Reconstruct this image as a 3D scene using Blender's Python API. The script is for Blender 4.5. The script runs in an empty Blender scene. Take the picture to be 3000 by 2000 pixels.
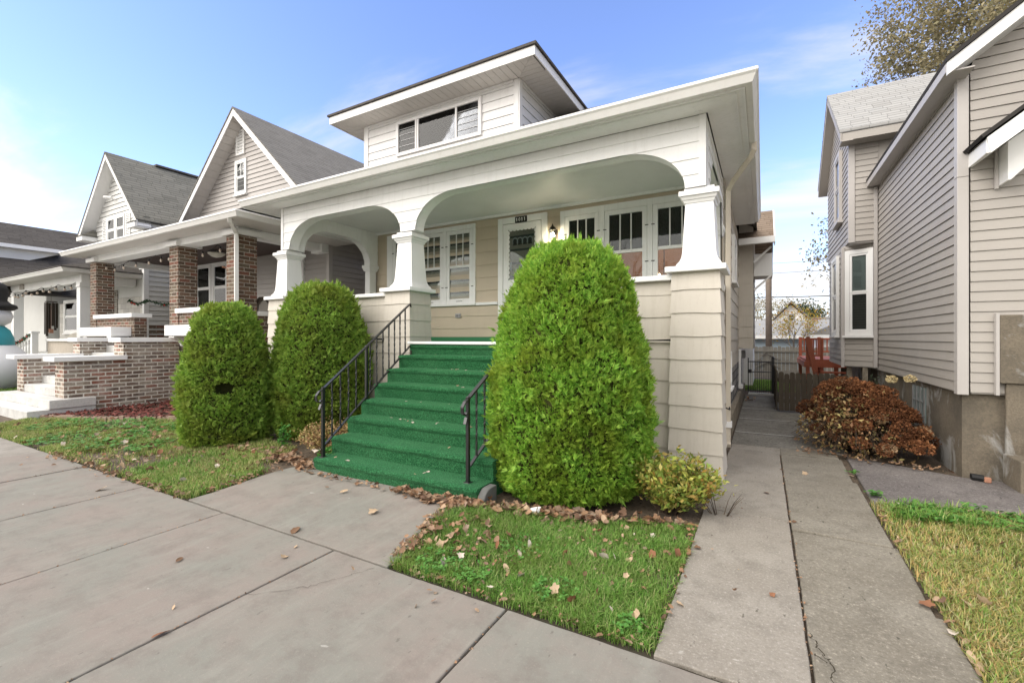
import bpy, bmesh, math, random
import numpy as np
from mathutils import Vector
random.seed(7)
R = math.radians
sc = bpy.context.scene
C = sc.collection

# ------------------------------------------------------------------ camera
cam_d = bpy.data.cameras.new("camera")
cam = bpy.data.objects.new("camera", cam_d)
C.objects.link(cam)
cam.location = (0, 0, 1.55)
cam.rotation_euler = (R(90), 0, math.atan(735 / 1315))
cam_d.sensor_width = 36
cam_d.lens = 36 * 1315 / 3000
cam_d.shift_y = -10 / 3000
cam_d.clip_end = 1000
sc.camera = cam

# ------------------------------------------------------------------ sky, sun, exposure
SUN_EL, SUN_AZ = R(34), math.atan2(-0.68, -0.73)      # azimuth measured from +Y towards +X
SKY_STRENGTH = 0.15
w = bpy.data.worlds.new("World")
sc.world = w
w.use_nodes = True
nt = w.node_tree
nt.nodes.clear()
out = nt.nodes.new("ShaderNodeOutputWorld")
bg = nt.nodes.new("ShaderNodeBackground")
sky = nt.nodes.new("ShaderNodeTexSky")
sky.sky_type = 'NISHITA'
sky.sun_disc = False
sky.sun_elevation = SUN_EL
sky.sun_rotation = SUN_AZ
sky.air_density = 1.0
sky.dust_density = 0.35
sky.ozone_density = 1.5
tc = nt.nodes.new("ShaderNodeTexCoord")
def wmath(op, a, b=None, c=None):
    n = nt.nodes.new("ShaderNodeMath"); n.operation = op
    for i, v in enumerate((a, b, c)):
        if v is None: continue
        if isinstance(v, (int, float)): n.inputs[i].default_value = v
        else: nt.links.new(v, n.inputs[i])
    return n.outputs[0]
sep = nt.nodes.new("ShaderNodeSeparateXYZ")
nt.links.new(tc.outputs["Generated"], sep.inputs[0])
zz = wmath('ADD', wmath('MAXIMUM', sep.outputs[2], 0.0), 0.16)
comb = nt.nodes.new("ShaderNodeCombineXYZ")
nt.links.new(wmath('DIVIDE', sep.outputs[0], zz), comb.inputs[0])
nt.links.new(wmath('DIVIDE', sep.outputs[1], zz), comb.inputs[1])
mp = nt.nodes.new("ShaderNodeMapping")
mp.inputs["Rotation"].default_value = (0, 0, R(-32))
mp.inputs["Scale"].default_value = (0.48, 1.5, 1)
mp.inputs["Location"].default_value = (5.2, 2.3, 0)
nt.links.new(comb.outputs[0], mp.inputs[0])
nz = nt.nodes.new("ShaderNodeTexNoise")
nz.inputs["Scale"].default_value = 1.1
nz.inputs["Detail"].default_value = 9
nz.inputs["Roughness"].default_value = 0.58
nz.inputs["Distortion"].default_value = 0.5
nt.links.new(mp.outputs[0], nz.inputs["Vector"])
# cloud cover: wisps ahead, thicker towards the horizon; unseen cover behind and overhead added as fill
low = wmath('MULTIPLY', wmath('SUBTRACT', 1.0, wmath('MINIMUM', wmath('MULTIPLY', wmath('MAXIMUM', sep.outputs[2], 0.0), 1.9), 1.0)), 0.27)
back = wmath('MULTIPLY', wmath('MAXIMUM', wmath('ADD', wmath('MULTIPLY', sep.outputs[1], -1.0), wmath('MULTIPLY', sep.outputs[0], -0.25)), 0.0), 0.7)
top = wmath('MULTIPLY', wmath('MULTIPLY', wmath('MINIMUM', wmath('MAXIMUM', wmath('SUBTRACT', sep.outputs[2], 0.62), 0.0), 0.22), 4.5), 0.34)  # out-of-frame overhead cloud, added for soft light from above
cov = wmath('ADD', wmath('ADD', wmath('ADD', nz.outputs["Fac"], low), back), top)
cr = nt.nodes.new("ShaderNodeMapRange")
cr.interpolation_type = 'SMOOTHSTEP'
cr.inputs["From Min"].default_value = 0.51
cr.inputs["From Max"].default_value = 0.83
nt.links.new(cov, cr.inputs["Value"])
skm = nt.nodes.new("ShaderNodeVectorMath"); skm.operation = 'SCALE'
skm.inputs["Scale"].default_value = SKY_STRENGTH
nt.links.new(sky.outputs[0], skm.inputs[0])
tint = nt.nodes.new("ShaderNodeVectorMath"); tint.operation = 'MULTIPLY'
tint.inputs[1].default_value = (0.92, 0.91, 1.15)
nt.links.new(skm.outputs[0], tint.inputs[0])
mx = nt.nodes.new("ShaderNodeMix"); mx.data_type = 'RGBA'
nt.links.new(cr.outputs[0], mx.inputs[0])
nt.links.new(tint.outputs[0], mx.inputs[6])
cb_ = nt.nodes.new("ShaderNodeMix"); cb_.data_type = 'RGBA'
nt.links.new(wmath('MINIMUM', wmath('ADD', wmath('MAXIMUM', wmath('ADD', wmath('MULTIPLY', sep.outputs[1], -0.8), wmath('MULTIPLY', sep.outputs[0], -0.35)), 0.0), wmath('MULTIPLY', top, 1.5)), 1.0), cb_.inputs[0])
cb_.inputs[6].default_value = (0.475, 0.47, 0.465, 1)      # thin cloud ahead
cb_.inputs[7].default_value = (1.56, 1.48, 1.38, 1)      # brighter unseen cloud behind and overhead, added to light the house fronts
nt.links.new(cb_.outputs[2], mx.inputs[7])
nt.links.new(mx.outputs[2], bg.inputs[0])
bg.inputs[1].default_value = 1.0
nt.links.new(bg.outputs[0], out.inputs[0])

sun_d = bpy.data.lights.new("sun", 'SUN')
sun = bpy.data.objects.new("sun", sun_d)
C.objects.link(sun)
sun_d.energy = 1.05
sun_d.angle = R(45)
sun_d.color = (1.0, 0.95, 0.89)
sd = Vector((math.sin(SUN_AZ) * math.cos(SUN_EL), math.cos(SUN_AZ) * math.cos(SUN_EL), math.sin(SUN_EL)))
sun.rotation_euler = sd.to_track_quat('Z', 'Y').to_euler()
sun.location = sd * 60

sc.view_settings.view_transform = 'Standard'
sc.view_settings.look = 'None'
sc.view_settings.exposure = 1.1
sc.view_settings.gamma = 1.0
sc.cycles.max_bounces = 8
sc.cycles.transparent_max_bounces = 12

# ------------------------------------------------------------------ materials
class MT:
    def __init__(s, name, rough=0.6, spec=0.4):
        s.m = bpy.data.materials.new(name); s.m.use_nodes = True
        s.t = s.m.node_tree; s.b = s.t.nodes["Principled BSDF"]
        s.b.inputs["Roughness"].default_value = rough
        s.b.inputs["Specular IOR Level"].default_value = spec
        s.tc = s.n("ShaderNodeTexCoord")
    def n(s, ty, **k):
        x = s.t.nodes.new(ty)
        for a, b in k.items(): setattr(x, a, b)
        return x
    def put(s, sock, v):
        if isinstance(v, bpy.types.NodeSocket): s.t.links.new(v, sock)
        elif isinstance(v, (tuple, list)) and len(v) == 3 and sock.type == 'RGBA': sock.default_value = (*v, 1)
        else: sock.default_value = v
    def math(s, op, a, b=None, c=None, clamp=False):
        x = s.n("ShaderNodeMath", operation=op, use_clamp=clamp)
        for i, v in enumerate((a, b, c)):
            if v is not None: s.put(x.inputs[i], v)
        return x.outputs[0]
    def mix(s, f, a, b, mode='MIX'):
        x = s.n("ShaderNodeMix", data_type='RGBA', blend_type=mode)
        s.put(x.inputs[0], f); s.put(x.inputs[6], a); s.put(x.inputs[7], b)
        return x.outputs[2]
    def ramp(s, f, stops, const=False):
        x = s.n("ShaderNodeValToRGB"); e = x.color_ramp.elements
        if const: x.color_ramp.interpolation = 'CONSTANT'
        while len(e) < len(stops): e.new(0.5)
        for i, (p, c) in enumerate(stops):
            e[i].position = p
            e[i].color = (c, c, c, 1) if isinstance(c, (int, float)) else (*c, 1)
        s.put(x.inputs[0], f)
        return x.outputs[0]
    def vec(s, kind="Object", scale=(1, 1, 1)):
        x = s.n("ShaderNodeMapping"); x.inputs["Scale"].default_value = scale
        s.t.links.new(s.tc.outputs[kind], x.inputs[0]); return x.outputs[0]
    def noise(s, scale, detail=4, rough=0.55, vec=None, dist=0.0):
        x = s.n("ShaderNodeTexNoise")
        x.inputs["Scale"].default_value = scale; x.inputs["Detail"].default_value = detail
        x.inputs["Roughness"].default_value = rough; x.inputs["Distortion"].default_value = dist
        s.t.links.new(vec if vec is not None else s.tc.outputs["Object"], x.inputs["Vector"])
        return x.outputs["Fac"]
    def color(s, c): s.put(s.b.inputs["Base Color"], c)
    def bump(s, h, strength=0.3, dist=0.01, norm=None):
        x = s.n("ShaderNodeBump"); x.inputs["Strength"].default_value = strength
        x.inputs["Distance"].default_value = dist
        s.put(x.inputs["Height"], h)
        if norm is not None: s.t.links.new(norm, x.inputs["Normal"])
        s.t.links.new(x.outputs[0], s.b.inputs["Normal"]); return x.outputs[0]
    def rand_island(s):
        return s.n("ShaderNodeNewGeometry").outputs["Random Per Island"]

def sc3(c, k): return tuple(min(1, x * k) for x in c)

def paint(name, c, rough=0.5, var=0.14, streak=0.10, bump=0.12, spec=0.4, dirt=(0.30, 0.27, 0.22), dirtamt=0.25):
    """painted board: broad tone drift, vertical rain streaks, fine grain"""
    k = MT(name, rough, spec)
    a = k.mix(k.noise(1.3, 5), sc3(c, 1 - var), sc3(c, 1 + var * 0.5))
    st = k.ramp(k.noise(2.2, 6, 0.65, k.vec("Object", (7, 7, 0.7))), [(0.50, 0.0), (0.78, 1.0)])
    a = k.mix(k.math('MULTIPLY', st, streak), a, dirt)
    sp = k.ramp(k.noise(38, 4, 0.7), [(0.60, 0.0), (0.72, 1.0)])
    a = k.mix(k.math('MULTIPLY', sp, dirtamt * 0.35), a, dirt)
    ch = k.ramp(k.noise(5.5, 7, 0.78), [(0.655, 0.0), (0.70, 1.0)])      # blotches of grime and worn paint
    a = k.mix(k.math('MULTIPLY', ch, dirtamt * 0.8), a, sc3(c, 0.55))
    k.color(a)
    k.bump(k.noise(55, 4, 0.6), bump, 0.004)
    k.put(k.b.inputs["Roughness"], k.math('ADD', k.math('MULTIPLY', k.noise(6, 3), 0.25), rough - 0.12))
    return k.m

def brick(name, palette, mortar, bw=0.235, bh=0.083, mw=0.012, wash=0.0, rough=0.85):
    k = MT(name, rough, 0.2)
    uv = k.n("ShaderNodeSeparateXYZ"); k.t.links.new(k.tc.outputs["UV"], uv.inputs[0])
    v = k.math('DIVIDE', uv.outputs[1], bh); row = k.math('FLOOR', v)
    off = k.math('MULTIPLY', k.math('FLOORED_MODULO', row, 2.0), 0.5)
    u = k.math('ADD', k.math('DIVIDE', uv.outputs[0], bw), off); col = k.math('FLOOR', u)
    fu, fv = k.math('FRACT', u), k.math('FRACT', v)
    wob = k.math('MULTIPLY', k.math('SUBTRACT', k.noise(30, 3, 0.6), 0.5), 0.02)
    du = k.math('MULTIPLY', k.math('MINIMUM', fu, k.math('SUBTRACT', 1.0, fu)), bw)
    dv = k.math('MULTIPLY', k.math('MINIMUM', fv, k.math('SUBTRACT', 1.0, fv)), bh)
    d = k.math('ADD', k.math('MINIMUM', du, dv), wob)
    mask = k.n("ShaderNodeMapRange"); mask.inputs["From Min"].default_value = mw * 0.35; mask.inputs["From Max"].default_value = mw * 0.75
    k.put(mask.inputs["Value"], d)
    cv = k.n("ShaderNodeCombineXYZ"); k.put(cv.inputs[0], col); k.put(cv.inputs[1], row)
    wn = k.n("ShaderNodeTexWhiteNoise", noise_dimensions='3D'); k.t.links.new(cv.outputs[0], wn.inputs["Vector"])
    n = len(palette)
    bc = k.ramp(wn.outputs["Value"], [(i / n, c) for i, c in enumerate(palette)], const=True)
    bc = k.mix(k.ramp(k.noise(45, 5, 0.7), [(0.35, 0.0), (0.75, 0.6)]), bc, sc3(palette[0], 0.45))
    if wash:
        wm = k.ramp(k.noise(2.6, 6, 0.7), [(0.44, 0.0), (0.66, 1.0)])
        bc = k.mix(k.math('MULTIPLY', k.math('MULTIPLY', wm, k.noise(25, 4, 0.7)), wash * 1.6, clamp=True), bc, sc3(mortar, 0.95))
    mc = k.mix(k.noise(20, 4), sc3(mortar, 0.75), mortar)
    k.color(k.mix(mask.outputs[0], mc, bc))
    k.bump(k.math('ADD', mask.outputs[0], k.math('MULTIPLY', k.noise(80, 4), 0.4)), 0.6, 0.006)
    return k.m

def shingle(name, cols, tw=0.30, th=0.14, rough=0.9):
    k = MT(name, rough, 0.15)
    uv = k.n("ShaderNodeSeparateXYZ"); k.t.links.new(k.tc.outputs["UV"], uv.inputs[0])
    v = k.math('DIVIDE', uv.outputs[1], th); row = k.math('FLOOR', v)
    rv = k.n("ShaderNodeTexWhiteNoise", noise_dimensions='1D'); k.put(rv.inputs["W"], row)
    u = k.math('ADD', k.math('DIVIDE', uv.outputs[0], tw), k.math('MULTIPLY', rv.outputs["Value"], 5.0)); col = k.math('FLOOR', u)
    fu, fv = k.math('FRACT', u), k.math('FRACT', v)
    cv = k.n("ShaderNodeCombineXYZ"); k.put(cv.inputs[0], col); k.put(cv.inputs[1], row)
    wn = k.n("ShaderNodeTexWhiteNoise", noise_dimensions='3D'); k.t.links.new(cv.outputs[0], wn.inputs["Vector"])
    c = k.ramp(wn.outputs["Value"], [(i / max(1, len(cols) - 1), q) for i, q in enumerate(cols)])
    c = k.mix(k.ramp(k.noise(160, 3, 0.8), [(0.3, 0.0), (0.8, 0.5)]), c, sc3(cols[0], 0.5))
    c = k.mix(k.math('MULTIPLY', k.noise(0.8, 4), 0.5), c, sc3(cols[-1], 0.8))
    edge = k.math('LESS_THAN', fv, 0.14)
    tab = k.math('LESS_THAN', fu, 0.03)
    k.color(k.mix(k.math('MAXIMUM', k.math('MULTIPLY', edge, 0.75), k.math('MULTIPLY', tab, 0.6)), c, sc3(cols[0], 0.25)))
    k.bump(k.math('SUBTRACT', k.math('SUBTRACT', 1.0, fv), k.math('MULTIPLY', tab, 0.5)), 0.6, 0.012)
    return k.m

def plain(name, c, rough=0.5, spec=0.4, metal=0.0, var=0.15, sc_=8, bump=0.1):
    k = MT(name, rough, spec)
    k.b.inputs["Metallic"].default_value = metal
    k.color(k.mix(k.noise(sc_, 5), sc3(c, 1 - var), sc3(c, 1 + var)))
    if bump: k.bump(k.noise(sc_ * 8, 3), bump, 0.003)
    return k.m

def leafmat(name, cols, trans=0.25, rough=0.55, patch=None, pscale=4.0, perobj=False):
    """many small leaves: each its own tint, plus broad patches"""
    k = MT(name, rough, 0.3)
    n = len(cols)
    c = k.ramp(k.rand_island(), [(i / max(1, n - 1), q) for i, q in enumerate(cols)])
    if patch:
        c = k.mix(k.ramp(k.noise(pscale, 4), [(0.42, 0.0), (0.68, 1.0)]), c, k.mix(0.55, c, patch))
    if perobj:
        rr = k.n("ShaderNodeObjectInfo").outputs["Random"]
        c = k.mix(1.0, c, k.ramp(rr, [(0, (0.60, 0.55, 0.52)), (0.5, (0.9, 0.85, 0.8)), (1, (1.35, 1.35, 1.3))]), 'MULTIPLY')
    k.color(c)
    tr = k.n("ShaderNodeBsdfTranslucent"); k.t.links.new(c, tr.inputs[0])
    ms = k.n("ShaderNodeMixShader"); ms.inputs[0].default_value = trans
    o = [x for x in k.t.nodes if x.type == 'OUTPUT_MATERIAL'][0]
    k.t.links.new(k.b.outputs[0], ms.inputs[1]); k.t.links.new(tr.outputs[0], ms.inputs[2])
    k.t.links.new(ms.outputs[0], o.inputs[0])
    return k.m

def emis(name, c, s):
    k = MT(name); k.color(c)
    k.put(k.b.inputs["Emission Color"], c); k.b.inputs["Emission Strength"].default_value = s
    return k.m

def glassmat(name, tint=(0.75, 0.8, 0.8), refl=0.005):
    m = bpy.data.materials.new(name); m.use_nodes = True; t = m.node_tree
    t.nodes.remove(t.nodes["Principled BSDF"])
    o = t.nodes["Material Output"]
    tr = t.nodes.new("ShaderNodeBsdfTransparent"); tr.inputs[0].default_value = (*tint, 1)
    gl = t.nodes.new("ShaderNodeBsdfGlossy"); gl.inputs["Roughness"].default_value = 0.015
    lw = t.nodes.new("ShaderNodeFresnel"); lw.inputs[0].default_value = 1.45
    no = t.nodes.new("ShaderNodeTexNoise"); no.inputs["Scale"].default_value = 1.6
    tcn = t.nodes.new("ShaderNodeTexCoord"); t.links.new(tcn.outputs["Object"], no.inputs[0])
    bp = t.nodes.new("ShaderNodeBump"); bp.inputs["Strength"].default_value = 0.05; bp.inputs["Distance"].default_value = 0.02
    t.links.new(no.outputs["Fac"], bp.inputs["Height"])
    t.links.new(bp.outputs[0], gl.inputs["Normal"])
    ad = t.nodes.new("ShaderNodeMath"); ad.operation = 'ADD'; ad.use_clamp = True; ad.inputs[1].default_value = refl
    t.links.new(lw.outputs[0], ad.inputs[0])
    ms = t.nodes.new("ShaderNodeMixShader")
    t.links.new(ad.outputs[0], ms.inputs[0]); t.links.new(tr.outputs[0], ms.inputs[1]); t.links.new(gl.outputs[0], ms.inputs[2])
    t.links.new(ms.outputs[0], o.inputs[0])
    return m

def concrete(name, c, c2, speck=45, speckamt=0.25, stain=(0.2, 0.19, 0.17), rough=0.85, light=None, bump=0.25, streaks=True):
    k = MT(name, rough, 0.25)
    a = k.mix(k.ramp(k.noise(1.3, 7, 0.62), [(0.40, 0.0), (0.60, 1.0)]), c, c2)
    if streaks:
        a = k.mix(k.math('MULTIPLY', k.ramp(k.noise(1.6, 6, 0.68, k.vec("Object", (6, 0.9, 1)), 0.5), [(0.50, 0.0), (0.66, 1.0)]), k.math('MULTIPLY', k.noise(2.2, 5, 0.7), 0.75)), a, sc3(c2, 1.28))
    a = k.mix(k.math('MULTIPLY', k.ramp(k.noise(4.5, 7, 0.72), [(0.48, 0.0), (0.66, 1.0)]), 0.60), a, sc3(c, 0.70))
    f = k.noise(speck, 4, 0.8); g2 = k.noise(speck * 0.42, 4, 0.8)
    a = k.mix(k.math('MULTIPLY', k.ramp(f, [(0.32, 1.0), (0.47, 0.0)]), min(1, speckamt * 1.6)), a, stain)
    a = k.mix(k.math('MULTIPLY', k.ramp(f, [(0.55, 0.0), (0.68, 1.0)]), min(1, speckamt * 1.4)), a, light or sc3(c, 1.7))
    a = k.mix(k.math('MULTIPLY', k.ramp(g2, [(0.57, 0.0), (0.66, 1.0)]), speckamt), a, stain)
    g = k.ramp(k.noise(9, 6, 0.75), [(0.63, 0.0), (0.70, 1.0)])
    a = k.mix(k.math('MULTIPLY', g, 0.35), a, stain)
    pit = k.ramp(k.noise(24, 3, 0.6, k.vec("Object", (1.0, 0.45, 1))), [(0.675, 0.0), (0.71, 1.0)])
    a = k.mix(k.math('MULTIPLY', pit, 0.8), a, sc3(stain, 0.55))
    wh = k.ramp(k.noise(13, 2, 0.5, k.vec("Object", (0.5, 1, 1))), [(0.755, 0.0), (0.77, 1.0)])
    a = k.mix(k.math('MULTIPLY', wh, 0.22), a, (0.7, 0.69, 0.65))
    k.color(a)
    k.bump(k.math('ADD', f, k.math('MULTIPLY', g2, 0.8)), bump, 0.006)
    return k.m

M = {}
M['white'] = paint("white_paint", (0.86, 0.86, 0.85), streak=0.13, dirtamt=0.35)
M['whiteclean'] = paint("clean_white_paint", (0.83, 0.83, 0.82), streak=0.04, dirtamt=0.15, rough=0.4)
M['ceiling'] = paint("ceiling_paint", (0.80, 0.785, 0.79), rough=0.5, streak=0.0, spec=0.5)
M['gutter'] = paint("gutter_enamel", (0.80, 0.79, 0.77), rough=0.35, streak=0.12, bump=0.04)
M['tan'] = paint("tan_siding_paint", (0.56, 0.475, 0.36), rough=0.55, streak=0.10, bump=0.2)
M['cream'] = paint("cream_shingle_paint", (0.61, 0.565, 0.495), rough=0.6, streak=0.22, bump=0.3, dirt=(0.30, 0.25, 0.18), dirtamt=0.6)
M['soffit'] = paint("dormer_soffit_metal", (0.66, 0.63, 0.60), streak=0.2)
M['vinylwhite'] = paint("white_vinyl", (0.80, 0.79, 0.78), streak=0.18, rough=0.45)
M['taupe'] = paint("taupe_vinyl", (0.415, 0.39, 0.37), streak=0.06, rough=0.5, bump=0.08)
M['taupelt'] = paint("light_taupe_vinyl", (0.40, 0.372, 0.34), streak=0.05, rough=0.5, bump=0.08)
M['grayvinyl'] = paint("pale_grey_vinyl", (0.66, 0.66, 0.64), streak=0.08, rough=0.5)
M['taupetrim'] = paint("taupe_trim", (0.48, 0.455, 0.435), streak=0.05, rough=0.45)
M['brickB'] = brick("brown_brick", [(0.140, 0.086, 0.059), (0.194, 0.124, 0.086), (0.108, 0.078, 0.059), (0.216, 0.097, 0.071), (0.162, 0.130, 0.095), (0.130, 0.092, 0.069)], (0.44, 0.40, 0.34), mw=0.013)
M['brickC'] = brick("weathered_brick", [(0.27, 0.115, 0.08), (0.17, 0.12, 0.09), (0.25, 0.16, 0.115), (0.27, 0.22, 0.165), (0.13, 0.105, 0.085), (0.33, 0.15, 0.105), (0.30, 0.26, 0.205), (0.22, 0.17, 0.125), (0.19, 0.15, 0.12)], (0.72, 0.68, 0.60), mw=0.021, wash=0.5)
M['brickG'] = brick("grey_brick", [(0.25, 0.22, 0.18), (0.32, 0.29, 0.25), (0.2, 0.17, 0.14)], (0.5, 0.48, 0.45), mw=0.016, wash=0.3)
M['stonewhite'] = brick("white_stone_veneer", [(0.62, 0.60, 0.56), (0.70, 0.68, 0.63), (0.55, 0.53, 0.5)], (0.42, 0.40, 0.38), bw=0.42, bh=0.2, mw=0.014)
M['stoneband'] = brick("rough_stone_band", [(0.33, 0.32, 0.31), (0.20, 0.19, 0.19), (0.42, 0.40, 0.38)], (0.10, 0.10, 0.10), bw=0.38, bh=0.17, mw=0.03)
M['roofgrey'] = shingle("grey_asphalt_shingles", [(0.175, 0.165, 0.15), (0.24, 0.228, 0.208), (0.205, 0.195, 0.178)])
M['roofolive'] = shingle("olive_grey_shingles", [(0.165, 0.16, 0.138), (0.255, 0.245, 0.212), (0.205, 0.198, 0.172)], tw=0.45)
M['roofdark'] = shingle("dark_shingles", [(0.075, 0.068, 0.062), (0.12, 0.11, 0.10), (0.095, 0.086, 0.079)], tw=0.4)
M['rooflight'] = shingle("light_grey_shingles", [(0.32, 0.315, 0.305), (0.41, 0.405, 0.395), (0.36, 0.36, 0.355)], tw=0.28, th=0.13)
M['roofbrown'] = shingle("brown_shingles", [(0.20, 0.15, 0.11), (0.28, 0.22, 0.17)], tw=0.25, th=0.13)
M['roofblack'] = plain("black_roof_edge", (0.045, 0.042, 0.04), 0.9, 0.1, bump=0.4)
M['sidewalk'] = concrete("sidewalk_concrete", (0.222, 0.192, 0.170), (0.200, 0.196, 0.172), speck=60, speckamt=0.17, stain=(0.25, 0.23, 0.2))
M['oldwalk'] = concrete("old_sidewalk_concrete", (0.23, 0.21, 0.185), (0.27, 0.25, 0.225), speck=70, speckamt=0.35)
M['drive'] = concrete("aggregate_concrete", (0.235, 0.212, 0.182), (0.275, 0.252, 0.22), speck=62, speckamt=0.42, stain=(0.17, 0.15, 0.12), light=(0.50, 0.47, 0.43), bump=0.5, streaks=False)
M['drivedark'] = concrete("weathered_concrete", (0.178, 0.160, 0.130), (0.222, 0.204, 0.170), speck=58, speckamt=0.45, stain=(0.11, 0.10, 0.08), light=(0.42, 0.38, 0.32), bump=0.5, streaks=False)
M['darkpath'] = concrete("damp_concrete", (0.15, 0.14, 0.12), (0.21, 0.2, 0.178), speck=40, speckamt=0.5, stain=(0.05, 0.05, 0.045), light=(0.40, 0.38, 0.35), streaks=False)
M['asphalt'] = concrete("asphalt", (0.14, 0.125, 0.12), (0.19, 0.172, 0.162), speck=58, speckamt=0.5, stain=(0.07, 0.065, 0.065), light=(0.42, 0.40, 0.39), bump=0.6, streaks=False)
M['road'] = concrete("road_concrete", (0.36, 0.34, 0.31), (0.42, 0.40, 0.37), speck=60, speckamt=0.3, streaks=False)
M['stepconc'] = concrete("pale_step_concrete", (0.62, 0.62, 0.60), (0.50, 0.49, 0.47), speck=40, speckamt=0.15)
M['stucco'] = concrete("old_stucco", (0.23, 0.195, 0.145), (0.31, 0.27, 0.215), speck=35, speckamt=0.45, stain=(0.10, 0.09, 0.07), light=(0.5, 0.47, 0.42), bump=0.6, streaks=False)
def stucco_patched():
    k = MT("patched_stucco", 0.9, 0.2)
    a = k.mix(k.ramp(k.noise(1.7, 6, 0.65), [(0.38, 0.0), (0.64, 1.0)]), (0.22, 0.185, 0.14), (0.12, 0.105, 0.083))
    a = k.mix(k.math('MULTIPLY', k.ramp(k.noise(50, 4, 0.75), [(0.4, 1.0), (0.6, 0.0)]), 0.45), a, (0.09, 0.08, 0.065))
    p = k.ramp(k.noise(1.15, 6, 0.7, k.vec("Object", (1.5, 1.5, 1.0)), 0.8), [(0.52, 0.0), (0.60, 1.0)])
    a = k.mix(k.math('MULTIPLY', p, 0.6), a, k.mix(k.noise(8, 5), (0.36, 0.36, 0.35), (0.52, 0.52, 0.51)))
    k.color(a); k.bump(k.noise(70, 5, 0.7), 0.6, 0.01)
    return k.m
M['stuccop'] = stucco_patched()
M['soil'] = concrete("bare_soil", (0.075, 0.058, 0.042), (0.13, 0.10, 0.075), speck=30, speckamt=0.6, stain=(0.03, 0.025, 0.02), light=(0.25, 0.19, 0.13), bump=0.8, streaks=False)
M['farground'] = concrete("dry_grass_ground", (0.20, 0.19, 0.11), (0.28, 0.25, 0.16), speck=20, streaks=False)
M['joint'] = plain("joint_dirt", (0.05, 0.043, 0.032), 0.95, 0.1)
M['mulch'] = leafmat("red_mulch", [(0.17, 0.045, 0.036), (0.10, 0.028, 0.024), (0.24, 0.08, 0.065)], 0.0, 0.9)
def carpet():
    k = MT("green_outdoor_carpet", 1.0, 0.05)
    f = k.noise(85, 3, 0.9)
    a = k.ramp(f, [(0.36, (0.005, 0.029, 0.011)), (0.5, (0.019, 0.098, 0.037)), (0.64, (0.065, 0.25, 0.105))])
    a = k.mix(k.math('MULTIPLY', k.ramp(k.noise(3.0, 6, 0.7, k.vec("Object", (0.7, 2, 2))), [(0.45, 0.0), (0.72, 1.0)]), 0.28), a, (0.075, 0.20, 0.095))
    a = k.mix(k.math('MULTIPLY', k.ramp(k.noise(7, 6, 0.75), [(0.55, 0.0), (0.75, 1.0)]), 0.35), a, (0.012, 0.055, 0.028))
    a = k.mix(k.math('MULTIPLY', k.ramp(k.noise(48, 3, 0.8), [(0.70, 0.0), (0.735, 1.0)]), 0.7), a, (0.40, 0.40, 0.30))
    k.color(a); k.bump(f, 0.9, 0.015)
    k.b.inputs["Sheen Weight"].default_value = 0.20
    k.b.inputs["Sheen Roughness"].default_value = 0.35
    k.b.inputs["Sheen Tint"].default_value = (0.35, 0.85, 0.45, 1)
    return k.m
M['carpet'] = carpet()
M['greenfloor'] = plain("green_floor_paint", (0.035, 0.20, 0.085), 0.6, var=0.12)
M['iron'] = plain("black_wrought_iron", (0.012, 0.012, 0.013), 0.32, 0.6, 0.0, bump=0.15)
M['black'] = plain("matt_black", (0.015, 0.015, 0.015), 0.7)
M['bronze'] = plain("dark_bronze", (0.03, 0.022, 0.015), 0.35, 0.5, 0.6)
M['doorgreen'] = plain("dark_green_door", (0.035, 0.055, 0.042), 0.45)
M['dark'] = plain("dark_interior", (0.022, 0.018, 0.015), 0.9, 0.1, bump=0)
M['darkwood'] = plain("dark_wood_ceiling", (0.05, 0.028, 0.022), 0.6)
M['roomwall'] = plain("warm_room_wall", (0.40, 0.22, 0.10), 0.8, bump=0)
M['curtain'] = plain("sheer_curtain", (0.55, 0.54, 0.51), 0.9)
def blinds():
    k = MT("window_blinds", 0.6)
    v = k.n("ShaderNodeSeparateXYZ"); k.t.links.new(k.tc.outputs["UV"], v.inputs[0])
    fr = k.math('FRACT', k.math('DIVIDE', v.outputs[1], 0.05))
    k.color(k.mix(k.math('LESS_THAN', fr, 0.3), (0.085, 0.08, 0.072), (0.045, 0.042, 0.038)))
    k.bump(fr, 0.5, 0.01)
    return k.m
M['blinds'] = blinds()
M['blindslt'] = paint("pale_blinds", (0.42, 0.42, 0.40), streak=0)
M['glass'] = glassmat("window_glass")
M['glassdark'] = glassmat("louvre_glass", (0.55, 0.57, 0.6), 0.0)
M['bulb'] = emis("lit_bulb", (1.0, 0.72, 0.40), 14)
M['bulboff'] = plain("clear_bulb", (0.55, 0.46, 0.38), 0.1, 0.6, bump=0)
M['deckred'] = plain("red_stained_wood", (0.36, 0.105, 0.055), 0.6, var=0.25, sc_=5)
def oldwood():
    k = MT("weathered_fence_wood", 0.9, 0.15)
    a = k.mix(k.noise(3, 6, 0.65, k.vec("Object", (14, 14, 1.2))), (0.045, 0.037, 0.028), (0.15, 0.13, 0.10))
    a = k.mix(k.math('MULTIPLY', k.ramp(k.rand_island(), [(0, 0.0), (1, 1.0)]), 0.45), a, (0.07, 0.055, 0.042))
    k.color(a); k.bump(k.noise(6, 6, 0.7, k.vec("Object", (20, 20, 1))), 0.5, 0.01)
    return k.m
M['fence'] = oldwood()
M['fencelight'] = plain("grey_fence_wood", (0.22, 0.205, 0.175), 0.9, 0.15, var=0.4, sc_=5)
M['pole'] = plain("pole_timber", (0.20, 0.16, 0.13), 0.9, var=0.3)
M['garage'] = paint("blue_grey_garage", (0.36, 0.44, 0.50), streak=0.1)
M['bark'] = plain("bark", (0.09, 0.07, 0.055), 0.9, 0.1, var=0.35, bump=0.5)
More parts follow.
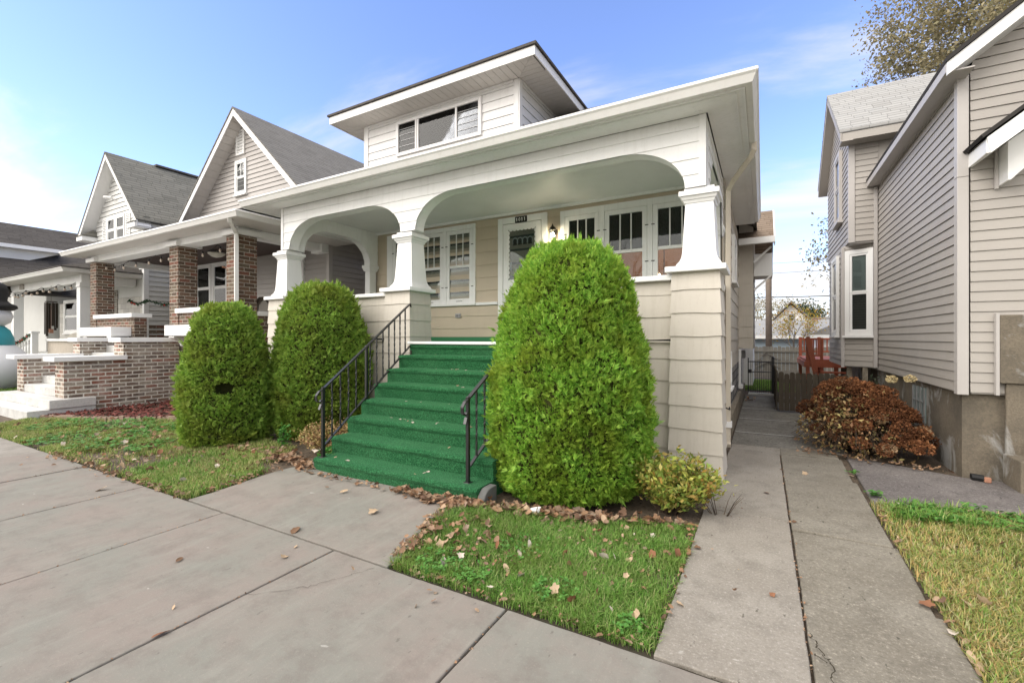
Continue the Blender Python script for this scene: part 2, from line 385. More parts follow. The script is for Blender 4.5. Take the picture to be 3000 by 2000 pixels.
M['barkpale'] = plain("pale_bark", (0.20, 0.175, 0.15), 0.9, 0.1, var=0.35, bump=0.5)
M['twig'] = leafmat("dry_twigs", [(0.06, 0.042, 0.03), (0.10, 0.07, 0.046), (0.035, 0.026, 0.02)], 0.0, 0.9)
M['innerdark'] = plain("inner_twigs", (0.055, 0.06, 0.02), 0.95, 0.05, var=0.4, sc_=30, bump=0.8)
M['arbor'] = leafmat("arborvitae_foliage", [(0.108, 0.253, 0.033), (0.230, 0.476, 0.059), (0.361, 0.660, 0.084), (0.161, 0.346, 0.044), (0.522, 0.737, 0.115), (0.292, 0.522, 0.069)], 0.4, 0.6, (0.27, 0.28, 0.02), 3.0)
M['arborolive'] = leafmat("olive_arborvitae_foliage", [(0.119, 0.238, 0.040), (0.251, 0.437, 0.066), (0.384, 0.582, 0.092), (0.185, 0.330, 0.051), (0.450, 0.555, 0.106)], 0.4, 0.6, (0.24, 0.23, 0.03), 2.5)
M['grass'] = leafmat("green_grass", [(0.055, 0.154, 0.020), (0.110, 0.275, 0.033), (0.187, 0.374, 0.061), (0.083, 0.209, 0.026), (0.330, 0.396, 0.132), (0.143, 0.319, 0.044), (0.396, 0.352, 0.187)], 0.25, 0.6, (0.16, 0.22, 0.04), 3.0)
M['grassmix'] = leafmat("patchy_grass", [(0.097, 0.244, 0.032), (0.211, 0.356, 0.065), (0.486, 0.421, 0.194), (0.145, 0.308, 0.041), (0.356, 0.406, 0.114), (0.421, 0.324, 0.162)], 0.2, 0.7, (0.28, 0.25, 0.12), 2.2)
M['grassdry'] = leafmat("dry_autumn_grass", [(0.15, 0.29, 0.05), (0.48, 0.32, 0.12), (0.56, 0.42, 0.20), (0.25, 0.34, 0.08), (0.40, 0.26, 0.09), (0.52, 0.45, 0.27), (0.18, 0.32, 0.06), (0.22, 0.33, 0.07)], 0.2, 0.7, (0.12, 0.21, 0.03), 1.6)
M['clover'] = leafmat("clover_leaves", [(0.06, 0.20, 0.03), (0.12, 0.27, 0.05), (0.08, 0.22, 0.05)], 0.2)
M['litter'] = leafmat("fallen_leaf", [(0.21, 0.115, 0.065), (0.34, 0.21, 0.125), (0.13, 0.075, 0.05), (0.42, 0.30, 0.20), (0.27, 0.14, 0.07), (0.30, 0.235, 0.18)], 0.1, 0.8)
M['litter_tan'] = leafmat("tan_fallen_leaf", [(0.50, 0.38, 0.26), (0.42, 0.30, 0.19)], 0.1, 0.8)
M['litter_pale'] = leafmat("pale_fallen_leaf", [(0.62, 0.54, 0.46), (0.52, 0.44, 0.38)], 0.1, 0.8)
M['litter_dark'] = leafmat("dark_fallen_leaf", [(0.14, 0.08, 0.05), (0.19, 0.11, 0.06)], 0.1, 0.8)
M['litter_red'] = leafmat("russet_fallen_leaf", [(0.27, 0.125, 0.065), (0.22, 0.10, 0.055)], 0.1, 0.8)
M['hyd'] = leafmat("dried_hydrangea_florets", [(0.094, 0.037, 0.020), (0.200, 0.083, 0.035), (0.325, 0.144, 0.060), (0.138, 0.054, 0.025), (0.425, 0.213, 0.100)], 0.1, 0.85, (0.16, 0.06, 0.03), 5, True)
M['hydpale'] = leafmat("pale_hydrangea_florets", [(0.42, 0.29, 0.17), (0.50, 0.36, 0.22), (0.33, 0.20, 0.11)], 0.1, 0.85)
M['hydcream'] = leafmat("cream_hydrangea_florets", [(0.72, 0.62, 0.38), (0.65, 0.52, 0.28)], 0.1, 0.85)
M['spirea'] = leafmat("yellow_green_leaves", [(0.30, 0.36, 0.06), (0.46, 0.45, 0.09), (0.15, 0.26, 0.05), (0.42, 0.24, 0.06), (0.55, 0.50, 0.16), (0.24, 0.33, 0.06), (0.18, 0.28, 0.05)], 0.3, 0.5)
M['spireabrown'] = leafmat("russet_shrub_leaves", [(0.312, 0.169, 0.091), (0.468, 0.338, 0.143), (0.390, 0.195, 0.117), (0.247, 0.234, 0.091), (0.585, 0.455, 0.182), (0.221, 0.124, 0.078)], 0.2, 0.6)
M['weed'] = leafmat("weed_leaves", [(0.05, 0.18, 0.03), (0.09, 0.25, 0.04)], 0.2)
M['birch'] = leafmat("birch_autumn_leaves", [(0.22, 0.19, 0.10), (0.32, 0.27, 0.15), (0.17, 0.165, 0.085), (0.38, 0.32, 0.19), (0.14, 0.125, 0.08)], 0.3, 0.6)
M['orange'] = leafmat("orange_autumn_leaves", [(0.55, 0.34, 0.04), (0.50, 0.22, 0.03), (0.45, 0.38, 0.06), (0.60, 0.42, 0.08), (0.30, 0.33, 0.07)], 0.3)
M['brownleaf'] = leafmat("dull_autumn_leaves", [(0.22, 0.19, 0.10), (0.30, 0.25, 0.15), (0.17, 0.17, 0.10)], 0.2)
M['evergreen'] = leafmat("dark_evergreen_leaves", [(0.04, 0.06, 0.03), (0.07, 0.09, 0.045)], 0.1)
M['teal'] = plain("teal_nylon", (0.05, 0.36, 0.42), 0.5)
M['nylon'] = plain("white_nylon", (0.80, 0.80, 0.82), 0.45, var=0.05)
M['wicker'] = plain("wicker", (0.45, 0.42, 0.36), 0.8, bump=0.6)
M['garland'] = leafmat("garland_needles", [(0.015, 0.05, 0.02), (0.03, 0.08, 0.03), (0.02, 0.04, 0.02)], 0.0)
M['redbit'] = plain("red_ornament", (0.5, 0.03, 0.02), 0.4)
M['paper'] = plain("white_paper", (0.85, 0.85, 0.84), 0.7, var=0.05)
M['rock'] = plain("grey_rock", (0.11, 0.11, 0.105), 0.9, var=0.4, sc_=6, bump=0.6)
M['rust'] = plain("terracotta", (0.40, 0.20, 0.13), 0.9)
M['greymetal'] = plain("grey_metal", (0.35, 0.35, 0.35), 0.4, 0.5, 0.5)
M['chimney'] = brick("red_chimney_brick", [(0.25, 0.09, 0.06), (0.3, 0.12, 0.08)], (0.35, 0.3, 0.28))

# ------------------------------------------------------------------ mesh helpers
ORG = {}
class MB:
    def __init__(s): s.v = []; s.f = []
    def vert(s, p): s.v.append(tuple(p)); return len(s.v) - 1
    def poly(s, pts): s.f.append([s.vert(p) for p in pts])
    def box(s, x0, x1, y0, y1, z0, z1):
        b = len(s.v)
        s.v += [(x0, y0, z0), (x1, y0, z0), (x1, y1, z0), (x0, y1, z0), (x0, y0, z1), (x1, y0, z1), (x1, y1, z1), (x0, y1, z1)]
        s.f += [[b, b + 3, b + 2, b + 1], [b + 4, b + 5, b + 6, b + 7], [b, b + 1, b + 5, b + 4], [b + 1, b + 2, b + 6, b + 5], [b + 2, b + 3, b + 7, b + 6], [b + 3, b, b + 4, b + 7]]
        return s
    def frust(s, c, hx0, hy0, z0, hx1, hy1, z1):
        b = len(s.v); x, y = c
        for hx, hy, z in ((hx0, hy0, z0), (hx1, hy1, z1)):
            s.v += [(x - hx, y - hy, z), (x + hx, y - hy, z), (x + hx, y + hy, z), (x - hx, y + hy, z)]
        s.f += [[b, b + 3, b + 2, b + 1], [b + 4, b + 5, b + 6, b + 7]] + [[b + i, b + (i + 1) % 4, b + 4 + (i + 1) % 4, b + 4 + i] for i in range(4)]
        return s
    def prism(s, poly, f, d0, d1):
        """poly: list of (a,b); f(a,b,d) -> xyz"""
        n = len(poly); b = len(s.v)
        s.v += [tuple(f(p[0], p[1], d0)) for p in poly] + [tuple(f(p[0], p[1], d1)) for p in poly]
        s.f += [list(range(b, b + n))[::-1], list(range(b + n, b + 2 * n))]
        s.f += [[b + i, b + (i + 1) % n, b + n + (i + 1) % n, b + n + i] for i in range(n)]
        return s
    def rings(s, rings, close=True, cap=True):
        b = len(s.v); n = len(rings[0])
        for r in rings: s.v += [tuple(p) for p in r]
        for i in range(len(rings) - 1):
            for j in range(n if close else n - 1):
                s.f.append([b + i * n + j, b + i * n + (j + 1) % n, b + (i + 1) * n + (j + 1) % n, b + (i + 1) * n + j])
        if cap and close:
            s.f.append(list(range(b, b + n))[::-1]); e = b + (len(rings) - 1) * n
            s.f.append(list(range(e, e + n)))
        return s
    def tube(s, pts, r, n=6, cap=True):
        pts = [Vector(p) for p in pts]; rs = r if isinstance(r, (list, tuple)) else [r] * len(pts)
        out_ = []; prev = None
        for i, p in enumerate(pts):
            d = (pts[min(i + 1, len(pts) - 1)] - pts[max(i - 1, 0)])
            if d.length < 1e-9: d = Vector((0, 0, 1))
            d.normalize()
            a = prev if prev is not None else (Vector((0, 0, 1)) if abs(d.z) < 0.9 else Vector((1, 0, 0)))
            a = a - d * a.dot(d)
            if a.length < 1e-6: a = d.orthogonal()
            a.normalize(); prev = a; bb = d.cross(a)
            out_.append([p + (a * math.cos(t) + bb * math.sin(t)) * rs[i] for t in [2 * math.pi * k / n + math.pi / n for k in range(n)]])
        return s.rings(out_, True, cap)
    def lathe(s, c, prof, n=20):
        return s.rings([[(c[0] + r * math.cos(2 * math.pi * k / n), c[1] + r * math.sin(2 * math.pi * k / n), c[2] + z) for k in range(n)] for r, z in prof])
    def sphere(s, c, r, n=10, m=7, sz=1):
        return s.lathe(c, [(max(1e-4, r * math.sin(math.pi * i / m)), -r * sz * math.cos(math.pi * i / m)) for i in range(m + 1)], n)

def finish_mesh(me, org, smooth=False):
    nl = len(me.loops)
    if nl:
        vs = np.empty(len(me.vertices) * 3, dtype=np.float64); me.vertices.foreach_get("co", vs); vs = vs.reshape(-1, 3)
        pn = np.empty(len(me.polygons) * 3); me.polygons.foreach_get("normal", pn); pn = pn.reshape(-1, 3)
        lt = np.empty(len(me.polygons), dtype=np.int32); me.polygons.foreach_get("loop_total", lt)
        lv = np.empty(nl, dtype=np.int32); me.loops.foreach_get("vertex_index", lv)
        N = np.repeat(pn, lt, axis=0)
        t = np.stack([-N[:, 1], N[:, 0], np.zeros(nl)], 1); L = np.linalg.norm(t, axis=1)
        flat = L < 0.05; t[flat] = (1, 0, 0); L[flat] = 1; t /= L[:, None]
        b = np.cross(N, t); P = vs[lv] + np.array(org)
        uv = np.stack([(P * t).sum(1), (P * b).sum(1)], 1).astype(np.float32)
        me.uv_layers.new(name="UVMap").data.foreach_set("uv", uv.ravel())
    if smooth: me.polygons.foreach_set("use_smooth", [True] * len(me.polygons))
    me.update()

def add(mb, name, mat, parent=None, loc=None, bevel=0, smooth=False, label=None, normals=True):
    org = Vector(ORG[parent.name]) if parent is not None else Vector(loc or (0, 0, 0))
    me = bpy.data.meshes.new(name)
    if isinstance(mb, MB):
        me.from_pydata([(x - org[0], y - org[1], z - org[2]) for x, y, z in mb.v], [], mb.f)
    else:
        V, F = mb; V = np.asarray(V, dtype=np.float32) - np.array(org, dtype=np.float32); F = np.asarray(F, dtype=np.int32)
        k = F.shape[1]
        me.vertices.add(len(V)); me.vertices.foreach_set("co", V.ravel())
        me.loops.add(F.size); me.loops.foreach_set("vertex_index", F.ravel())
        me.polygons.add(len(F)); me.polygons.foreach_set("loop_start", np.arange(0, F.size, k, dtype=np.int32))
        me.polygons.foreach_set("loop_total", np.full(len(F), k, dtype=np.int32))
        me.update(calc_edges=True); normals = False
    if normals:
        bm = bmesh.new(); bm.from_mesh(me); bmesh.ops.recalc_face_normals(bm, faces=bm.faces); bm.to_mesh(me); bm.free()
    me.materials.append(mat)
    finish_mesh(me, org, smooth)
    o = bpy.data.objects.new(name, me); C.objects.link(o)
    if parent is not None: o.parent = parent
    else: o.location = org
    if bevel:
        bv = o.modifiers.new("bevel", 'BEVEL'); bv.width = bevel; bv.segments = 2; bv.limit_method = 'ANGLE'; bv.angle_limit = R(40)
    if label: o["label"] = label
    ORG[o.name] = tuple(org)
    return o

def adds(mb, name, mat, parent=None, **k):
    """every separate piece of the mesh becomes a part of its own"""
    par = list(range(len(mb.v)))
    def find(i):
        while par[i] != i: par[i] = par[par[i]]; i = par[i]
        return i
    for f in mb.f:
        for i in f[1:]: par[find(i)] = find(f[0])
    gr = {}
    for f in mb.f: gr.setdefault(find(f[0]), []).append(f)
    res = []
    for fs in gr.values():
        q = MB(); ix = {}
        for f in fs:
            for i in f:
                if i not in ix: ix[i] = q.vert(mb.v[i])
            q.f.append([ix[i] for i in f])
        res.append(add(q, name, mat, parent, **k))
    return res

def tag(o, label, cat, group=None, kind=None):
    if label: o["label"] = label
    if cat: o["category"] = cat
    if group: o["group"] = group
    if kind: o["kind"] = kind
    return o

def thing(name, label, cat, loc, group=None):
    o = bpy.data.objects.new(name, None); C.objects.link(o); o.location = loc; o.empty_display_size = 0.2
    ORG[o.name] = tuple(loc)
    return tag(o, label, cat, group)

def struct(mb, name, mat, loc=(0, 0, 0), bevel=0, label=None):
    o = add(mb, name, mat, None, loc, bevel); o["kind"] = "structure"
    if label: o["label"] = label
    return o

def stuff(mb, name, mat, label, cat, normals=False):
    o = add(mb, name, mat, None, (0, 0, 0), normals=normals); tag(o, label, cat, None, "stuff"); return o

def copy_tree(o, parent=None):
    c = o.copy(); C.objects.link(c); ORG[c.name] = ORG[o.name]
    if parent is not None: c.parent = parent
    for ch in list(o.children): copy_tree(ch, c)
    return c

# wall maps: (u along wall, z, outward offset)
def my(y, d=-1): return lambda u, z, o: (u, y + d * o, z)
def mxp(x, d=1): return lambda u, z, o: (x + d * o, u, z)

def courses(mb, mp_, u0, u1, z0, z1, ch, lip=0.012, holes=(), wave=0.0, seed=0, ul=None, ur=None, base=0.0, gap=0.0):
    """lapped boards / shingles: each course leans out at its lower edge; ul(z), ur(z) trim slanted ends"""
    rnd = random.Random(seed); z = z0
    cuts = sorted({q for h in holes for q in (h[2], h[3])})
    while z < z1 - 1e-4:
        zt = min(z + ch, z1)
        zs = [z] + [q for q in cuts if z + 1e-4 < q < zt - 1e-4] + [zt]
        ph = [rnd.uniform(0, 6.28) for _ in range(4)]
        zs[0] += gap
        for a, b in zip(zs[:-1], zs[1:]):
            la = base + lip * (zt - a) / ch; lb = base + lip * (zt - b) / ch
            a0 = max(u0, ul(a)) if ul else u0; a1 = min(u1, ur(a)) if ur else u1
            b0 = max(u0, ul(b)) if ul else u0; b1 = min(u1, ur(b)) if ur else u1
            if a1 - a0 < 1e-3: continue
            spans = [(0.0, 1.0)]
            for h in holes:
                if h[2] < b - 1e-4 and h[3] > a + 1e-4:
                    ns = []
                    for s0, s1 in spans:
                        h0 = (h[0] - a0) / (a1 - a0); h1 = (h[1] - a0) / (a1 - a0)
                        if h1 <= s0 or h0 >= s1: ns.append((s0, s1)); continue
                        if h0 > s0: ns.append((s0, h0))
                        if h1 < s1: ns.append((h1, s1))
                    spans = ns
            for s0, s1 in spans:
                n = max(1, int((s1 - s0) * (a1 - a0) / 0.06)) if (wave and a == zs[0]) else 1
                top = b + (wave * 1.3 if (b == zt and wave and zt < z1 - 1e-4) else 0)
                for i in range(n):
                    t0 = s0 + (s1 - s0) * i / n; t1 = s0 + (s1 - s0) * (i + 1) / n
                    ua, ub = a0 + (a1 - a0) * t0, a0 + (a1 - a0) * t1
                    va, vb = b0 + (b1 - b0) * t0, b0 + (b1 - b0) * t1
                    wz = lambda u: (wave * (0.6 * math.sin(u * 5.2 + ph[0]) + 0.4 * math.sin(u * 11 + ph[1]))) if (wave and a == zs[0]) else 0
                    za, zb_ = a + wz(ua), a + wz(ub)
                    mb.poly([mp_(ua, za, la), mp_(ub, zb_, la), mp_(vb, top, max(lb - (0.003 if wave else 0), base)), mp_(va, top, max(lb - (0.003 if wave else 0), base))])
                    if a == zs[0]: mb.poly([mp_(ua, za, la), mp_(ua, za, base - 0.004), mp_(ub, zb_, base - 0.004), mp_(ub, zb_, la)])
        z = zt
    return mb

def mbox(mb, mp_, u0, u1, z0, z1, o0, o1):
    p = [mp_(u, z, o) for o in (o0, o1) for u, z in ((u0, z0), (u1, z0), (u1, z1), (u0, z1))]
    b = len(mb.v); mb.v += p
    mb.f += [[b, b + 1, b + 2, b + 3], [b + 4, b + 7, b + 6, b + 5]] + [[b + i, b + 4 + i, b + 4 + (i + 1) % 4, b + (i + 1) % 4] for i in range(4)]
    return mb

def frame(mb, mp_, u0, u1, z0, z1, t, o0, o1, tb=None, tt=None):
    tb = t if tb is None else tb; tt = t if tt is None else tt
    mbox(mb, mp_, u0, u0 + t, z0, z1, o0, o1); mbox(mb, mp_, u1 - t, u1, z0, z1, o0, o1)
    mbox(mb, mp_, u0 + t, u1 - t, z0, z0 + tb, o0, o1); mbox(mb, mp_, u0 + t, u1 - t, z1 - tt, z1, o0, o1)

def window(parent, mp_, u0, u1, z0, z1, mat, cas=0.09, sash=0.045, split=0.5, mun=0, back='dark', o=0.0, sill=True, hor=0, backdeep=None, upback=None):
    """double-hung window standing on the wall face: casing and sashes, panes behind, blind behind the panes"""
    w_ = MB()
    frame(w_, mp_, u0, u1, z0, z1, cas, o - 0.01, o + 0.05)
    if sill: mbox(w_, mp_, u0 - 0.03, u1 + 0.03, z0 - 0.045, z0 - 0.002, o - 0.01, o + 0.085)
    wo = add(w_, "window", mat, parent, bevel=0.004)
    a0, a1, b0, b1 = u0 + cas + 0.002, u1 - cas - 0.002, z0 + cas + 0.002, z1 - cas - 0.002
    zm = b0 + (b1 - b0) * split
    sl = MB(); frame(sl, mp_, a0, a1, b0, zm, sash, o - 0.005, o + 0.03)
    su = MB(); frame(su, mp_, a0, a1, zm + 0.001, b1, sash, o - 0.002, o + 0.04)
    for i in range(mun):
        x = a0 + sash + (a1 - a0 - 2 * sash) * (i + 1) / (mun + 1)
        mbox(su, mp_, x - 0.009, x + 0.009, zm + sash, b1 - sash, o + 0.012, o + 0.034)
    for i in range(hor):
        z_ = zm + sash + (b1 - zm - 2 * sash) * (i + 1) / (hor + 1)
        mbox(su, mp_, a0 + sash, a1 - sash, z_ - 0.008, z_ + 0.008, o + 0.012, o + 0.033)
    add(sl, "sash", mat, wo, bevel=0.003); add(su, "sash", mat, wo, bevel=0.003)
    for q0, q1 in ((b0 + sash, zm - sash), (zm + sash, b1 - sash)):
        add(mbox(MB(), mp_, a0 + sash, a1 - sash, q0, q1, o + 0.016, o + 0.020), "pane", M['glass'], wo)
    if back:
        d = 0.004 if backdeep is None else backdeep
        add(mbox(MB(), mp_, a0 + sash * .5, a1 - sash * .5, b0 + sash * .5, zm, o + d - 0.003, o + d), "blind", M[back], wo)
        add(mbox(MB(), mp_, a0 + sash * .5, a1 - sash * .5, zm, b1 - sash * .5, o + d - 0.003, o + d), "blind", M[upback or back], wo)
    return wo

def gutter_run(mb, pts, prof):
    """pts: path with outward 2-D offset direction at each node: (x,y,ox,oy); prof: (out,z)"""
    mb.rings([[(x + ox * o, y + oy * o, z) for o, z in prof] for x, y, ox, oy in pts])
    return mb

def kprof(zt, h=0.125, d=0.125):
    return [(0, zt), (d - 0.012, zt), (d, zt - 0.012), (d, zt - 0.035), (d - 0.02, zt - 0.055), (d - 0.035, zt - 0.085), (d - 0.055, zt - h), (0, zt - h)]

def waves3(seed, n=14, lo=2, hi=9):
    r = np.random.RandomState(seed)
    k = r.normal(size=(n, 3)); k /= np.linalg.norm(k, axis=1)[:, None]; k *= r.uniform(lo, hi, size=(n, 1)); ph = r.uniform(0, 6.28, n)
    return lambda P: np.cos(P @ k.T + ph).mean(1) * 2.0

# ------------------------------------------------------------------ ground
def gh(x, y):
    s = lambda t: 0 if t <= 0 else (1 if t >= 1 else t * t * (3 - 2 * t))
    return 0.05 * s((y - 2.3) / 1.1) * s((-1.3 - x) / 1.0)
def sheet(x0, x1, y0, y1, z, st=0.25):
    m = MB(); nx = max(1, int((x1 - x0) / st)); ny = max(1, int((y1 - y0) / st))
    xs = [x0 + (x1 - x0) * i / nx for i in range(nx + 1)]; ys = [y0 + (y1 - y0) * j / ny for j in range(ny + 1)]
    m.v = [(x, y, z + gh(x, y)) for y in ys for x in xs]
    m.f = [[j * (nx + 1) + i, j * (nx + 1) + i + 1, (j + 1) * (nx + 1) + i + 1, (j + 1) * (nx + 1) + i] for j in range(ny) for i in range(nx)]
    return m
m = MB(); m.poly([(-300, -300, -0.16), (300, -300, -0.16), (300, 400, -0.16), (-300, 400, -0.16)])
struct(m, "ground", M['farground'])
m = sheet(-9.0, 4.0, 2.2, 12, -0.035); m2 = sheet(-40, -9.0, 2.2, 40, -0.035, 3)
b = len(m.v); m.v += m2.v; m.f += [[i + b for i in f] for f in m2.f]
struct(m, "front_yard_soil", M['soil'])
m = MB(); m.poly([(-60, -14, -0.14), (60, -14, -0.14), (60, -3.2, -0.14), (-60, -3.2, -0.14)]); struct(m, "road", M['road'])

rs_j = random.Random(61)
def slab(m, pts, z0=-0.1, zt=None, gap=0.006, hf=None):
    cx = sum(p[0] for p in pts) / len(pts); cy = sum(p[1] for p in pts) / len(pts)
    q = []
    for x, y in pts:
        d = math.hypot(x - cx, y - cy); k = (d - gap * 1.3) / d
        q.append((cx + (x - cx) * k, cy + (y - cy) * k))
    e = []                                              # worn, slightly uneven edges
    for (xa, ya), (xb, yb2) in zip(q, q[1:] + q[:1]):
        nn = max(1, int(math.hypot(xb - xa, yb2 - ya) / 0.06))
        for i in range(nn):
            t = i / nn; jt = 0 if i == 0 else 1
            e.append((xa + (xb - xa) * t + jt * rs_j.uniform(-.0022, .0022), ya + (yb2 - ya) * t + jt * rs_j.uniform(-.0022, .0022)))
    q = e
    n = len(q); b = len(m.v); h = hf or gh
    m.v += [(x, y, z0) for x, y in q] + [(x, y, h(x, y) + (zt or 0)) for x, y in q]
    m.f += [list(range(b, b + n))[::-1], list(range(b + n, b + 2 * n))] + [[b + i, b + (i + 1) % n, b + n + (i + 1) % n, b + n + i] for i in range(n)]
m = MB(); m.poly([(-40, -3.2, -0.02), (6, -3.2, -0.02), (6, 2.3, -0.02), (-40, 2.3, -0.02)])
struct(m, "joint_bed", M['joint'])
JX = [3.2, 1.70, 0.2, -1.28, -2.74, -4.19, -5.66, -7.14, -8.63]
rz = random.Random(3)
m = MB()
for a, b_ in zip(JX[1:], JX[:-1]):
    dz = rz.uniform(-0.003, 0.003)
    slab(m, [(a, 0.18), (b_, 0.18), (b_, 2.24), (a, 2.24)], zt=dz, gap=0.009)
    slab(m, [(a, -2.0), (b_, -2.0), (b_, 0.17), (a, 0.17)], zt=dz, gap=0.009)
struct(m, "sidewalk", M['sidewalk'], bevel=0.008)
m = MB()
for i in range(16):
    a = -8.63 - 1.47 * (i + 1)
    slab(m, [(a, -0.2), (a + 1.47, -0.2), (a + 1.47, 2.24), (a, 2.24)], zt=rz.uniform(-0.006, 0.006), gap=0.009)
struct(m, "old_sidewalk", M['oldwalk'], bevel=0.006)
m = MB(); slab(m, [(-4.83, 2.245), (-2.22, 2.245), (-2.30, 3.15), (-2.30, 3.9), (-4.72, 3.9), (-4.84, 3.0)], gap=0.006)
struct(m, "walkway", M['sidewalk'], bevel=0.006)
m = MB()
ys = [2.28, 3.75, 5.35, 7.05]
slab(m, [(-0.47, 2.25), (0.195, 2.25), (0.195, 4.45), (-0.47, 4.45)]); slab(m, [(-0.47, 4.452), (0.195, 4.452), (0.195, 7.05), (-0.40, 7.05)], gap=0.003)
struct(m, "side_path", M['drive'], bevel=0.006)
m = MB()
ys = [1.4, 3.32, 4.29, 5.95, 7.03]
for a, b_ in zip(ys[:-1], ys[1:]):
    slab(m, [(0.203, a), (0.85, a - 0.02), (0.88, b_ + 0.03), (0.203, b_)], zt=rz.uniform(-0.012, 0.008), gap=0.007)
slab(m, [(0.203, 7.06), (0.86, 7.09), (0.86, 7.42), (0.203, 7.4)], gap=0.004)
struct(m, "driveway_strip", M['drivedark'], bevel=0.01)
m = MB()
slab(m, [(-0.41, 7.06), (0.22, 7.06), (0.22, 7.4), (-0.41, 7.4)], zt=-0.01)
struct(m, "path_threshold", M['drive'], bevel=0.008)
m = MB()
ys = [7.42, 8.36, 9.80, 11.22, 14.1]
for a, b_ in zip(ys[:-1], ys[1:]): slab(m, [(-0.42, a), (1.0, a + 0.04), (1.0, b_ + 0.04), (-0.42, b_)], zt=-0.012)
struct(m, "back_path", M['darkpath'], bevel=0.008)
m = MB()
for y in (8.36, 9.81, 11.23): m.poly([(-0.40, y - 0.018, -0.004), (0.8, y + 0.01, -0.004), (0.8, y + 0.04, -0.004), (-0.40, y + 0.014, -0.004)])
struct(m, "path_joint_mortar", M['stepconc'])
m = MB(); slab(m, [(0.90, 5.2), (3.4, 5.75), (3.4, 6.85), (1.95, 6.86), (0.95, 7.36)], zt=-0.008)
struct(m, "asphalt_apron", M['asphalt'], bevel=0.01)
# a hairline crack across the near slab and the broken corner of the drive strip
def crack(m, pts, w_, z, seed):
    r = random.Random(seed); P = []
    for (x0, y0), (x1, y1) in zip(pts[:-1], pts[1:]):
        for i in range(9):
            t = i / 9; P.append((x0 + (x1 - x0) * t + r.uniform(-.012, .012), y0 + (y1 - y0) * t + r.uniform(-.012, .012)))
    for (a, b_) in zip(P[:-1], P[1:]):
        d = Vector((b_[0] - a[0], b_[1] - a[1], 0)); n = Vector((-d.y, d.x, 0)).normalized() * w_ * r.uniform(.4, 1)
        m.poly([(a[0] - n.x, a[1] - n.y, z), (b_[0] - n.x, b_[1] - n.y, z), (b_[0] + n.x, b_[1] + n.y, z), (a[0] + n.x, a[1] + n.y, z)])
m = MB(); crack(m, [(-2.71, 1.58), (-2.47, 1.82), (-2.38, 1.99), (-2.28, 2.2)], 0.0014, 0.006, 1)
crack(m, [(0.21, 2.80), (0.245, 2.68), (0.284, 2.58), (0.277, 2.42)], 0.0035, 0.012, 5); crack(m, [(0.215, 2.63), (0.278, 2.575)], 0.003, 0.012, 6)
struct(m, "pavement_cracks", M['joint'])

# ------------------------------------------------------------------ the bungalow
A = thing("bungalow", "one storey beige house with white arched porch, wide dormer and green carpeted steps", "house", (-4.4, 8.0, 0))
YF, YB = 5.50, 7.85
XL, XR = -8.26, -0.558
# porch front wall (parapet) and its shingle courses
def shingle_pier(x0, x1, y0, y1, z0, z1, ch, seed, flare=0.0):
    mb = MB(); r = random.Random(seed); z = z0
    while z < z1 - 1e-3:
        zt = min(z + ch, z1); lip = 0.014
        f0 = flare * (1 - (z - z0) / (z1 - z0)); f1 = flare * (1 - (zt - z0) / (z1 - z0))
        n = 8; ph = [r.uniform(0, 6) for _ in range(2)]
        def ring(f, l, zz, wv):
            a0, a1, b0, b1 = x0 - f - l, x1 + f + l, y0 - f - l, y1 + f + l; o = []
            for (p, q) in (((a0, b0), (a1, b0)), ((a1, b0), (a1, b1)), ((a1, b1), (a0, b1)), ((a0, b1), (a0, b0))):
                for i in range(n):
                    t = i / n; x = p[0] + (q[0] - p[0]) * t; y = p[1] + (q[1] - p[1]) * t
                    o.append((x, y, zz + (0.0045 * math.sin((x + y) * 8 + ph[0]) + 0.0025 * math.sin((x - y) * 17 + ph[1]) if wv else 0)))
            return o
        mb.rings([ring(f0, -0.004, z, True), ring(f0, lip, z, True), ring(f1, 0.0, zt + (0.018 if zt < z1 - 1e-3 else 0), False)], True, False)
        z = zt
    return mb
for x0, x1, sd_ in ((-0.915, -0.415, 1), (-5.41, -4.89, 2), (-8.55, -8.08, 3)):
    z0 = 0.0
    add(shingle_pier(x0, x1, 5.42, 5.92, z0, 2.30, 0.262, sd_, 0.03), "pier", M['cream'], A)
    cap = MB(); cap.box(x0 - 0.07, x1 + 0.07, 5.35, 5.99, 2.30, 2.365)
    cx, cy = (x0 + x1) / 2, 5.67
    if sd_ == 2: cx += 0.06
    if sd_ == 1: cx += 0.03
    if sd_ == 3: cx += 0.04
    col = MB()
    hs = [(0.245, 2.366), (0.232, 2.40), (0.205, 2.435), (0.188, 2.48), (0.180, 2.54), (0.150, 3.10)]
    for (h0, a), (h1, b_) in zip(hs[:-1], hs[1:]): pass
    col.rings([[(cx - h, cy - h, z), (cx + h, cy - h, z), (cx + h, cy + h, z), (cx - h, cy + h, z)] for h, z in hs])
    add(cap, "pier_cap", M['whiteclean'], A, bevel=0.008)
    co = add(col, "column", M['whiteclean'], A, bevel=0.004)
    k = MB(); k.frust((cx, cy), 0.158, 0.158, 3.10, 0.172, 0.172, 3.135); k.frust((cx, cy), 0.180, 0.180, 3.137, 0.196, 0.196, 3.175); k.frust((cx, cy), 0.215, 0.215, 3.177, 0.215, 0.215, 3.235); k.frust((cx, cy), 0.16, 0.16, 3.236, 0.16, 0.16, 3.275)
    add(k, "capital", M['whiteclean'], co, bevel=0.004)
w_ = MB()
courses(w_, my(5.50), -8.1, -5.36, 0, 2.24, 0.262, wave=0.006, seed=4)
courses(w_, my(5.50), -2.55, -0.88, 0, 1.50, 0.262, wave=0.006, seed=5)
courses(w_, my(5.52), -2.55, -0.88, 1.535, 2.22, 0.262, wave=0.006, seed=6)
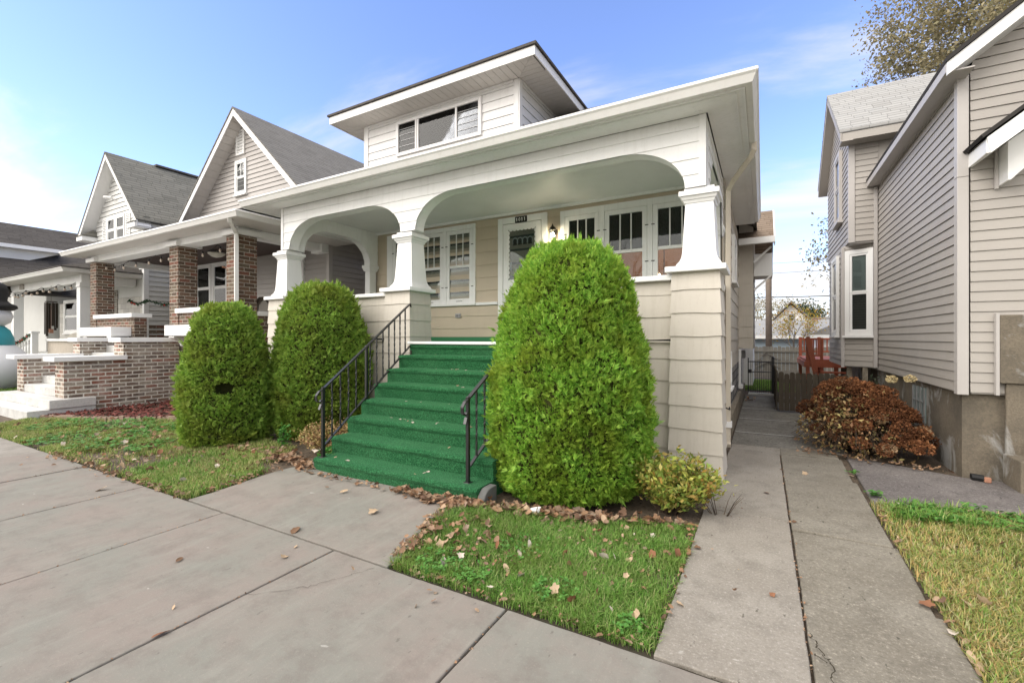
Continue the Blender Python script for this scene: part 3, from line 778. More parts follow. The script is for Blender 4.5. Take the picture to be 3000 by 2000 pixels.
courses(w_, mxp(-0.53), 5.9, 7.85, 0, 2.22, 0.262, wave=0.006, seed=7)
courses(w_, mxp(-8.24, -1), 5.9, 7.85, 0, 2.24, 0.262, wave=0.006, seed=7)
w_.box(-8.1, -5.40, 5.503, 5.64, 0, 2.235); w_.box(-2.55, -0.90, 5.523, 5.66, 0, 1.50); w_.box(-2.55, -0.90, 5.526, 5.66, 1.56, 2.215); w_.box(-0.70, -0.535, 5.9, 7.9, 0, 2.215); w_.box(-8.235, -8.10, 5.9, 7.9, 0, 2.235)
add(w_, "porch_parapet", M['cream'], A)
w_ = MB(); w_.box(-8.12, -5.40, 5.44, 5.70, 2.24, 2.30); w_.box(-2.62, -0.91, 5.45, 5.72, 2.222, 2.285); w_.box(-0.76, -0.46, 5.98, 7.83, 2.222, 2.285); w_.box(-8.30, -8.04, 5.98, 7.83, 2.242, 2.30)
adds(w_, "parapet_ledge", M['whiteclean'], A, bevel=0.008)
w_ = MB(); w_.box(-2.56, -0.90, 5.47, 5.51, 1.497, 1.515); w_.box(-8.05, -5.42, 5.46, 5.51, 1.497, 1.515)
adds(w_, "drain_lip", M['cream'], A)
w_ = MB(); w_.box(-2.54, -0.905, 5.515, 5.523, 1.512, 1.545); w_.box(-8.0, -5.42, 5.483, 5.495, 1.514, 1.545)
adds(w_, "drain_slot", M['black'], A)
add(MB().prism([(-8.08, 5.66), (-4.86, 5.66), (-4.86, 5.40), (-2.56, 5.40), (-2.56, 5.67), (-0.72, 5.67), (-0.72, 7.88), (-8.08, 7.88)], lambda a, b_, d_: (a, b_, d_), 1.36, 1.487), "porch_floor", M['greenfloor'], A)
add(MB().box(-4.86, -2.56, 5.33, 5.398, 1.455, 1.497), "floor_nosing", M['whiteclean'], A, bevel=0.01)

# arched frieze: solid with elliptical arch openings, lapped boards on its face
def arch_outline(u0, u1, zt, opens, zs=3.275, ztop=3.795, rx=0.73):
    P = [(u0, zt), (u0, zs)]
    for a, b_ in opens:
        P.append((a, zs))
        for i in range(1, 13):
            t = math.pi / 2 * i / 12; P.append((a + rx * (1 - math.cos(t)), zs + (ztop - zs) * math.sin(t)))
        for i in range(12, -1, -1):
            t = math.pi / 2 * i / 12; P.append((b_ - rx * (1 - math.cos(t)), zs + (ztop - zs) * math.sin(t)))
    P += [(u1, zs), (u1, zt)]
    return P
def lap_poly(mb, P, mp_, edges, lip=0.012, base=0.002, th=0.02):
    bm = bmesh.new(); vs = [bm.verts.new((p[0], p[1], 0)) for p in P]; bm.faces.new(vs).normal_update()
    bmesh.ops.triangulate(bm, faces=bm.faces[:], ngon_method='EAR_CLIP')
    for a, b_ in zip(edges[:-1], edges[1:]):
        q = bm.copy()
        bmesh.ops.bisect_plane(q, geom=q.verts[:] + q.edges[:] + q.faces[:], plane_co=(0, a, 0), plane_no=(0, 1, 0), clear_inner=True)
        bmesh.ops.bisect_plane(q, geom=q.verts[:] + q.edges[:] + q.faces[:], plane_co=(0, b_, 0), plane_no=(0, 1, 0), clear_outer=True)
        off = lambda z: base + lip * (b_ - z) / (b_ - a)
        for f in q.faces: mb.poly([mp_(v.co.x, v.co.y, off(v.co.y)) for v in f.verts])
        for e in q.edges:
            if len(e.link_faces) == 1:
                p, r = e.verts[0].co, e.verts[1].co
                mb.poly([mp_(p.x, p.y, off(p.y)), mp_(r.x, r.y, off(r.y)), mp_(r.x, r.y, -th), mp_(p.x, p.y, -th)])
        q.free()
    bm.free()
P = arch_outline(XL, XR, 4.085, [(-8.02, -5.15), (-4.84, -0.785)])
fb = MB(); fb.prism(P, lambda a, b_, d: (a, d, b_), YF, YF + 0.20)
add(fb, "porch_frieze", M['white'], A)
lb = MB(); lap_poly(lb, P, my(YF), [3.275, 3.42, 3.60, 3.79, 3.95, 4.085])
lb.box(XR - 0.075, XR - 0.002, YF - 0.022, YF - 0.004, 3.276, 4.08); lb.box(XL, XL + 0.07, YF - 0.022, YF - 0.004, 3.276, 4.08)
add(lb, "frieze_boards", M['white'], A)
# trim bead on the inner lower edge of each arch
for sgn, X0, dd in ((1, XR, 1), (-1, XL, -1)):
    P2 = arch_outline(YF + 0.205, YB - 0.01, 4.085, [(5.86, 7.60)], rx=0.55)
    sb = MB(); sb.prism(P2, (lambda a, b_, d: (d, a, b_)), X0 - dd * 0.18, X0)
    so = add(sb, "side_frieze", M['white'], A)
    sl_ = MB(); lap_poly(sl_, P2, mxp(X0, dd), [3.275, 3.42, 3.60, 3.79, 3.95, 4.085])
    lap_poly(sl_, P2, mxp(X0 - dd * 0.18, -dd), [3.275, 3.42, 3.60, 3.79, 3.95, 4.05], lip=0.008)
    add(sl_, "frieze_boards", M['white'], so)
    pl = MB(); cx = X0 - dd * 0.09
    pl.frust((cx, 7.70), 0.085, 0.10, 2.30, 0.075, 0.095, 3.13); pl.frust((cx, 7.70), 0.10, 0.115, 3.131, 0.12, 0.135, 3.20); pl.frust((cx, 7.70), 0.13, 0.145, 3.201, 0.13, 0.145, 3.272)
    add(pl, "pilaster", M['whiteclean'], A, bevel=0.004)
add(MB().box(XL + 0.19, XR - 0.19, YF + 0.202, YB - 0.02, 4.05, 4.082), "porch_ceiling", M['ceiling'], A)
cm = MB(); cm.box(XL + 0.19, XR - 0.19, YB - 0.065, YB - 0.018, 4.0, 4.049); cm.box(XL + 0.19, XR - 0.19, YF + 0.203, YF + 0.23, 4.01, 4.049)
adds(cm, "ceiling_moulding", M['white'], A)

# house wall behind the porch, with the opening of the lit room
RX0, RX1, RZ0, RZ1 = -3.20, -0.93, 2.60, 3.76
wl = MB(); courses(wl, my(YB), -8.12, -0.56, 1.49, 4.08, 0.262, lip=0.016, wave=0.006, seed=11, holes=[(RX0, RX1, RZ0, RZ1)])
add(wl, "front_wall", M['tan'], A)
bd = MB()
bd.box(-8.16, -3.5, YB + 0.01, 12.4, 0, 4.09); bd.box(-3.5, -0.53, 10.6, 12.4, 0, 4.09); bd.box(-3.5, -0.53, YB + 0.012, 10.6, 0, 1.7); bd.box(-3.5, -0.53, YB + 0.012, 10.6, 3.95, 4.088)
bd.box(-0.70, -0.532, YB + 0.014, 10.6, 1.7, 3.95); bd.box(-8.155, -0.545, 12.4, 17, 0, 4.08)
add(bd, "house_body", M['cream'], A)
sw = MB(); courses(sw, mxp(-0.53), 7.87, 12.4, 0.98, 4.085, 0.262, wave=0.01, seed=12)
courses(sw, mxp(-8.16, -1), 7.87, 16, 0.5, 4.08, 0.262, seed=13)
add(sw, "side_wall", M['cream'], A)
rm = MB(); rm.box(-3.45, -0.72, 10.50, 10.58, 1.71, 3.94)
add(rm, "room_wall", M['roomwall'], A)
rm = MB(); rm.box(-3.48, -3.44, YB + 0.05, 10.5, 1.71, 3.94); rm.box(-0.74, -0.71, YB + 0.05, 10.5, 1.71, 3.94); rm.box(-3.44, -0.75, YB + 0.05, 10.49, 3.90, 3.94)
adds(rm, "room_side_wall", M['roomwall'], A)
# window groups on the porch wall
def group_window(u0, u1, z0, z1, cols, zglass0, zglass1, zmeet, hole=False):
    w_ = MB(); mp_ = my(YB)
    xs = [u0] + [q for c in cols for q in (c[0] - 0.085, c[1] + 0.085)] + [u1]
    for a, b_ in zip(xs[::2], xs[1::2]): mbox(w_, mp_, a, b_, z0, z1, -0.02 if not hole else -0.03, 0.040)
    for c in cols:
        mbox(w_, mp_, c[0] - 0.085, c[1] + 0.085, z0, zglass0 - 0.105, -0.02, 0.0395); mbox(w_, mp_, c[0] - 0.085, c[1] + 0.085, zglass1 + 0.085, z1, -0.02, 0.0395)
    mbox(w_, mp_, u0 - 0.02, u1 + 0.02, z0 - 0.05, z0 - 0.002, -0.02, 0.075)
    wo = add(w_, "window", M['white'], A, bevel=0.004)
    for i, (a, b_) in enumerate(cols):
        s_ = MB(); frame(s_, mp_, a - 0.081, b_ + 0.081, zglass0 - 0.101, zglass1 + 0.081, 0.08, -0.02, 0.036, tb=0.10)
        mbox(s_, mp_, a, b_, zmeet - 0.03, zmeet + 0.025, -0.01, 0.03)
        for q in (1, 2):
            x = a + (b_ - a) * q / 3; mbox(s_, mp_, x - 0.010, x + 0.010, zmeet + 0.026, zglass1, -0.005, 0.026)
        add(s_, "sash", M['white'], wo, bevel=0.003)
        add(mbox(MB(), mp_, a, b_, zglass0, zmeet - 0.03, 0.006, 0.010), "pane", M['glass'], wo)
        add(mbox(MB(), mp_, a, b_, zmeet + 0.02, zglass1, 0.008, 0.012), "pane", M['glass'], wo)
        hb = MB()
        for zz_ in (zglass0 + 0.25, zglass1 - 0.25):
            for x in (a - 0.078, b_ + 0.078): mbox(hb, mp_, x - 0.028, x + 0.028, zz_ - 0.006, zz_ + 0.008, 0.036, 0.046)
        if not hole: mbox(hb, mp_, (a + b_) / 2 - 0.08, (a + b_) / 2 + 0.08, zglass0 - 0.06, zglass0 - 0.052, 0.036, 0.045)
        adds(hb, "catch", M['black'], wo)
        if not hole:
            mt = ['dark', 'blinds', 'blinds'][i]
            add(mbox(MB(), mp_, a, b_, zmeet, zglass1, 0.0005, 0.003), "blind", M['blinds'], wo)
            add(mbox(MB(), mp_, a, b_, zglass0, zmeet, 0.0005, 0.003), "blind", M[['blinds', 'dark', 'blinds'][i]], wo)
        else:
            add(mbox(MB(), mp_, a - 0.03, b_ + 0.03, zmeet - 0.02, zglass1 + 0.03, -0.06, -0.05), "blind", M['dark'], wo)
    return wo
group_window(-7.75, -5.25, 2.29, 3.95, [(-7.48, -6.96), (-6.70, -6.18), (-5.92, -5.40)], 2.39, 3.77, 3.08)
group_window(-3.33, -0.75, 2.49, 3.93, [(-3.15, -2.66), (-2.39, -1.81), (-1.55, -0.97)], 2.61, 3.73, 3.07, True)
add(MB().box(-5.24, -4.70, YB - 0.055, YB - 0.01, 2.235, 2.288), "belt_board", M['white'], A)
add(MB().box(-8.05, -4.70, YB - 0.030, YB - 0.012, 1.489, 1.575), "baseboard", M['greenfloor'], A)
pv = MB(); pv.box(-5.77, -5.63, YB - 0.034, YB - 0.022, 1.985, 2.075)
po_ = add(pv, "outlet_cover", M['greymetal'], A, bevel=0.004)
pv = MB()
for i in range(3): pv.box(-5.745 + i * 0.038, -5.73 + i * 0.038, YB - 0.038, YB - 0.035, 2.0, 2.055)
adds(pv, "outlet_slot", M['dark'], po_)
# entrance: casing, storm door with scalloped panel edge, green door behind
mp_ = my(YB); d = MB()
mbox(d, mp_, -4.69, -4.575, 1.49, 3.955, 0, 0.05); mbox(d, mp_, -3.715, -3.60, 1.49, 3.955, 0, 0.05); mbox(d, mp_, -4.575, -3.715, 3.83, 3.955, 0, 0.05)
add(d, "door_casing", M['white'], A, bevel=0.005)
X0, X1, Z0, Z1 = -4.44, -3.86, 2.73, 3.69
sd2 = MB()
out_ = [(-4.565, 1.50), (-3.725, 1.50), (-3.725, 3.82), (-4.565, 3.82)]
mbox(sd2, mp_, -4.565, X0 - 0.02, 1.50, 3.82, 0.004, 0.045); mbox(sd2, mp_, X1 + 0.02, -3.725, 1.50, 3.82, 0.004, 0.045)
mbox(sd2, mp_, X0 - 0.02, X1 + 0.02, 1.50, Z0 - 0.02, 0.004, 0.045); mbox(sd2, mp_, X0 - 0.02, X1 + 0.02, Z1 + 0.02, 3.82, 0.004, 0.045)
mbox(sd2, mp_, X0, X1, 2.60, 2.62, 0.045, 0.053); mbox(sd2, mp_, X0, X1, 2.52, 2.54, 0.045, 0.053); mbox(sd2, mp_, X0 + 0.03, X1 - 0.03, 1.65, 2.42, 0.045, 0.05)
sdo = add(sd2, "storm_door", M['whiteclean'], A, bevel=0.004)
sc_ = MB()
def scallop(p, q, n, inward):
    for i in range(n):
        c0 = (p[0] + (q[0] - p[0]) * (i + 0.5) / n, p[1] + (q[1] - p[1]) * (i + 0.5) / n)
        L = math.hypot(q[0] - p[0], q[1] - p[1]) / n; ax = ((q[0] - p[0]) / (L * n), (q[1] - p[1]) / (L * n))
        pts = [(c0[0] + ax[0] * L / 2 * math.cos(t) + inward[0] * 0.035 * math.sin(t), c0[1] + ax[1] * L / 2 * math.cos(t) + inward[1] * 0.035 * math.sin(t)) for t in [math.pi * j / 8 for j in range(9)]]
        sc_.prism(pts, lambda a, b_, dd: (a, YB - dd, b_), 0.022, 0.034)
scallop((X0 - 0.02, Z0), (X0 - 0.02, Z1), 11, (1, 0)); scallop((X1 + 0.02, Z0), (X1 + 0.02, Z1), 11, (-1, 0)); scallop((X0, Z1 + 0.02), (X1, Z1 + 0.02), 7, (0, -1))
add(sc_, "scalloped_edge", M['whiteclean'], sdo)
add(mbox(MB(), mp_, X0 - 0.02, X1 + 0.02, Z0 - 0.02, Z1 + 0.02, 0.016, 0.020), "pane", M['glass'], sdo)
gd = MB(); mbox(gd, mp_, -4.57, -3.72, 1.50, 3.825, -0.004, 0.003)
gdo = add(gd, "green_door", M['doorgreen'], A)
aw = MB()
for i in range(4):
    a = -4.37 + i * 0.112; pts = [(a, 3.38)] + [(a, 3.50)] + [(a + 0.056 - 0.056 * math.cos(math.pi * j / 8), 3.50 + 0.05 * math.sin(math.pi * j / 8)) for j in range(1, 8)] + [(a + 0.112, 3.50), (a + 0.112, 3.38)]
    aw.prism(pts, lambda x, z, dd: (x, YB - dd, z), 0.004, 0.010)
aw.box(-4.40, -3.90, YB - 0.010, YB - 0.004, 3.335, 3.378)
awo = add(aw, "fanlight_frame", M['whiteclean'], gdo)
aw = MB()
for i in range(4):
    a = -4.355 + i * 0.112; pts = [(a, 3.395), (a, 3.49)] + [(a + 0.041 - 0.041 * math.cos(math.pi * j / 8), 3.49 + 0.035 * math.sin(math.pi * j / 8)) for j in range(1, 8)] + [(a + 0.082, 3.49), (a + 0.082, 3.395)]
    aw.prism(pts, lambda x, z, dd: (x, YB - dd, z), 0.0105, 0.0125)
adds(aw, "fanlight_pane", M['dark'], awo)
aw = MB(); frame(aw, mp_, -4.42, -3.92, 2.0, 3.12, 0.025, 0.004, 0.010); add(aw, "door_panel_moulding", M['whiteclean'], gdo)
# house number 1011
hp = MB(); hp.box(-4.285, -4.02, YB - 0.064, YB - 0.050, 3.825, 3.945)
hpo = add(hp, "house_number_plate", M['black'], A, bevel=0.006)
dg = MB(); yy = YB - 0.069
def digit(x, ch_):
    if ch_ == '1':
        dg.box(x + 0.013, x + 0.026, yy, yy + 0.005, 3.85, 3.918); dg.box(x + 0.004, x + 0.0128, yy, yy + 0.005, 3.90, 3.912)
    else:
        o_ = [(x + 0.021 + 0.021 * math.cos(t), 3.884 + 0.034 * math.sin(t)) for t in [2 * math.pi * j / 16 for j in range(16)]]
        i_ = [(x + 0.021 + 0.010 * math.cos(t), 3.884 + 0.022 * math.sin(t)) for t in [2 * math.pi * j / 16 for j in range(16)]]
        for j in range(16):
            k = (j + 1) % 16; dg.poly([(o_[j][0], yy, o_[j][1]), (o_[k][0], yy, o_[k][1]), (i_[k][0], yy, i_[k][1]), (i_[j][0], yy, i_[j][1])])
for i, ch_ in enumerate("1011"): digit(-4.262 + i * 0.058, ch_)
add(dg, "house_number", M['whiteclean'], hpo)
# porch lantern, lit
lx, ly, lz = -3.43, YB - 0.16, 3.50
ln = MB(); ln.lathe((lx, ly, lz + 0.06), [(0.075, 0), (0.07, 0.02), (0.05, 0.055), (0.02, 0.08), (0.012, 0.10), (0.004, 0.125)], 12); ln.box(lx - 0.035, lx + 0.035, YB - 0.03, YB - 0.012, lz - 0.08, lz + 0.10); ln.tube([(lx, YB - 0.03, lz + 0.03), (lx, YB - 0.08, lz + 0.14), (lx, ly, lz + 0.14)], 0.008)
for i in range(6):
    t = math.pi / 3 * i; ln.tube([(lx + 0.068 * math.cos(t), ly + 0.068 * math.sin(t), lz + 0.06), (lx + 0.05 * math.cos(t), ly + 0.05 * math.sin(t), lz - 0.085)], 0.004, 4)
ln.lathe((lx, ly, lz - 0.095), [(0.02, 0), (0.052, 0.005), (0.052, 0.014), (0.02, 0.018)], 12)
lno = add(ln, "porch_lantern", M['bronze'], A)
gl = MB(); gl.lathe((lx, ly, lz - 0.075), [(0.046, 0), (0.062, 0.13), (0.0621, 0.1301)], 12); add(gl, "lantern_glass", M['glass'], lno)
add(MB().sphere((lx, ly, lz - 0.02), 0.030, 10, 7, 1.3), "bulb", emis("lantern_bulb", (1.0, 0.84, 0.6), 60), lno)
pl_ = bpy.data.lights.new("lantern_light", 'POINT'); pl_.energy = 2.5; pl_.color = (1, 0.82, 0.58); pl_.shadow_soft_size = 0.05
plo = bpy.data.objects.new("lantern_light", pl_); C.objects.link(plo); plo.location = (lx, ly - 0.02, lz - 0.13)
# lit room: chandelier behind the right windows
rl = bpy.data.lights.new("room_light", 'POINT'); rl.energy = 15; rl.color = (1, 0.58, 0.26); rl.shadow_soft_size = 0.15
rlo = bpy.data.objects.new("room_light", rl); C.objects.link(rlo); rlo.location = (-1.9, 9.2, 3.35)
ch = thing("chandelier", "small chandelier of lit candle bulbs glowing behind the right porch window", "chandelier", (-1.62, 8.75, 2.85))
cm = MB(); cm.tube([(-1.62, 8.75, 3.9), (-1.62, 8.75, 2.62)], 0.01)
for i in range(6):
    t = 2 * math.pi * i / 6; x, y = -1.62 + 0.25 * math.cos(t), 8.75 + 0.25 * math.sin(t); cm.tube([(-1.62, 8.75, 2.66), ((x - 1.62) / 2, (y + 8.75) / 2, 2.58), (x, y, 2.70)], 0.008, 5)
add(cm, "arm", M['bronze'], ch)
for i in range(6):
    t = 2 * math.pi * i / 6; add(MB().sphere((-1.62 + 0.25 * math.cos(t), 8.75 + 0.25 * math.sin(t), 2.76), 0.022, 8, 6, 1.7), "bulb", M['bulb'], ch)

# roof, eaves, gutters
EX0, EX1, EY = -8.85, -0.158, 5.10
SL = 0.56
def zr(y): return 4.20 + SL * (y - EY)
rf = MB()
hw = (EX1 - EX0) / 2; cxr = (EX0 + EX1) / 2; zr0 = 4.205; zrd = zr0 + SL * hw; ry = EY + hw; yb = 16.0
a = [(EX0 - .02, EY - .035, zr0), (EX1 + .035, EY - .035, zr0), (EX1 + .035, yb, zr0), (EX0 - .02, yb, zr0)]
r0, r1 = (cxr, ry, zrd), (cxr, yb, zrd)
rf.poly([a[0], a[1], r0]); rf.poly([a[1], a[2], r1, r0]); rf.poly([a[3], a[0], r0, r1]); rf.poly([a[2], a[3], r1])
t_ = 0.03; rf.rings([[(x, y, z) for x, y, z in a], [(x, y, z - t_) for x, y, z in a]], True, False)
ro = add(rf, "roof", M['roofgrey'], A)
so_ = MB(); so_.box(EX0 + 0.02, EX1 - 0.02, EY + 0.02, YF - 0.015, 4.085, 4.10); so_.box(XR + 0.015, EX1 - 0.02, YF - 0.014, 11.3, 4.086, 4.10); so_.box(EX0 + 0.02, XL - 0.015, YF - 0.014, 15.5, 4.086, 4.10)
add(so_, "soffit", M['white'], A)
so_ = MB(); so_.box(-0.25, -0.235, EY + 0.08, 11.2, 4.072, 4.0848); so_.box(EX0 + 0.1, -0.25, EY + 0.065, EY + 0.08, 4.074, 4.0848)
adds(so_, "soffit_bead", M['white'], A)
fa = MB(); fa.rings([[(x, y, z) for x, y, z in ((EX0 + ox * 0, EY - 0, 0),)] for ox in ()]) if False else None
fa = MB(); gutter_run(fa, [(EX0, 15.5, -1, 0), (EX0, EY, -1, -1), (EX1, EY, 1, -1), (EX1, 11.25, 1, 0)], [(-0.02, 4.20), (0.0, 4.20), (0.0, 4.072), (-0.02, 4.072)])
add(fa, "fascia", M['white'], A)
gt = MB(); gutter_run(gt, [(EX0 - 0.0, EY, 0, -1), (EX1, EY, 1, -1), (EX1, 11.2, 1, 0)], [(o + 0.002, z) for o, z in kprof(4.208, 0.125, 0.12)])
add(gt, "gutter", M['gutter'], A, bevel=0.004)
ds = MB(); dsx = -0.43
ds.tube([(-0.10, 6.65, 4.10), (-0.10, 6.65, 4.00), (-0.15, 6.70, 3.92), (-0.36, 6.92, 3.72), (-0.425, 6.99, 3.62), (-0.43, 7.0, 3.5), (-0.43, 7.0, 0.09), (-0.42, 6.93, 0.05)], 0.046, 4)
add(ds, "downspout", paint("cream_downspout", (0.56, 0.50, 0.41), streak=0.2, rough=0.4), A, bevel=0.006)
add(MB().box(-0.475, -0.378, 6.948, 7.052, 0.30, 0.38), "downspout_sticker", M['whiteclean'], A)
cb = MB(); cb.tube([(-0.50, 6.75, 3.4), (-0.495, 6.76, 1.2), (-0.50, 6.74, 0.75), (-0.46, 6.80, 0.60), (-0.40, 6.9, 0.56), (-0.42, 7.1, 0.62), (-0.49, 7.2, 0.8)], 0.009, 6)
add(cb, "cable", M['black'], A)

# dormer
DX0, DX1, DY, DZ = -6.60, -3.285, 6.10, 5.55
dw = MB(); courses(dw, my(DY), DX0, DX1, 4.74, DZ, 0.145, lip=0.014, gap=0.005); 
courses(dw, mxp(DX1), DY + 0.005, 7.7, 4.74, DZ, 0.145, lip=0.014, gap=0.005); courses(dw, mxp(DX0, -1), DY + 0.005, 7.7, 4.74, DZ, 0.145, lip=0.014, gap=0.005)
dw.box(DX0 + 0.01, DX1 - 0.01, DY + 0.01, 7.7, 4.4, DZ)
dwo = add(dw, "dormer", M['vinylwhite'], A)
dc = MB()
for x, s_ in ((DX1, -1), (DX0, 1)):
    dc.box(min(x, x + s_ * 0.085), max(x, x + s_ * 0.085), DY - 0.022, DY - 0.004, 4.6, DZ - 0.002)
dc.box(DX1 + 0.003, DX1 + 0.024, DY - 0.021, DY + 0.075, 4.6, DZ - 0.003); dc.box(DX0 - 0.024, DX0 - 0.003, DY - 0.021, DY + 0.075, 4.6, DZ - 0.003)
dc.box(DX0 + 0.09, DX1 - 0.09, DY - 0.03, DY - 0.003, DZ - 0.035, DZ - 0.001); dc.box(DX1 + 0.003, DX1 + 0.03, DY + 0.08, 7.6, DZ - 0.035, DZ - 0.001)
add(dc, "corner_board", M['vinylwhite'], dwo, bevel=0.004)
ds_ = MB(); ex0, ex1, ey = -7.08, -2.80, 5.665
n_ = 26
for i in range(n_):
    x0 = DX0 + (DX1 - DX0) * i / n_; x1 = DX0 + (DX1 - DX0) * (i + 1) / n_ - 0.006
    k0 = ey + 0.02
    ds_.box(x0, x1, k0, DY, DZ + 0.002, DZ + 0.02)
for i in range(4):   # mitred corner boards
    for sx, xc in ((1, DX1), (-1, DX0)):
        a0 = 0.11 * i + 0.004; a1 = min(0.11 * (i + 1), 0.43)
        p = [(xc + sx * a0, DY - a0 - 0.0), (xc + sx * a1, DY - a1), (xc + sx * a1, ey + 0.02), (xc + sx * a0, ey + 0.02)]
        ds_.prism(p, lambda a, b_, d_: (a, b_, d_), DZ + 0.002, DZ + 0.02)
        p = [(xc + sx * a0, DY - a0 + 0.004), (xc + sx * 0.435, DY - a0 + 0.004), (xc + sx * 0.435, DY - a1 + 0.006), (xc + sx * a1, DY - a1 + 0.006)]
        ds_.prism(p, lambda a, b_, d_: (a, b_, d_), DZ + 0.002, DZ + 0.02)
for i in range(14):
    y0 = DY + 0.11 * i + 0.008; y1 = DY + 0.11 * (i + 1)
    ds_.box(DX1 + 0.002, DX1 + 0.46, y0, y1, DZ + 0.002, DZ + 0.02); ds_.box(DX0 - 0.46, DX0 - 0.002, y0, y1, DZ + 0.002, DZ + 0.02)
add(ds_, "dormer_soffit", M['soffit'], dwo)
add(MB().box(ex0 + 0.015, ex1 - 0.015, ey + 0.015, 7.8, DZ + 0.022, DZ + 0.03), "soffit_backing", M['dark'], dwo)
df = MB(); gutter_run(df, [(ex0, 7.9, -1, 0), (ex0, ey, -1, -1), (ex1, ey, 1, -1), (ex1, 7.9, 1, 0)], [(-0.02, DZ + 0.12), (0.0, DZ + 0.12), (0.0, DZ - 0.012), (-0.02, DZ - 0.012)])
add(df, "dormer_fascia", M['vinylwhite'], dwo, bevel=0.003)
dr = MB(); z0 = DZ + 0.125; sl2 = 0.30
e_ = [(ex0 - 0.03, ey - 0.03), (ex1 + 0.03, ey - 0.03), (ex1 + 0.03, 8.3), (ex0 - 0.03, 8.3)]
dr.rings([[(x, y, z0) for x, y in e_], [(x, y, z0 + 0.035) for x, y in e_]], True, True)
ap = [(-5.7, 6.9), (-4.18, 6.9), (-4.18, 8.3), (-5.7, 8.3)]
dr.rings([[(x, y, z0 + 0.036) for x, y in e_], [(x, y, z0 + 0.036 + 0.30) for x, y in ap]], True, True)
add(dr, "dormer_roof", M['roofdark'], dwo)
# dormer window: fixed pane between two louvred lights
wx = MB(); mp_ = my(DY)
frame(wx, mp_, -5.79, -3.96, 4.82, 5.445, 0.055, 0.0, 0.045); mbox(wx, mp_, -5.345, -5.315, 4.876, 5.389, 0, 0.042); mbox(wx, mp_, -5.302, -5.268, 4.876, 5.389, 0, 0.042); mbox(wx, mp_, -4.475, -4.44, 4.876, 5.389, 0, 0.042)
wxo = add(wx, "dormer_window", M['vinylwhite'], A, bevel=0.004)
add(mbox(MB(), mp_, -5.265, -4.478, 4.878, 5.387, 0.022, 0.026), "pane", M['glassdark'], wxo)
add(mbox(MB(), mp_, -5.73, -4.02, 4.88, 5.385, 0.013, 0.016), "window_shade", plain("window_shade", (0.10, 0.10, 0.105), 0.8), wxo)
for a, b_ in ((-5.732, -5.348), (-4.437, -4.02)):
    q = MB(); fr = MB()
    for i in range(5):
        z = 4.882 + 0.101 * i
        q.prism([(0.021, z + 0.0985), (0.025, z + 0.0985), (0.0265, z), (0.0225, z)], lambda o, zz_, x: (x, DY - o, zz_), a, b_)
        fr.box(a, b_, DY - 0.034, DY - 0.0305, z - 0.001, z + 0.005)
    adds(q, "louvre_pane", M['glassdark'], wxo); adds(fr, "louvre_edge", M['greymetal'], wxo)

# side wall: stone band, footing, small windows, rear bay with bracketed gable
add(MB().box(-0.62, -0.52, 7.0, 14.3, 0.28, 0.98), "stone_band", M['stoneband'], A)
add(MB().box(-0.62, -0.44, 7.02, 14.3, -0.05, 0.28), "footing", M['stucco'], A)
window(A, mxp(-0.52), 8.15, 8.75, 0.72, 1.32, M['white'], cas=0.07, sash=0.04)
window(A, mxp(-0.52), 9.6, 10.5, 2.65, 3.55, M['white'], cas=0.07, sash=0.04)
by = MB(); courses(by, my(12.4), -0.525, -0.20, 1.30, 4.1, 0.262, wave=0.006, seed=31); courses(by, mxp(-0.20), 12.4, 14.6, 1.30, 4.1, 0.262, wave=0.006, seed=32); by.box(-0.52, -0.205, 12.405, 14.6, 1.30, 4.4)
byo = add(by, "side_bay", M['cream'], A)
window(byo, mxp(-0.20), 12.75, 14.2, 2.2, 3.7, M['white'], cas=0.08) if False else None
gb = MB(); gb.prism([(12.0, 3.75), (13.5, 4.75), (15.0, 3.75), (15.0, 3.86), (13.5, 4.87), (12.0, 3.86)], lambda y, z, x: (x, y, z), -2.5, 0.22)
add(gb, "bay_roof", M['roofbrown'], byo)
gb = MB(); gb.prism([(11.95, 3.68), (13.5, 4.71), (15.05, 3.68), (15.05, 3.85), (13.5, 4.88), (11.95, 3.85)], lambda y, z, x: (x, y, z), 0.222, 0.25); gb.box(-0.5, 0.25, 11.82, 11.94, 3.74, 3.88)
gb.box(-0.19, 0.2, 12.42, 12.47, 3.05, 3.12); gb.tube([(-0.19, 12.44, 2.72), (0.17, 12.44, 3.05)], 0.03, 4); gb.tube([(-0.19, 12.2, 3.36), (0.17, 12.2, 3.70)], 0.03, 4)
gb.box(-0.19, 0.21, 12.5, 13.6, 3.1, 3.6)
add(gb, "bay_bracket", M['white'], byo)
rc = MB(); rc.box(-0.515, -0.46, 12.2, 12.3, 0.42, 1.28); rc.box(-0.515, -0.42, 12.1, 12.4, 0.34, 0.42)
add(rc, "bay_post", M['white'], byo)
add(MB().box(-0.515, -0.40, 13.2, 13.45, 1.02, 1.22), "meter_box", M['greymetal'], A, bevel=0.02)

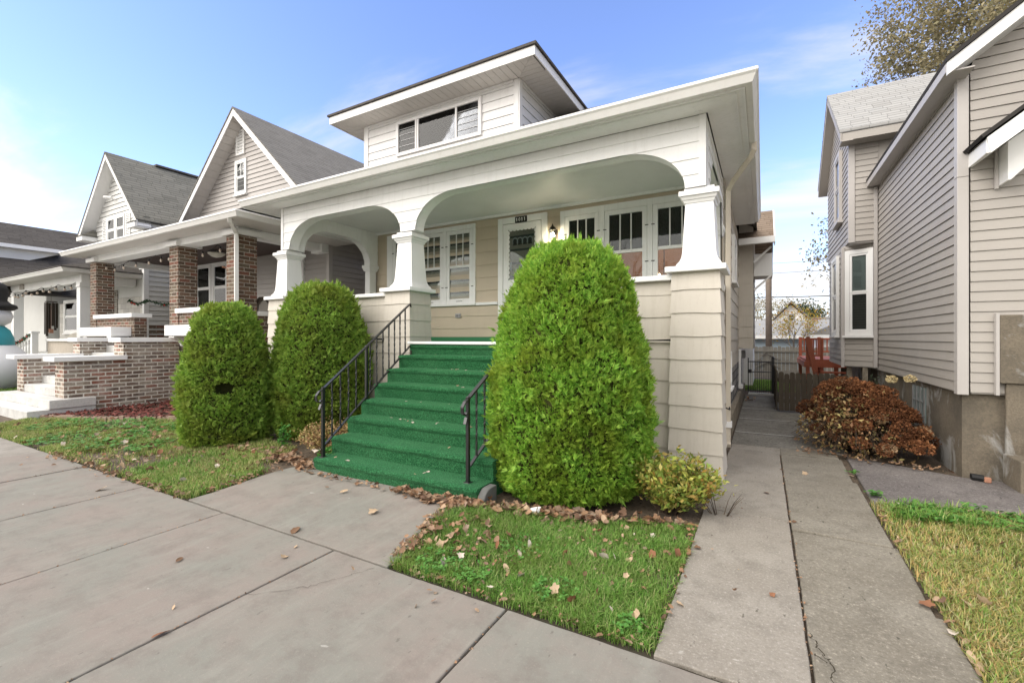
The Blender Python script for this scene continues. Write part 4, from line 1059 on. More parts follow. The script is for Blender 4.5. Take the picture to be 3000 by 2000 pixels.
# ------------------------------------------------------------------ front steps and railings
ST = thing("front_steps", "eight steps covered in green outdoor carpet leading to the arched porch", "steps", (-3.5, 4.4, 0))
nY = [3.38, 3.66, 3.94, 4.21, 4.49, 4.78, 5.07, 5.34]
cp = MB(); cb = MB()
for k, y in enumerate(nY):
    z = 0.186 * (k + 1) if k < 7 else 1.452
    zb_ = 0.186 * k - 0.02
    xl = -4.52 - 0.34 * k / 7; xr = -2.27
    if k == 7: xl, xr = -4.80, -2.56
    yb_ = 5.40
    r = 0.03
    prof = [(y + 0.018, max(zb_, 0.0)), (y + 0.016, z - 0.075), (y + 0.002, z - 0.05), (y, z - 0.035), (y + 0.006, z - 0.014), (y + 0.02, z - 0.003), (y + 0.045, z), (min(yb_, y + 0.5), z), (min(yb_, y + 0.5), max(zb_, 0.0))]
    n = 14
    rw = random.Random(k)
    rings = []
    for i in range(n + 1):
        x = xl + (xr - xl) * i / n
        e = 0.012 if i in (0, n) else 0
        rings.append([(x, py + rw.uniform(-.003, .003) + e * (1 if py < y + 0.1 else 0), pz + rw.uniform(-.002, .002) - e * (1 if pz > z - 0.03 else 0)) for py, pz in prof])
    cp.rings(rings)
    cb.box(xl + 0.015, xr - 0.015, y + 0.05, yb_ - 0.01, max(-0.05, z - 0.205) if k < 7 else 1.285, z - 0.02)
add(cp, "carpet", M['carpet'], ST)
add(cb, "step_block", M['stucco'], ST)
def railing(x0, label, y0, y1, z_top0, z_top1, dx1, mid=None):
    t = thing("stair_railing", label, "railing", (x0, y0, 0.186), "wrought iron stair railings")
    rise = (z_top1 - z_top0) / (y1 - y0)
    fx = lambda y: x0 + dx1 * (y - y0) / (y1 - y0)
    zt = lambda y: z_top0 + rise * (y - y0)
    zb_ = lambda y: zt(y) - 0.66
    def bar(mb, p, q, w_, h):
        d_ = Vector(q) - Vector(p); s_ = Vector((1, 0, 0)) * w_; u_ = Vector((0, -d_.z, d_.y)).normalized() * h
        mb.rings([[Vector(c) - s_ - u_, Vector(c) + s_ - u_, Vector(c) + s_ + u_, Vector(c) - s_ + u_] for c in (p, q)])
    h = MB(); bar(h, (fx(y0), y0, zt(y0)), (fx(y1), y1, zt(y1)), 0.021, 0.009)
    pts = [(fx(y0), y0 + 0.01, zt(y0)), (x0, y0 - 0.05, zt(y0) - 0.02), (x0, y0 - 0.095, zt(y0) - 0.07), (x0, y0 - 0.09, zt(y0) - 0.125), (x0, y0 - 0.05, zt(y0) - 0.15), (x0, y0 - 0.025, zt(y0) - 0.125)]
    hr = [[(px_ - 0.018, py, pz) for px_, py, pz in pts], [(px_ + 0.018, py, pz) for px_, py, pz in pts]]
    for i in range(len(pts) - 1):
        a, b_ = pts[i], pts[i + 1]; bar(h, a, b_, 0.018, 0.006)
    bar(h, (x0, y0 - 0.028, zt(y0) - 0.17), (x0, y0 - 0.055, zt(y0) - 0.235), 0.018, 0.005)
    bar(h, (fx(y1), y1, zt(y1)), (fx(y1), y1 + 0.02, zt(y1) - 0.05), 0.014, 0.008)
    ho = add(h, "handrail", M['iron'], t, bevel=0.003)
    br = MB(); bar(br, (fx(y0), y0 + 0.02, zb_(y0 + 0.02)), (fx(y1), y1, zb_(y1)), 0.017, 0.007); add(br, "bottom_rail", M['iron'], t, bevel=0.002)
    for y, zb0 in [(y0, 0.18)] + ([(mid, 0.74)] if mid else []):
        p = MB(); p.box(fx(y) - 0.0165, fx(y) + 0.0165, y - 0.0165, y + 0.0165, zb0, zt(y) + (0.012 if y != y0 else 0.02))
        p.box(fx(y) - 0.035, fx(y) + 0.035, y - 0.035, y + 0.035, zb0 - 0.004, zb0 + 0.008)
        add(p, "post", M['iron'], t, bevel=0.003)
    ys_ = []
    nb = 13
    for i in range(1, nb):
        y = y0 + (y1 - y0) * i / nb
        if mid and abs(y - mid) < 0.07: continue
        ys_.append(y)
    for y in ys_:
        b_ = MB(); z0_, z1_ = zb_(y), zt(y) - 0.006; n = 22; rg = []
        for i in range(n + 1):
            tt = i / n; a_ = math.pi / 4 + (math.pi * 2.5 * min(max((tt - 0.2) / 0.6, 0), 1)); r_ = 0.0115
            rg.append([(fx(y) + r_ * math.cos(a_ + k * math.pi / 2), y + r_ * math.sin(a_ + k * math.pi / 2), z0_ + (z1_ - z0_) * tt) for k in range(4)])
        b_.rings(rg); add(b_, "baluster", M['iron'], t)
    return t
railing(-4.42, "black wrought iron railing with twisted balusters left of the green steps", 3.45, 5.40, 0.965, 2.09, -0.44, 4.27)
railing(-2.44, "short black wrought iron railing disappearing behind the tall bush right of the steps", 3.51, 5.40, 0.975, 2.08, 0.0, 4.30)

# ------------------------------------------------------------------ the brick-porch house next door
B = thing("brick_porch_house", "taupe gabled house with brown brick porch columns and white planter ledges", "house", (-13.5, 7.8, 0))
BX0, BX1, BY = -17.3, -9.76, 7.80
def brick_col(parent, x0, x1, y0, y1, z0, z1):
    return add(MB().box(x0, x1, y0, y1, z0, z1), "brick_column", M['brickB'], parent)
for x1 in (-9.78, -12.26, -16.94):
    c_ = brick_col(B, x1 - 0.42, x1, 5.5, 5.92, 0, 3.765)
    add(MB().box(x1 - 0.50, x1 + 0.075, 5.42, 6.0, 3.766, 3.875), "column_cap", M['whiteclean'], c_, bevel=0.006)
be = MB(); be.box(-17.36, -9.80, 5.52, 5.88, 3.78, 3.94); be.box(-10.12, -9.80, 5.885, 7.95, 3.77, 3.94); be.box(-17.36, -17.0, 5.885, 7.8, 3.77, 3.94)
be.box(-10.14, -9.72, 7.55, 7.75, 3.72, 4.02)
add(be, "porch_beam", M['white'], B)
so_ = MB(); so_.box(-17.95, -9.05, 5.10, 5.515, 3.94, 3.955); so_.box(-9.79, -9.05, 5.516, 8.0, 3.94, 3.955); add(so_, "soffit", M['soffit'], B)
gt = MB(); gutter_run(gt, [(-17.95, 5.10, 0, -1), (-9.05, 5.10, 1, -1), (-9.05, 7.9, 1, 0)], kprof(4.065, 0.125, 0.12)); add(gt, "gutter", M['gutter'], B, bevel=0.004)
pr = MB(); pr.prism([(5.03, 4.075), (8.0, 5.38), (8.0, 5.34), (5.03, 4.035)], lambda y, z, x: (x, y, z), -17.98, -9.02); add(pr, "porch_roof", M['roofdark'], B)
add(MB().box(-17.0, -10.13, 5.89, 7.75, 3.905, 3.935), "porch_ceiling", M['darkwood'], B)
dsb = MB(); dsb.tube([(-9.30, 5.08, 3.95), (-9.34, 5.10, 3.90), (-9.70, 5.42, 3.78), (-9.715, 5.44, 3.65), (-9.715, 5.44, 0.2)], 0.052, 4); add(dsb, "downspout", M['gutter'], B, bevel=0.005)
# walls
fw = MB(); courses(fw, my(BY), BX0, BX1, 1.2, 4.0, 0.135, lip=0.018, gap=0.012); add(fw, "front_wall", M['taupe'], B)
sw = MB(); courses(sw, mxp(BX1), BY, 20, 0.6, 4.35, 0.135, lip=0.018, gap=0.012); add(sw, "side_wall", M['taupe'], B)
add(MB().box(BX1 - 0.09, BX1 + 0.02, BY - 0.022, BY + 0.09, 0.6, 4.2), "corner_board", M['taupetrim'], B, bevel=0.004)
bd = MB(); bd.box(BX0 + 0.01, BX1 - 0.01, BY + 0.01, 20, -0.1, 4.3); add(bd, "house_body", M['taupe'], B)
# front gable
GA, GZ = -13.40, 8.08
gs = 0.94
gw = MB(); courses(gw, my(BY + 0.02), BX0 + 0.2, BX1 - 0.2, 4.35, GZ - 0.1, 0.135, lip=0.02, gap=0.012, ul=lambda z: GA - (GZ - z) / gs, ur=lambda z: GA + (GZ - z) / gs)
gw.prism([(GA, GZ - 0.02), (GA - (GZ - 4.2) / gs, 4.2), (GA + (GZ - 4.2) / gs, 4.2)], lambda a, b_, d: (a, d, b_), BY + 0.03, 18.0)
add(gw, "gable_wall", M['taupe'], B)
GT = 8.22
rf = MB()
for s_ in (-1, 1):
    xe = GA + s_ * (GT - 4.15) / gs
    rf.prism([(GA, GT + 0.03), (xe, 4.15 + 0.03), (xe, 4.15 - 0.02), (GA, GT - 0.02)], lambda a, b_, d: (a, d, b_), BY - 0.42, 20)
add(rf, "roof", M['roofgrey'], B)
rk = MB()
for s_ in (-1, 1):
    xe = GA + s_ * (GT - 4.15) / gs
    rk.prism([(GA, GT - 0.021), (xe, 4.129), (xe, 4.129 - 0.20), (GA, GT - 0.221)], lambda a, b_, d: (a, d, b_), BY - 0.40, BY - 0.375)
add(rk, "rake_board", M['whiteclean'], B)
rs = MB()
for s_ in (-1, 1):
    L_ = (GT - 4.15) / gs; n_ = 24
    for i in range(n_):
        a, b_ = i / n_, (i + 1) / n_ - 0.003
        rs.prism([(GA + s_ * L_ * a, GT - (GT - 4.15) * a - 0.155), (GA + s_ * L_ * b_, GT - (GT - 4.15) * b_ - 0.155), (GA + s_ * L_ * b_, GT - (GT - 4.15) * b_ - 0.135), (GA + s_ * L_ * a, GT - (GT - 4.15) * a - 0.135)], lambda p, q, d: (p, d, q), BY - 0.374, BY + 0.03)
add(rs, "rake_soffit", M['soffit'], B)
window(B, my(BY + 0.02), -13.98, -13.40, 5.86, 6.90, M['whiteclean'], cas=0.075, sash=0.035, mun=1, hor=1, back='curtain')
vt = MB(); frame(vt, my(BY + 0.02), -13.92, -13.50, 7.05, 7.80, 0.06, 0, 0.05)
for i in range(7): vt.prism([(0.012, 7.12 + i * 0.09), (0.04, 7.14 + i * 0.09), (0.04, 7.155 + i * 0.09), (0.012, 7.20 + i * 0.09)], lambda o, z, x: (x, BY + 0.02 - o, z), -13.86, -13.56)
add(vt, "gable_vent", M['whiteclean'], B)
window(B, my(BY), -16.2, -15.25, 2.35, 3.92, M['white'], cas=0.09, back='curtain', o=0.012)
window(B, my(BY), -15.20, -14.3, 2.35, 3.92, M['white'], cas=0.09, back='curtain', o=0.012)
window(B, my(BY), -11.85, -10.72, 2.0, 3.95, M['white'], cas=0.10, back='curtain', o=0.012)
# porch parapet walls, ledges, planters
add(MB().box(-12.255, -10.21, 5.52, 5.80, 0, 2.14), "porch_parapet", M['brickB'], B)
add(MB().box(-16.935, -14.60, 5.52, 5.80, 0, 2.10), "porch_parapet", M['brickB'], B)
add(MB().box(-9.98, -9.80, 5.95, 7.78, 0, 2.04), "porch_parapet", M['brickB'], B)
add(MB().box(-12.25, -10.205, 5.42, 5.88, 2.141, 2.25), "parapet_ledge", M['whiteclean'], B, bevel=0.006)
add(MB().box(-16.93, -14.50, 5.42, 5.88, 2.101, 2.21), "parapet_ledge", M['whiteclean'], B, bevel=0.006)
add(MB().box(-10.05, -9.72, 5.93, 7.77, 2.041, 2.14), "parapet_ledge", M['whiteclean'], B, bevel=0.006)
add(MB().box(-17.2, -9.9, 5.81, 7.79, 1.2, 1.36), "porch_floor", M['stepconc'], B)
for x0, x1 in ((-11.95, -10.35), (-16.75, -14.75)):
    p_ = add(MB().box(x0, x1, 5.08, 5.517, 1.60, 1.84), "planter_box", M['whiteclean'], B, bevel=0.008)
    for xb in (x0 + 0.12, x1 - 0.36):
        q = [(5.515, 1.597), (5.12, 1.597), (5.11, 1.56), (5.15, 1.53)] + [(5.2 + 0.14 * math.sin(t), 1.53 - 0.06 + 0.06 * math.cos(t) - 0.10 * t / 1.57) for t in (0.4, 0.8, 1.2, 1.57)] + [(5.43, 1.34), (5.515, 1.34)]
        add(MB().prism(q, lambda y, z, x: (x, y, z), xb, xb + 0.24), "bracket", M['whiteclean'], p_, bevel=0.006)
# stair cheek walls, caps and concrete steps
for x0, x1 in ((-12.66, -12.2), (-14.98, -14.56)):
    add(MB().box(x0, x1, 3.46, 5.497, -0.05, 1.08), "stair_wall", M['brickC'], B)
    add(MB().box(x0 + 0.003, x1 - 0.003, 4.42, 5.496, 1.08, 1.46), "stair_wall", M['brickC'], B)
    add(MB().box(x0 - 0.08, x1 + 0.07, 3.30, 4.47, 1.081, 1.175), "stair_wall_cap", M['whiteclean'], B, bevel=0.006)
    add(MB().box(x0 - 0.08, x1 + 0.07, 4.34, 5.43, 1.461, 1.56), "stair_wall_cap", M['whiteclean'], B, bevel=0.006)
st = MB(); st.box(-15.1, -12.02, 2.90, 3.9, -0.1, 0.17); st.box(-15.05, -12.0, 3.20, 3.9, 0.1701, 0.345)
for i in range(6): st.box(-14.55, -12.67, 3.47 + 0.29 * i, 5.49 - 0.001 * i, 0.346 + 0.17 * i, 0.516 + 0.17 * i)
add(st, "concrete_steps", M['stepconc'], B, bevel=0.012)
# ceiling lamp of the porch
cl = MB(); cl.lathe((-12.9, 6.7, 3.72), [(0.01, 0), (0.12, 0.03), (0.20, 0.09), (0.21, 0.12), (0.20, 0.125), (0.05, 0.13)], 16); cl.tube([(-12.9, 6.7, 3.85), (-12.9, 6.7, 3.97)], 0.015)
t = thing("ceiling_lamp", "bowl shaped glass lamp hanging under the dark ceiling of the brick porch", "lamp", (-12.9, 6.7, 3.72)); add(cl, "lamp_bowl", M['hydcream'] if False else plain("frosted_glass", (0.6, 0.58, 0.5), 0.3), t, smooth=False)
# string lights along the porch
def string_lights(label, pts, bulbs, grp, r=0.028, bm_='bulboff'):
    t = thing("string_lights", label, "string lights", pts[0], grp)
    m_ = MB(); P = []
    for a, b_ in zip(pts[:-1], pts[1:]):
        for i in range(8):
            k = i / 8; P.append((a[0] + (b_[0] - a[0]) * k, a[1] + (b_[1] - a[1]) * k, a[2] + (b_[2] - a[2]) * k - 0.10 * math.sin(math.pi * k)))
    P.append(pts[-1]); m_.tube(P, 0.008, 4)
    add(m_, "cable", M['black'], t)
    proto = None
    for k in bulbs:
        i = min(len(P) - 1, int(k * (len(P) - 1))); x, y, z = P[i]
        if proto is None:
            bm_o = MB(); bm_o.lathe((x, y, z - 0.15), [(0.004, 0), (r, 0.03), (r * 0.9, 0.06), (0.014, 0.09), (0.013, 0.095)], 8)
            sk = MB(); sk.lathe((x, y, z - 0.058), [(0.018, 0), (0.018, 0.06), (0.004, 0.062)], 8)
            proto = add(bm_o, "bulb", M[bm_], t, smooth=True); psk = add(sk, "socket", M['black'], proto); p0 = (x, y, z)
        else:
            c_ = proto.copy(); C.objects.link(c_); c_.parent = t; c_.location = (x - p0[0], y - p0[1], z - p0[2])
            d_ = psk.copy(); C.objects.link(d_); d_.parent = c_
    return t
string_lights("white bulb string lights looping between the brick porch columns", [(-16.85, 5.70, 3.70), (-15.4, 5.72, 3.70), (-13.9, 5.72, 3.72), (-12.75, 5.7, 3.76)], [0.04, 0.14, 0.28, 0.45, 0.6, 0.76, 0.9], None)
string_lights("short run of bulb lights at the right brick column beside the ceiling lamp", [(-12.2, 5.9, 3.74), (-11.4, 5.95, 3.78), (-10.6, 5.95, 3.74), (-10.22, 5.8, 3.80)], [0.1, 0.4, 0.75, 0.95], None)
t = thing("wind_ornament", "bird shaped wind ornament hanging in front of the brick porch window", "ornament", (-10.9, 5.95, 3.0))
o_ = MB(); o_.tube([(-10.9, 5.95, 3.75), (-10.9, 5.95, 3.12)], 0.006, 4); add(o_, "cord", M['bronze'], t)
o_ = MB(); o_.rings([[(x, 5.95 + r_ * math.cos(q), 3.14 + h + r_ * math.sin(q)) for q in [i * math.pi / 4 for i in range(8)]] for x, r_, h in ((-11.03, 0.004, 0.02), (-10.97, 0.03, 0.01), (-10.9, 0.05, 0.0), (-10.83, 0.03, 0.03), (-10.77, 0.03, 0.07), (-10.73, 0.004, 0.07))]); o_.tube([(-10.93, 5.80, 3.2), (-10.9, 5.95, 3.17), (-10.93, 6.1, 3.2)], 0.022, 4)
add(o_, "bird", M['rust'], t)
o_ = MB(); o_.lathe((-10.9, 5.95, 2.95), [(0.10, 0), (0.10, 0.012), (0.012, 0.016), (0.012, 0.15)], 10); o_.tube([(-10.97, 5.95, 2.95), (-10.97, 5.95, 2.80)], 0.01, 4); o_.tube([(-10.83, 5.95, 2.95), (-10.83, 5.95, 2.78)], 0.01, 4)
add(o_, "chime", M['greymetal'], t)
t = thing("birdhouse", "small weathered birdhouse on the ledge beside the brick column", "birdhouse", (-9.88, 6.15, 2.14))
o_ = MB(); o_.prism([(5.98, 2.142), (6.22, 2.142), (6.22, 2.30), (6.10, 2.42), (5.98, 2.30)], lambda y, z, x: (x, y, z), -9.97, -9.80); add(o_, "box", M['taupelt'], t)
o_ = MB(); o_.prism([(5.93, 2.27), (6.10, 2.45), (6.27, 2.27), (6.27, 2.30), (6.10, 2.48), (5.93, 2.30)], lambda y, z, x: (x, y, z), -10.0, -9.77); add(o_, "roof", M['fence'], t)
# red mulch bed with brick edging
rm_ = random.Random(5); m = MB(); 
def inbed(x, y): return -12.15 < x < -9.0 and y < 5.45 and y > 3.25 + (x + 11.6) * 0.48
for _ in range(2600):
    x, y = rm_.uniform(-12.2, -9.0), rm_.uniform(3.0, 5.45)
    if not inbed(x, y): continue
    a_ = rm_.uniform(0, 6.28); l_ = rm_.uniform(.02, .06); w2 = rm_.uniform(.008, .018); z = 0.06 + rm_.uniform(0, .04)
    dx, dy = math.cos(a_) * l_, math.sin(a_) * l_; nx, ny = -math.sin(a_) * w2, math.cos(a_) * w2; tz = rm_.uniform(-.02, .02)
    m.poly([(x - dx - nx, y - dy - ny, z - tz), (x + dx - nx, y + dy - ny, z + tz), (x + dx + nx, y + dy + ny, z + tz + .006), (x - dx + nx, y - dy + ny, z - tz + .006)])
stuff(m, "mulch", M['mulch'], "red bark mulch in the bed beside the brick stair wall", "mulch")
m = MB(); m.poly([(-12.2, 2.96, 0.045), (-9.0, 4.50, 0.045), (-9.0, 5.46, 0.045), (-12.2, 5.46, 0.045)]); struct(m, "mulch_bed", M['soil'])
t = thing("brick_edging", "row of upright edging bricks along the red mulch bed", "edging", (-10.6, 3.7, 0))
ed = MB(); n_ = 34
for i in range(n_):
    x = -12.0 + 3.0 * i / n_; y = 3.02 + (x + 12.0) * 0.48 + 0.05 * math.sin(x * 3)
    ed.prism([(x, y), (x + 0.072, y + 0.035), (x + 0.05, y + 0.09), (x - 0.022, y + 0.055)], lambda a, b_, d: (a, b_, d), -0.03, 0.085 + rm_.uniform(-.012, .012))
add(ed, "brick_row", plain("edging_brick", (0.34, 0.25, 0.19), 0.9, var=0.3), t)

# ------------------------------------------------------------------ third house: pale grey gable with white-post porch
H3 = thing("grey_gable_house", "pale grey sided house with steep olive roof and white posts on its porch", "house", (-20.5, 7.3, 0))
cX0, cX1, cY = -22.85, -18.55, 7.30
fw = MB(); ga, gz_ = -20.5, 8.05; s3 = 1.11
courses(fw, my(cY), cX0, cX1, 3.9, gz_ - 0.1, 0.17, lip=0.026, gap=0.018, ul=lambda z: ga - (gz_ - z) / s3, ur=lambda z: ga + (gz_ - z) / s3)
fw.prism([(ga, gz_), (cX0, gz_ - s3 * (ga - cX0)), (cX0, 3.0), (cX1, 3.0), (cX1, gz_ - s3 * (cX1 - ga))], lambda a, b_, d: (a, d, b_), cY + 0.012, 18)
add(fw, "front_wall", M['grayvinyl'], H3)
sw = MB(); courses(sw, mxp(cX1), cY, 16, 1.3, 5.9, 0.17, lip=0.03, gap=0.022); add(sw, "side_wall", M['grayvinyl'], H3)
add(MB().box(cX1 - 0.12, cX1 + 0.025, cY - 0.02, cY + 0.12, 1.3, 5.9), "corner_board", M['whiteclean'], H3)
lw = MB(); lw.box(-26.2, cX1 - 0.01, cY + 0.005, 16, 0, 2.99); add(lw, "house_body", M['stonewhite'], H3)
add(MB().box(-22.2, -20.6, cY - 0.02, cY, 0.8, 3.3), "brick_panel", M['brickG'], H3)
add(MB().box(cX1 - 0.6, cX1 + 0.02, cY + 0.02, 16, 0.0, 2.0), "brick_base", M['brickB'], H3)
rf = MB()
for s_ in (-1, 1):
    xe = ga + s_ * 2.42; ze = gz_ + 0.12 - s3 * 2.42
    rf.prism([(ga, gz_ + 0.15), (xe, ze + 0.03), (xe, ze - 0.02), (ga, gz_ + 0.10)], lambda a, b_, d: (a, d, b_), cY - 0.42, 16)
add(rf, "roof", M['roofolive'], H3)
rc = MB(); rc.box(ga - 0.12, ga + 0.12, 8.4, 16, gz_ + 0.12, gz_ + 0.19); add(rc, "ridge_vent", M['roofdark'], H3)
rk = MB()
for s_ in (-1, 1):
    xe = ga + s_ * 2.42; ze = gz_ + 0.098 - s3 * 2.42
    rk.prism([(ga, gz_ + 0.098), (xe, ze), (xe, ze - 0.20), (ga, gz_ - 0.102)], lambda a, b_, d: (a, d, b_), cY - 0.40, cY - 0.375)
    rk.prism([(ga, gz_ - 0.05), (xe, ze - 0.15), (xe, ze - 0.17), (ga, gz_ - 0.07)], lambda a, b_, d: (a, d, b_), cY - 0.374, cY + 0.01)
    xa, xb = sorted((xe - s_ * 0.02, xe - s_ * 0.55)); rk.box(xa, xb, cY - 0.45, cY + 0.0, ze - 0.22, ze - 0.06)
rk.box(cX1 + 0.05, cX1 + 0.33, cY + 0.01, 14, gz_ - s3 * 2.42 - 0.05, gz_ + 0.09 - s3 * 2.42)
add(rk, "rake_board", M['whiteclean'], H3)
for s_ in (-1, 1):
    er = MB(); xe = ga + s_ * 2.42; ze = gz_ + 0.1 - s3 * 2.42; xa, xb = sorted((xe - s_ * 0.0, xe - s_ * 0.58))
    er.rings([[(xa, cY - 0.48, ze - 0.055), (xb, cY - 0.48, ze - 0.055), (xb, cY, ze - 0.055), (xa, cY, ze - 0.055)], [(xa + 0.1, cY - 0.1, ze + 0.22), (xb - 0.1, cY - 0.1, ze + 0.22), (xb - 0.1, cY, ze + 0.22), (xa + 0.1, cY, ze + 0.22)]])
    add(er, "eave_return", M['roofolive'], H3)
window(H3, my(cY), -21.42, -20.68, 5.05, 6.02, M['whiteclean'], cas=0.07, back='curtain', o=0.012)
window(H3, my(cY), -20.67, -19.93, 5.05, 6.02, M['whiteclean'], cas=0.07, back='curtain', o=0.012)
for x0 in (-21.78, -19.88):
    sh = MB(); frame(sh, my(cY), x0, x0 + 0.34, 5.02, 6.06, 0.04, 0.01, 0.045)
    for i in range(16): sh.box(x0 + 0.04, x0 + 0.30, cY - 0.04, cY - 0.012, 5.08 + i * 0.06, 5.11 + i * 0.06)
    add(sh, "shutter", M['whiteclean'], H3)
sc_c = MB(); sc_c.tube([(-20.75, cY - 0.02, 6.62), (-20.78, cY - 0.12, 6.62)], 0.02, 5); sc_c.tube([(-20.72, cY - 0.14, 6.66), (-20.9, cY - 0.30, 6.66)], 0.055, 8)
add(sc_c, "security_camera", M['whiteclean'], H3)
gv = MB()
for i in range(4): gv.box(-20.5 - 0.12 + i * 0.03, -20.5 + 0.12 - i * 0.03, cY - 0.035, cY - 0.015, 7.35 + i * 0.06, 7.38 + i * 0.06)
add(gv, "gable_vent", M['greymetal'], H3)
# its porch
add(MB().box(-26.1, -19.36, 6.06, 7.28, 3.52, 3.56), "porch_ceiling", M['white'], H3)
po = MB(); po.box(-26.1, -19.15, 5.85, 6.05, 3.34, 3.60); po.box(-19.35, -19.15, 6.06, 7.29, 3.34, 3.60); add(po, "porch_beam", M['white'], H3)
for x in (-19.30, -25.75):
    p = MB(); p.frust((x, 5.96), 0.14, 0.14, 0.9, 0.14, 0.14, 3.20); p.frust((x, 5.96), 0.17, 0.17, 3.201, 0.17, 0.17, 3.24); p.frust((x, 5.96), 0.15, 0.15, 3.241, 0.15, 0.15, 3.339)
    add(p, "porch_post", M['whiteclean'], H3, bevel=0.005)
so_ = MB(); so_.box(-26.5, -18.7, 5.35, 5.849, 3.60, 3.62); so_.box(-19.14, -18.7, 5.85, 7.35, 3.60, 3.62); add(so_, "soffit", M['soffit'], H3)
gt = MB(); gutter_run(gt, [(-26.5, 5.35, 0, -1), (-18.75, 5.35, 1, -1), (-18.75, 7.6, 1, 0)], kprof(3.735, 0.13, 0.12)); add(gt, "gutter", M['gutter'], H3)
pr = MB(); ex = [(-26.6, 5.2), (-18.58, 5.2), (-18.58, 7.7), (-26.6, 7.7)]
pr.rings([[(x, y, 3.735) for x, y in ex], [(x, y, 3.76) for x, y in ex], [(-26.6, 7.2, 4.35), (-19.6, 7.2, 4.35), (-19.6, 7.7, 4.35), (-26.6, 7.7, 4.35)]]); add(pr, "porch_roof", M['roofdark'], H3)
pw = MB(); pw.box(-22.3, -19.45, 5.90, 6.06, 0, 1.44); add(pw, "porch_parapet", plain("beige_stucco", (0.50, 0.44, 0.37), 0.9), H3)
add(MB().box(-22.36, -19.42, 5.84, 6.12, 1.441, 1.53), "parapet_ledge", M['whiteclean'], H3)
add(MB().box(-26.2, -19.0, 6.07, 7.28, 0, 1.0), "porch_floor", M['stepconc'], H3)
for a, b_ in ((-25.6, -23.2), (-22.9, -22.0), ):
    window(H3, my(cY), a, b_, 1.75, 3.12, M['whiteclean'], cas=0.09, back='blindslt', split=0.5)
plq = MB(); plq.prism([(-24.9, 3.40), (-24.5, 3.40), (-24.5, 3.56), (-24.7, 3.66), (-24.9, 3.56)], lambda x, z, y: (x, y, z), 5.81, 5.848); add(plq, "address_plaque", M['taupelt'], H3)
rg = thing("porch_railing", "white turned baluster porch railing wrapped with green garland", "railing", (-23.6, 5.7, 0.9))
r_ = MB(); r_.tube([(-25.4, 5.6, 1.18), (-22.55, 5.6, 1.56)], 0.05, 4); add(r_, "handrail", M['whiteclean'], rg)
r_ = MB(); r_.tube([(-25.4, 5.6, 0.50), (-22.55, 5.6, 0.86)], 0.045, 4); add(r_, "bottom_rail", M['whiteclean'], rg)
for i in range(9):
    x = -25.1 + i * 0.30; z = 1.18 + (x + 25.4) * 0.133
    q = MB(); q.lathe((x, 5.6, z - 0.68), [(0.04, 0), (0.04, 0.12), (0.022, 0.16), (0.045, 0.30), (0.022, 0.48), (0.04, 0.54), (0.04, 0.66)], 8); add(q, "baluster", M['whiteclean'], rg)
q = MB(); q.frust((-22.42, 5.6), 0.08, 0.08, 0.2, 0.08, 0.08, 1.72); q.frust((-22.42, 5.6), 0.11, 0.11, 1.721, 0.11, 0.11, 1.78); add(q, "newel_post", M['whiteclean'], rg)
def garland(label, pts, r=0.07, n=420, lights=True, seed=3, loc=None):
    rr = random.Random(seed); t = thing("garland", label, "garland", loc or pts[0])
    m_ = MB(); P = [Vector(p) for p in pts]
    for _ in range(n):
        i = rr.randrange(len(P) - 1); k = rr.random(); c_ = P[i].lerp(P[i + 1], k); d = Vector((rr.gauss(0, 1), rr.gauss(0, 1), rr.gauss(0, 1))).normalized()
        e = c_ + d * r * rr.uniform(.5, 1.1); s_ = d.orthogonal().normalized() * 0.014
        m_.poly([c_ - s_, c_ + s_, e + s_ * .4, e - s_ * .4])
    add(m_, "needles", M['garland'], t)
    for i in range(8):
        c_ = P[rr.randrange(len(P) - 1)].lerp(P[-1], 0.0); k = rr.random(); j = rr.randrange(len(P) - 1); c_ = P[j].lerp(P[j + 1], k)
        add(MB().sphere((c_.x + 0.05, c_.y - 0.05, c_.z - 0.02), 0.025, 6, 4), "bauble", M['redbit'], t)
    return t
garland("dark green garland spiralling along the white porch railing behind the snowman", [(-25.3, 5.55, 1.22), (-24.5, 5.5, 1.30), (-23.7, 5.55, 1.42), (-22.5, 5.5, 1.66)], 0.09)
garland("lit green garland draped in swags over the far end of the brick porch", [(-17.6, 6.5, 2.75), (-17.2, 6.6, 2.60), (-16.8, 6.7, 2.72), (-16.2, 6.9, 2.58), (-15.7, 7.05, 2.62), (-15.2, 7.2, 2.95), (-15.1, 7.2, 3.2)], 0.08, 500, seed=9)
garland("short green garland hanging down beside the far porch window", [(-15.6, 7.1, 2.60), (-15.6, 7.1, 2.20)], 0.09, 200, seed=12)
string_lights("amber bulb string lights under the beam of the white post porch", [(-25.6, 5.82, 3.30), (-24.2, 5.82, 3.34), (-22.6, 5.82, 3.36), (-21.0, 5.82, 3.37), (-19.5, 5.82, 3.36)], [0.06, 0.12, 0.2, 0.28, 0.36, 0.45, 0.54, 0.63, 0.74, 0.86, 0.96], None, 0.045)
wc = thing("wind_chimes", "large dark tube wind chimes hanging from the white post porch", "wind chimes", (-21.4, 5.75, 2.0))
q = MB(); q.lathe((-21.4, 5.75, 2.78), [(0.16, 0), (0.16, 0.03), (0.02, 0.04)], 12); q.tube([(-21.4, 5.75, 2.8), (-21.4, 5.75, 3.36)], 0.006, 4); add(q, "top_plate", M['bronze'], wc)
for i in range(6):
    t_ = math.pi / 3 * i; l_ = 0.80 + 0.07 * i; x, y = -21.4 + 0.14 * math.cos(t_), 5.75 + 0.14 * math.sin(t_)
    add(MB().tube([(x, y, 2.76), (x, y, 2.76 - l_)], 0.035, 8), "chime_tube", M['bronze'], wc)
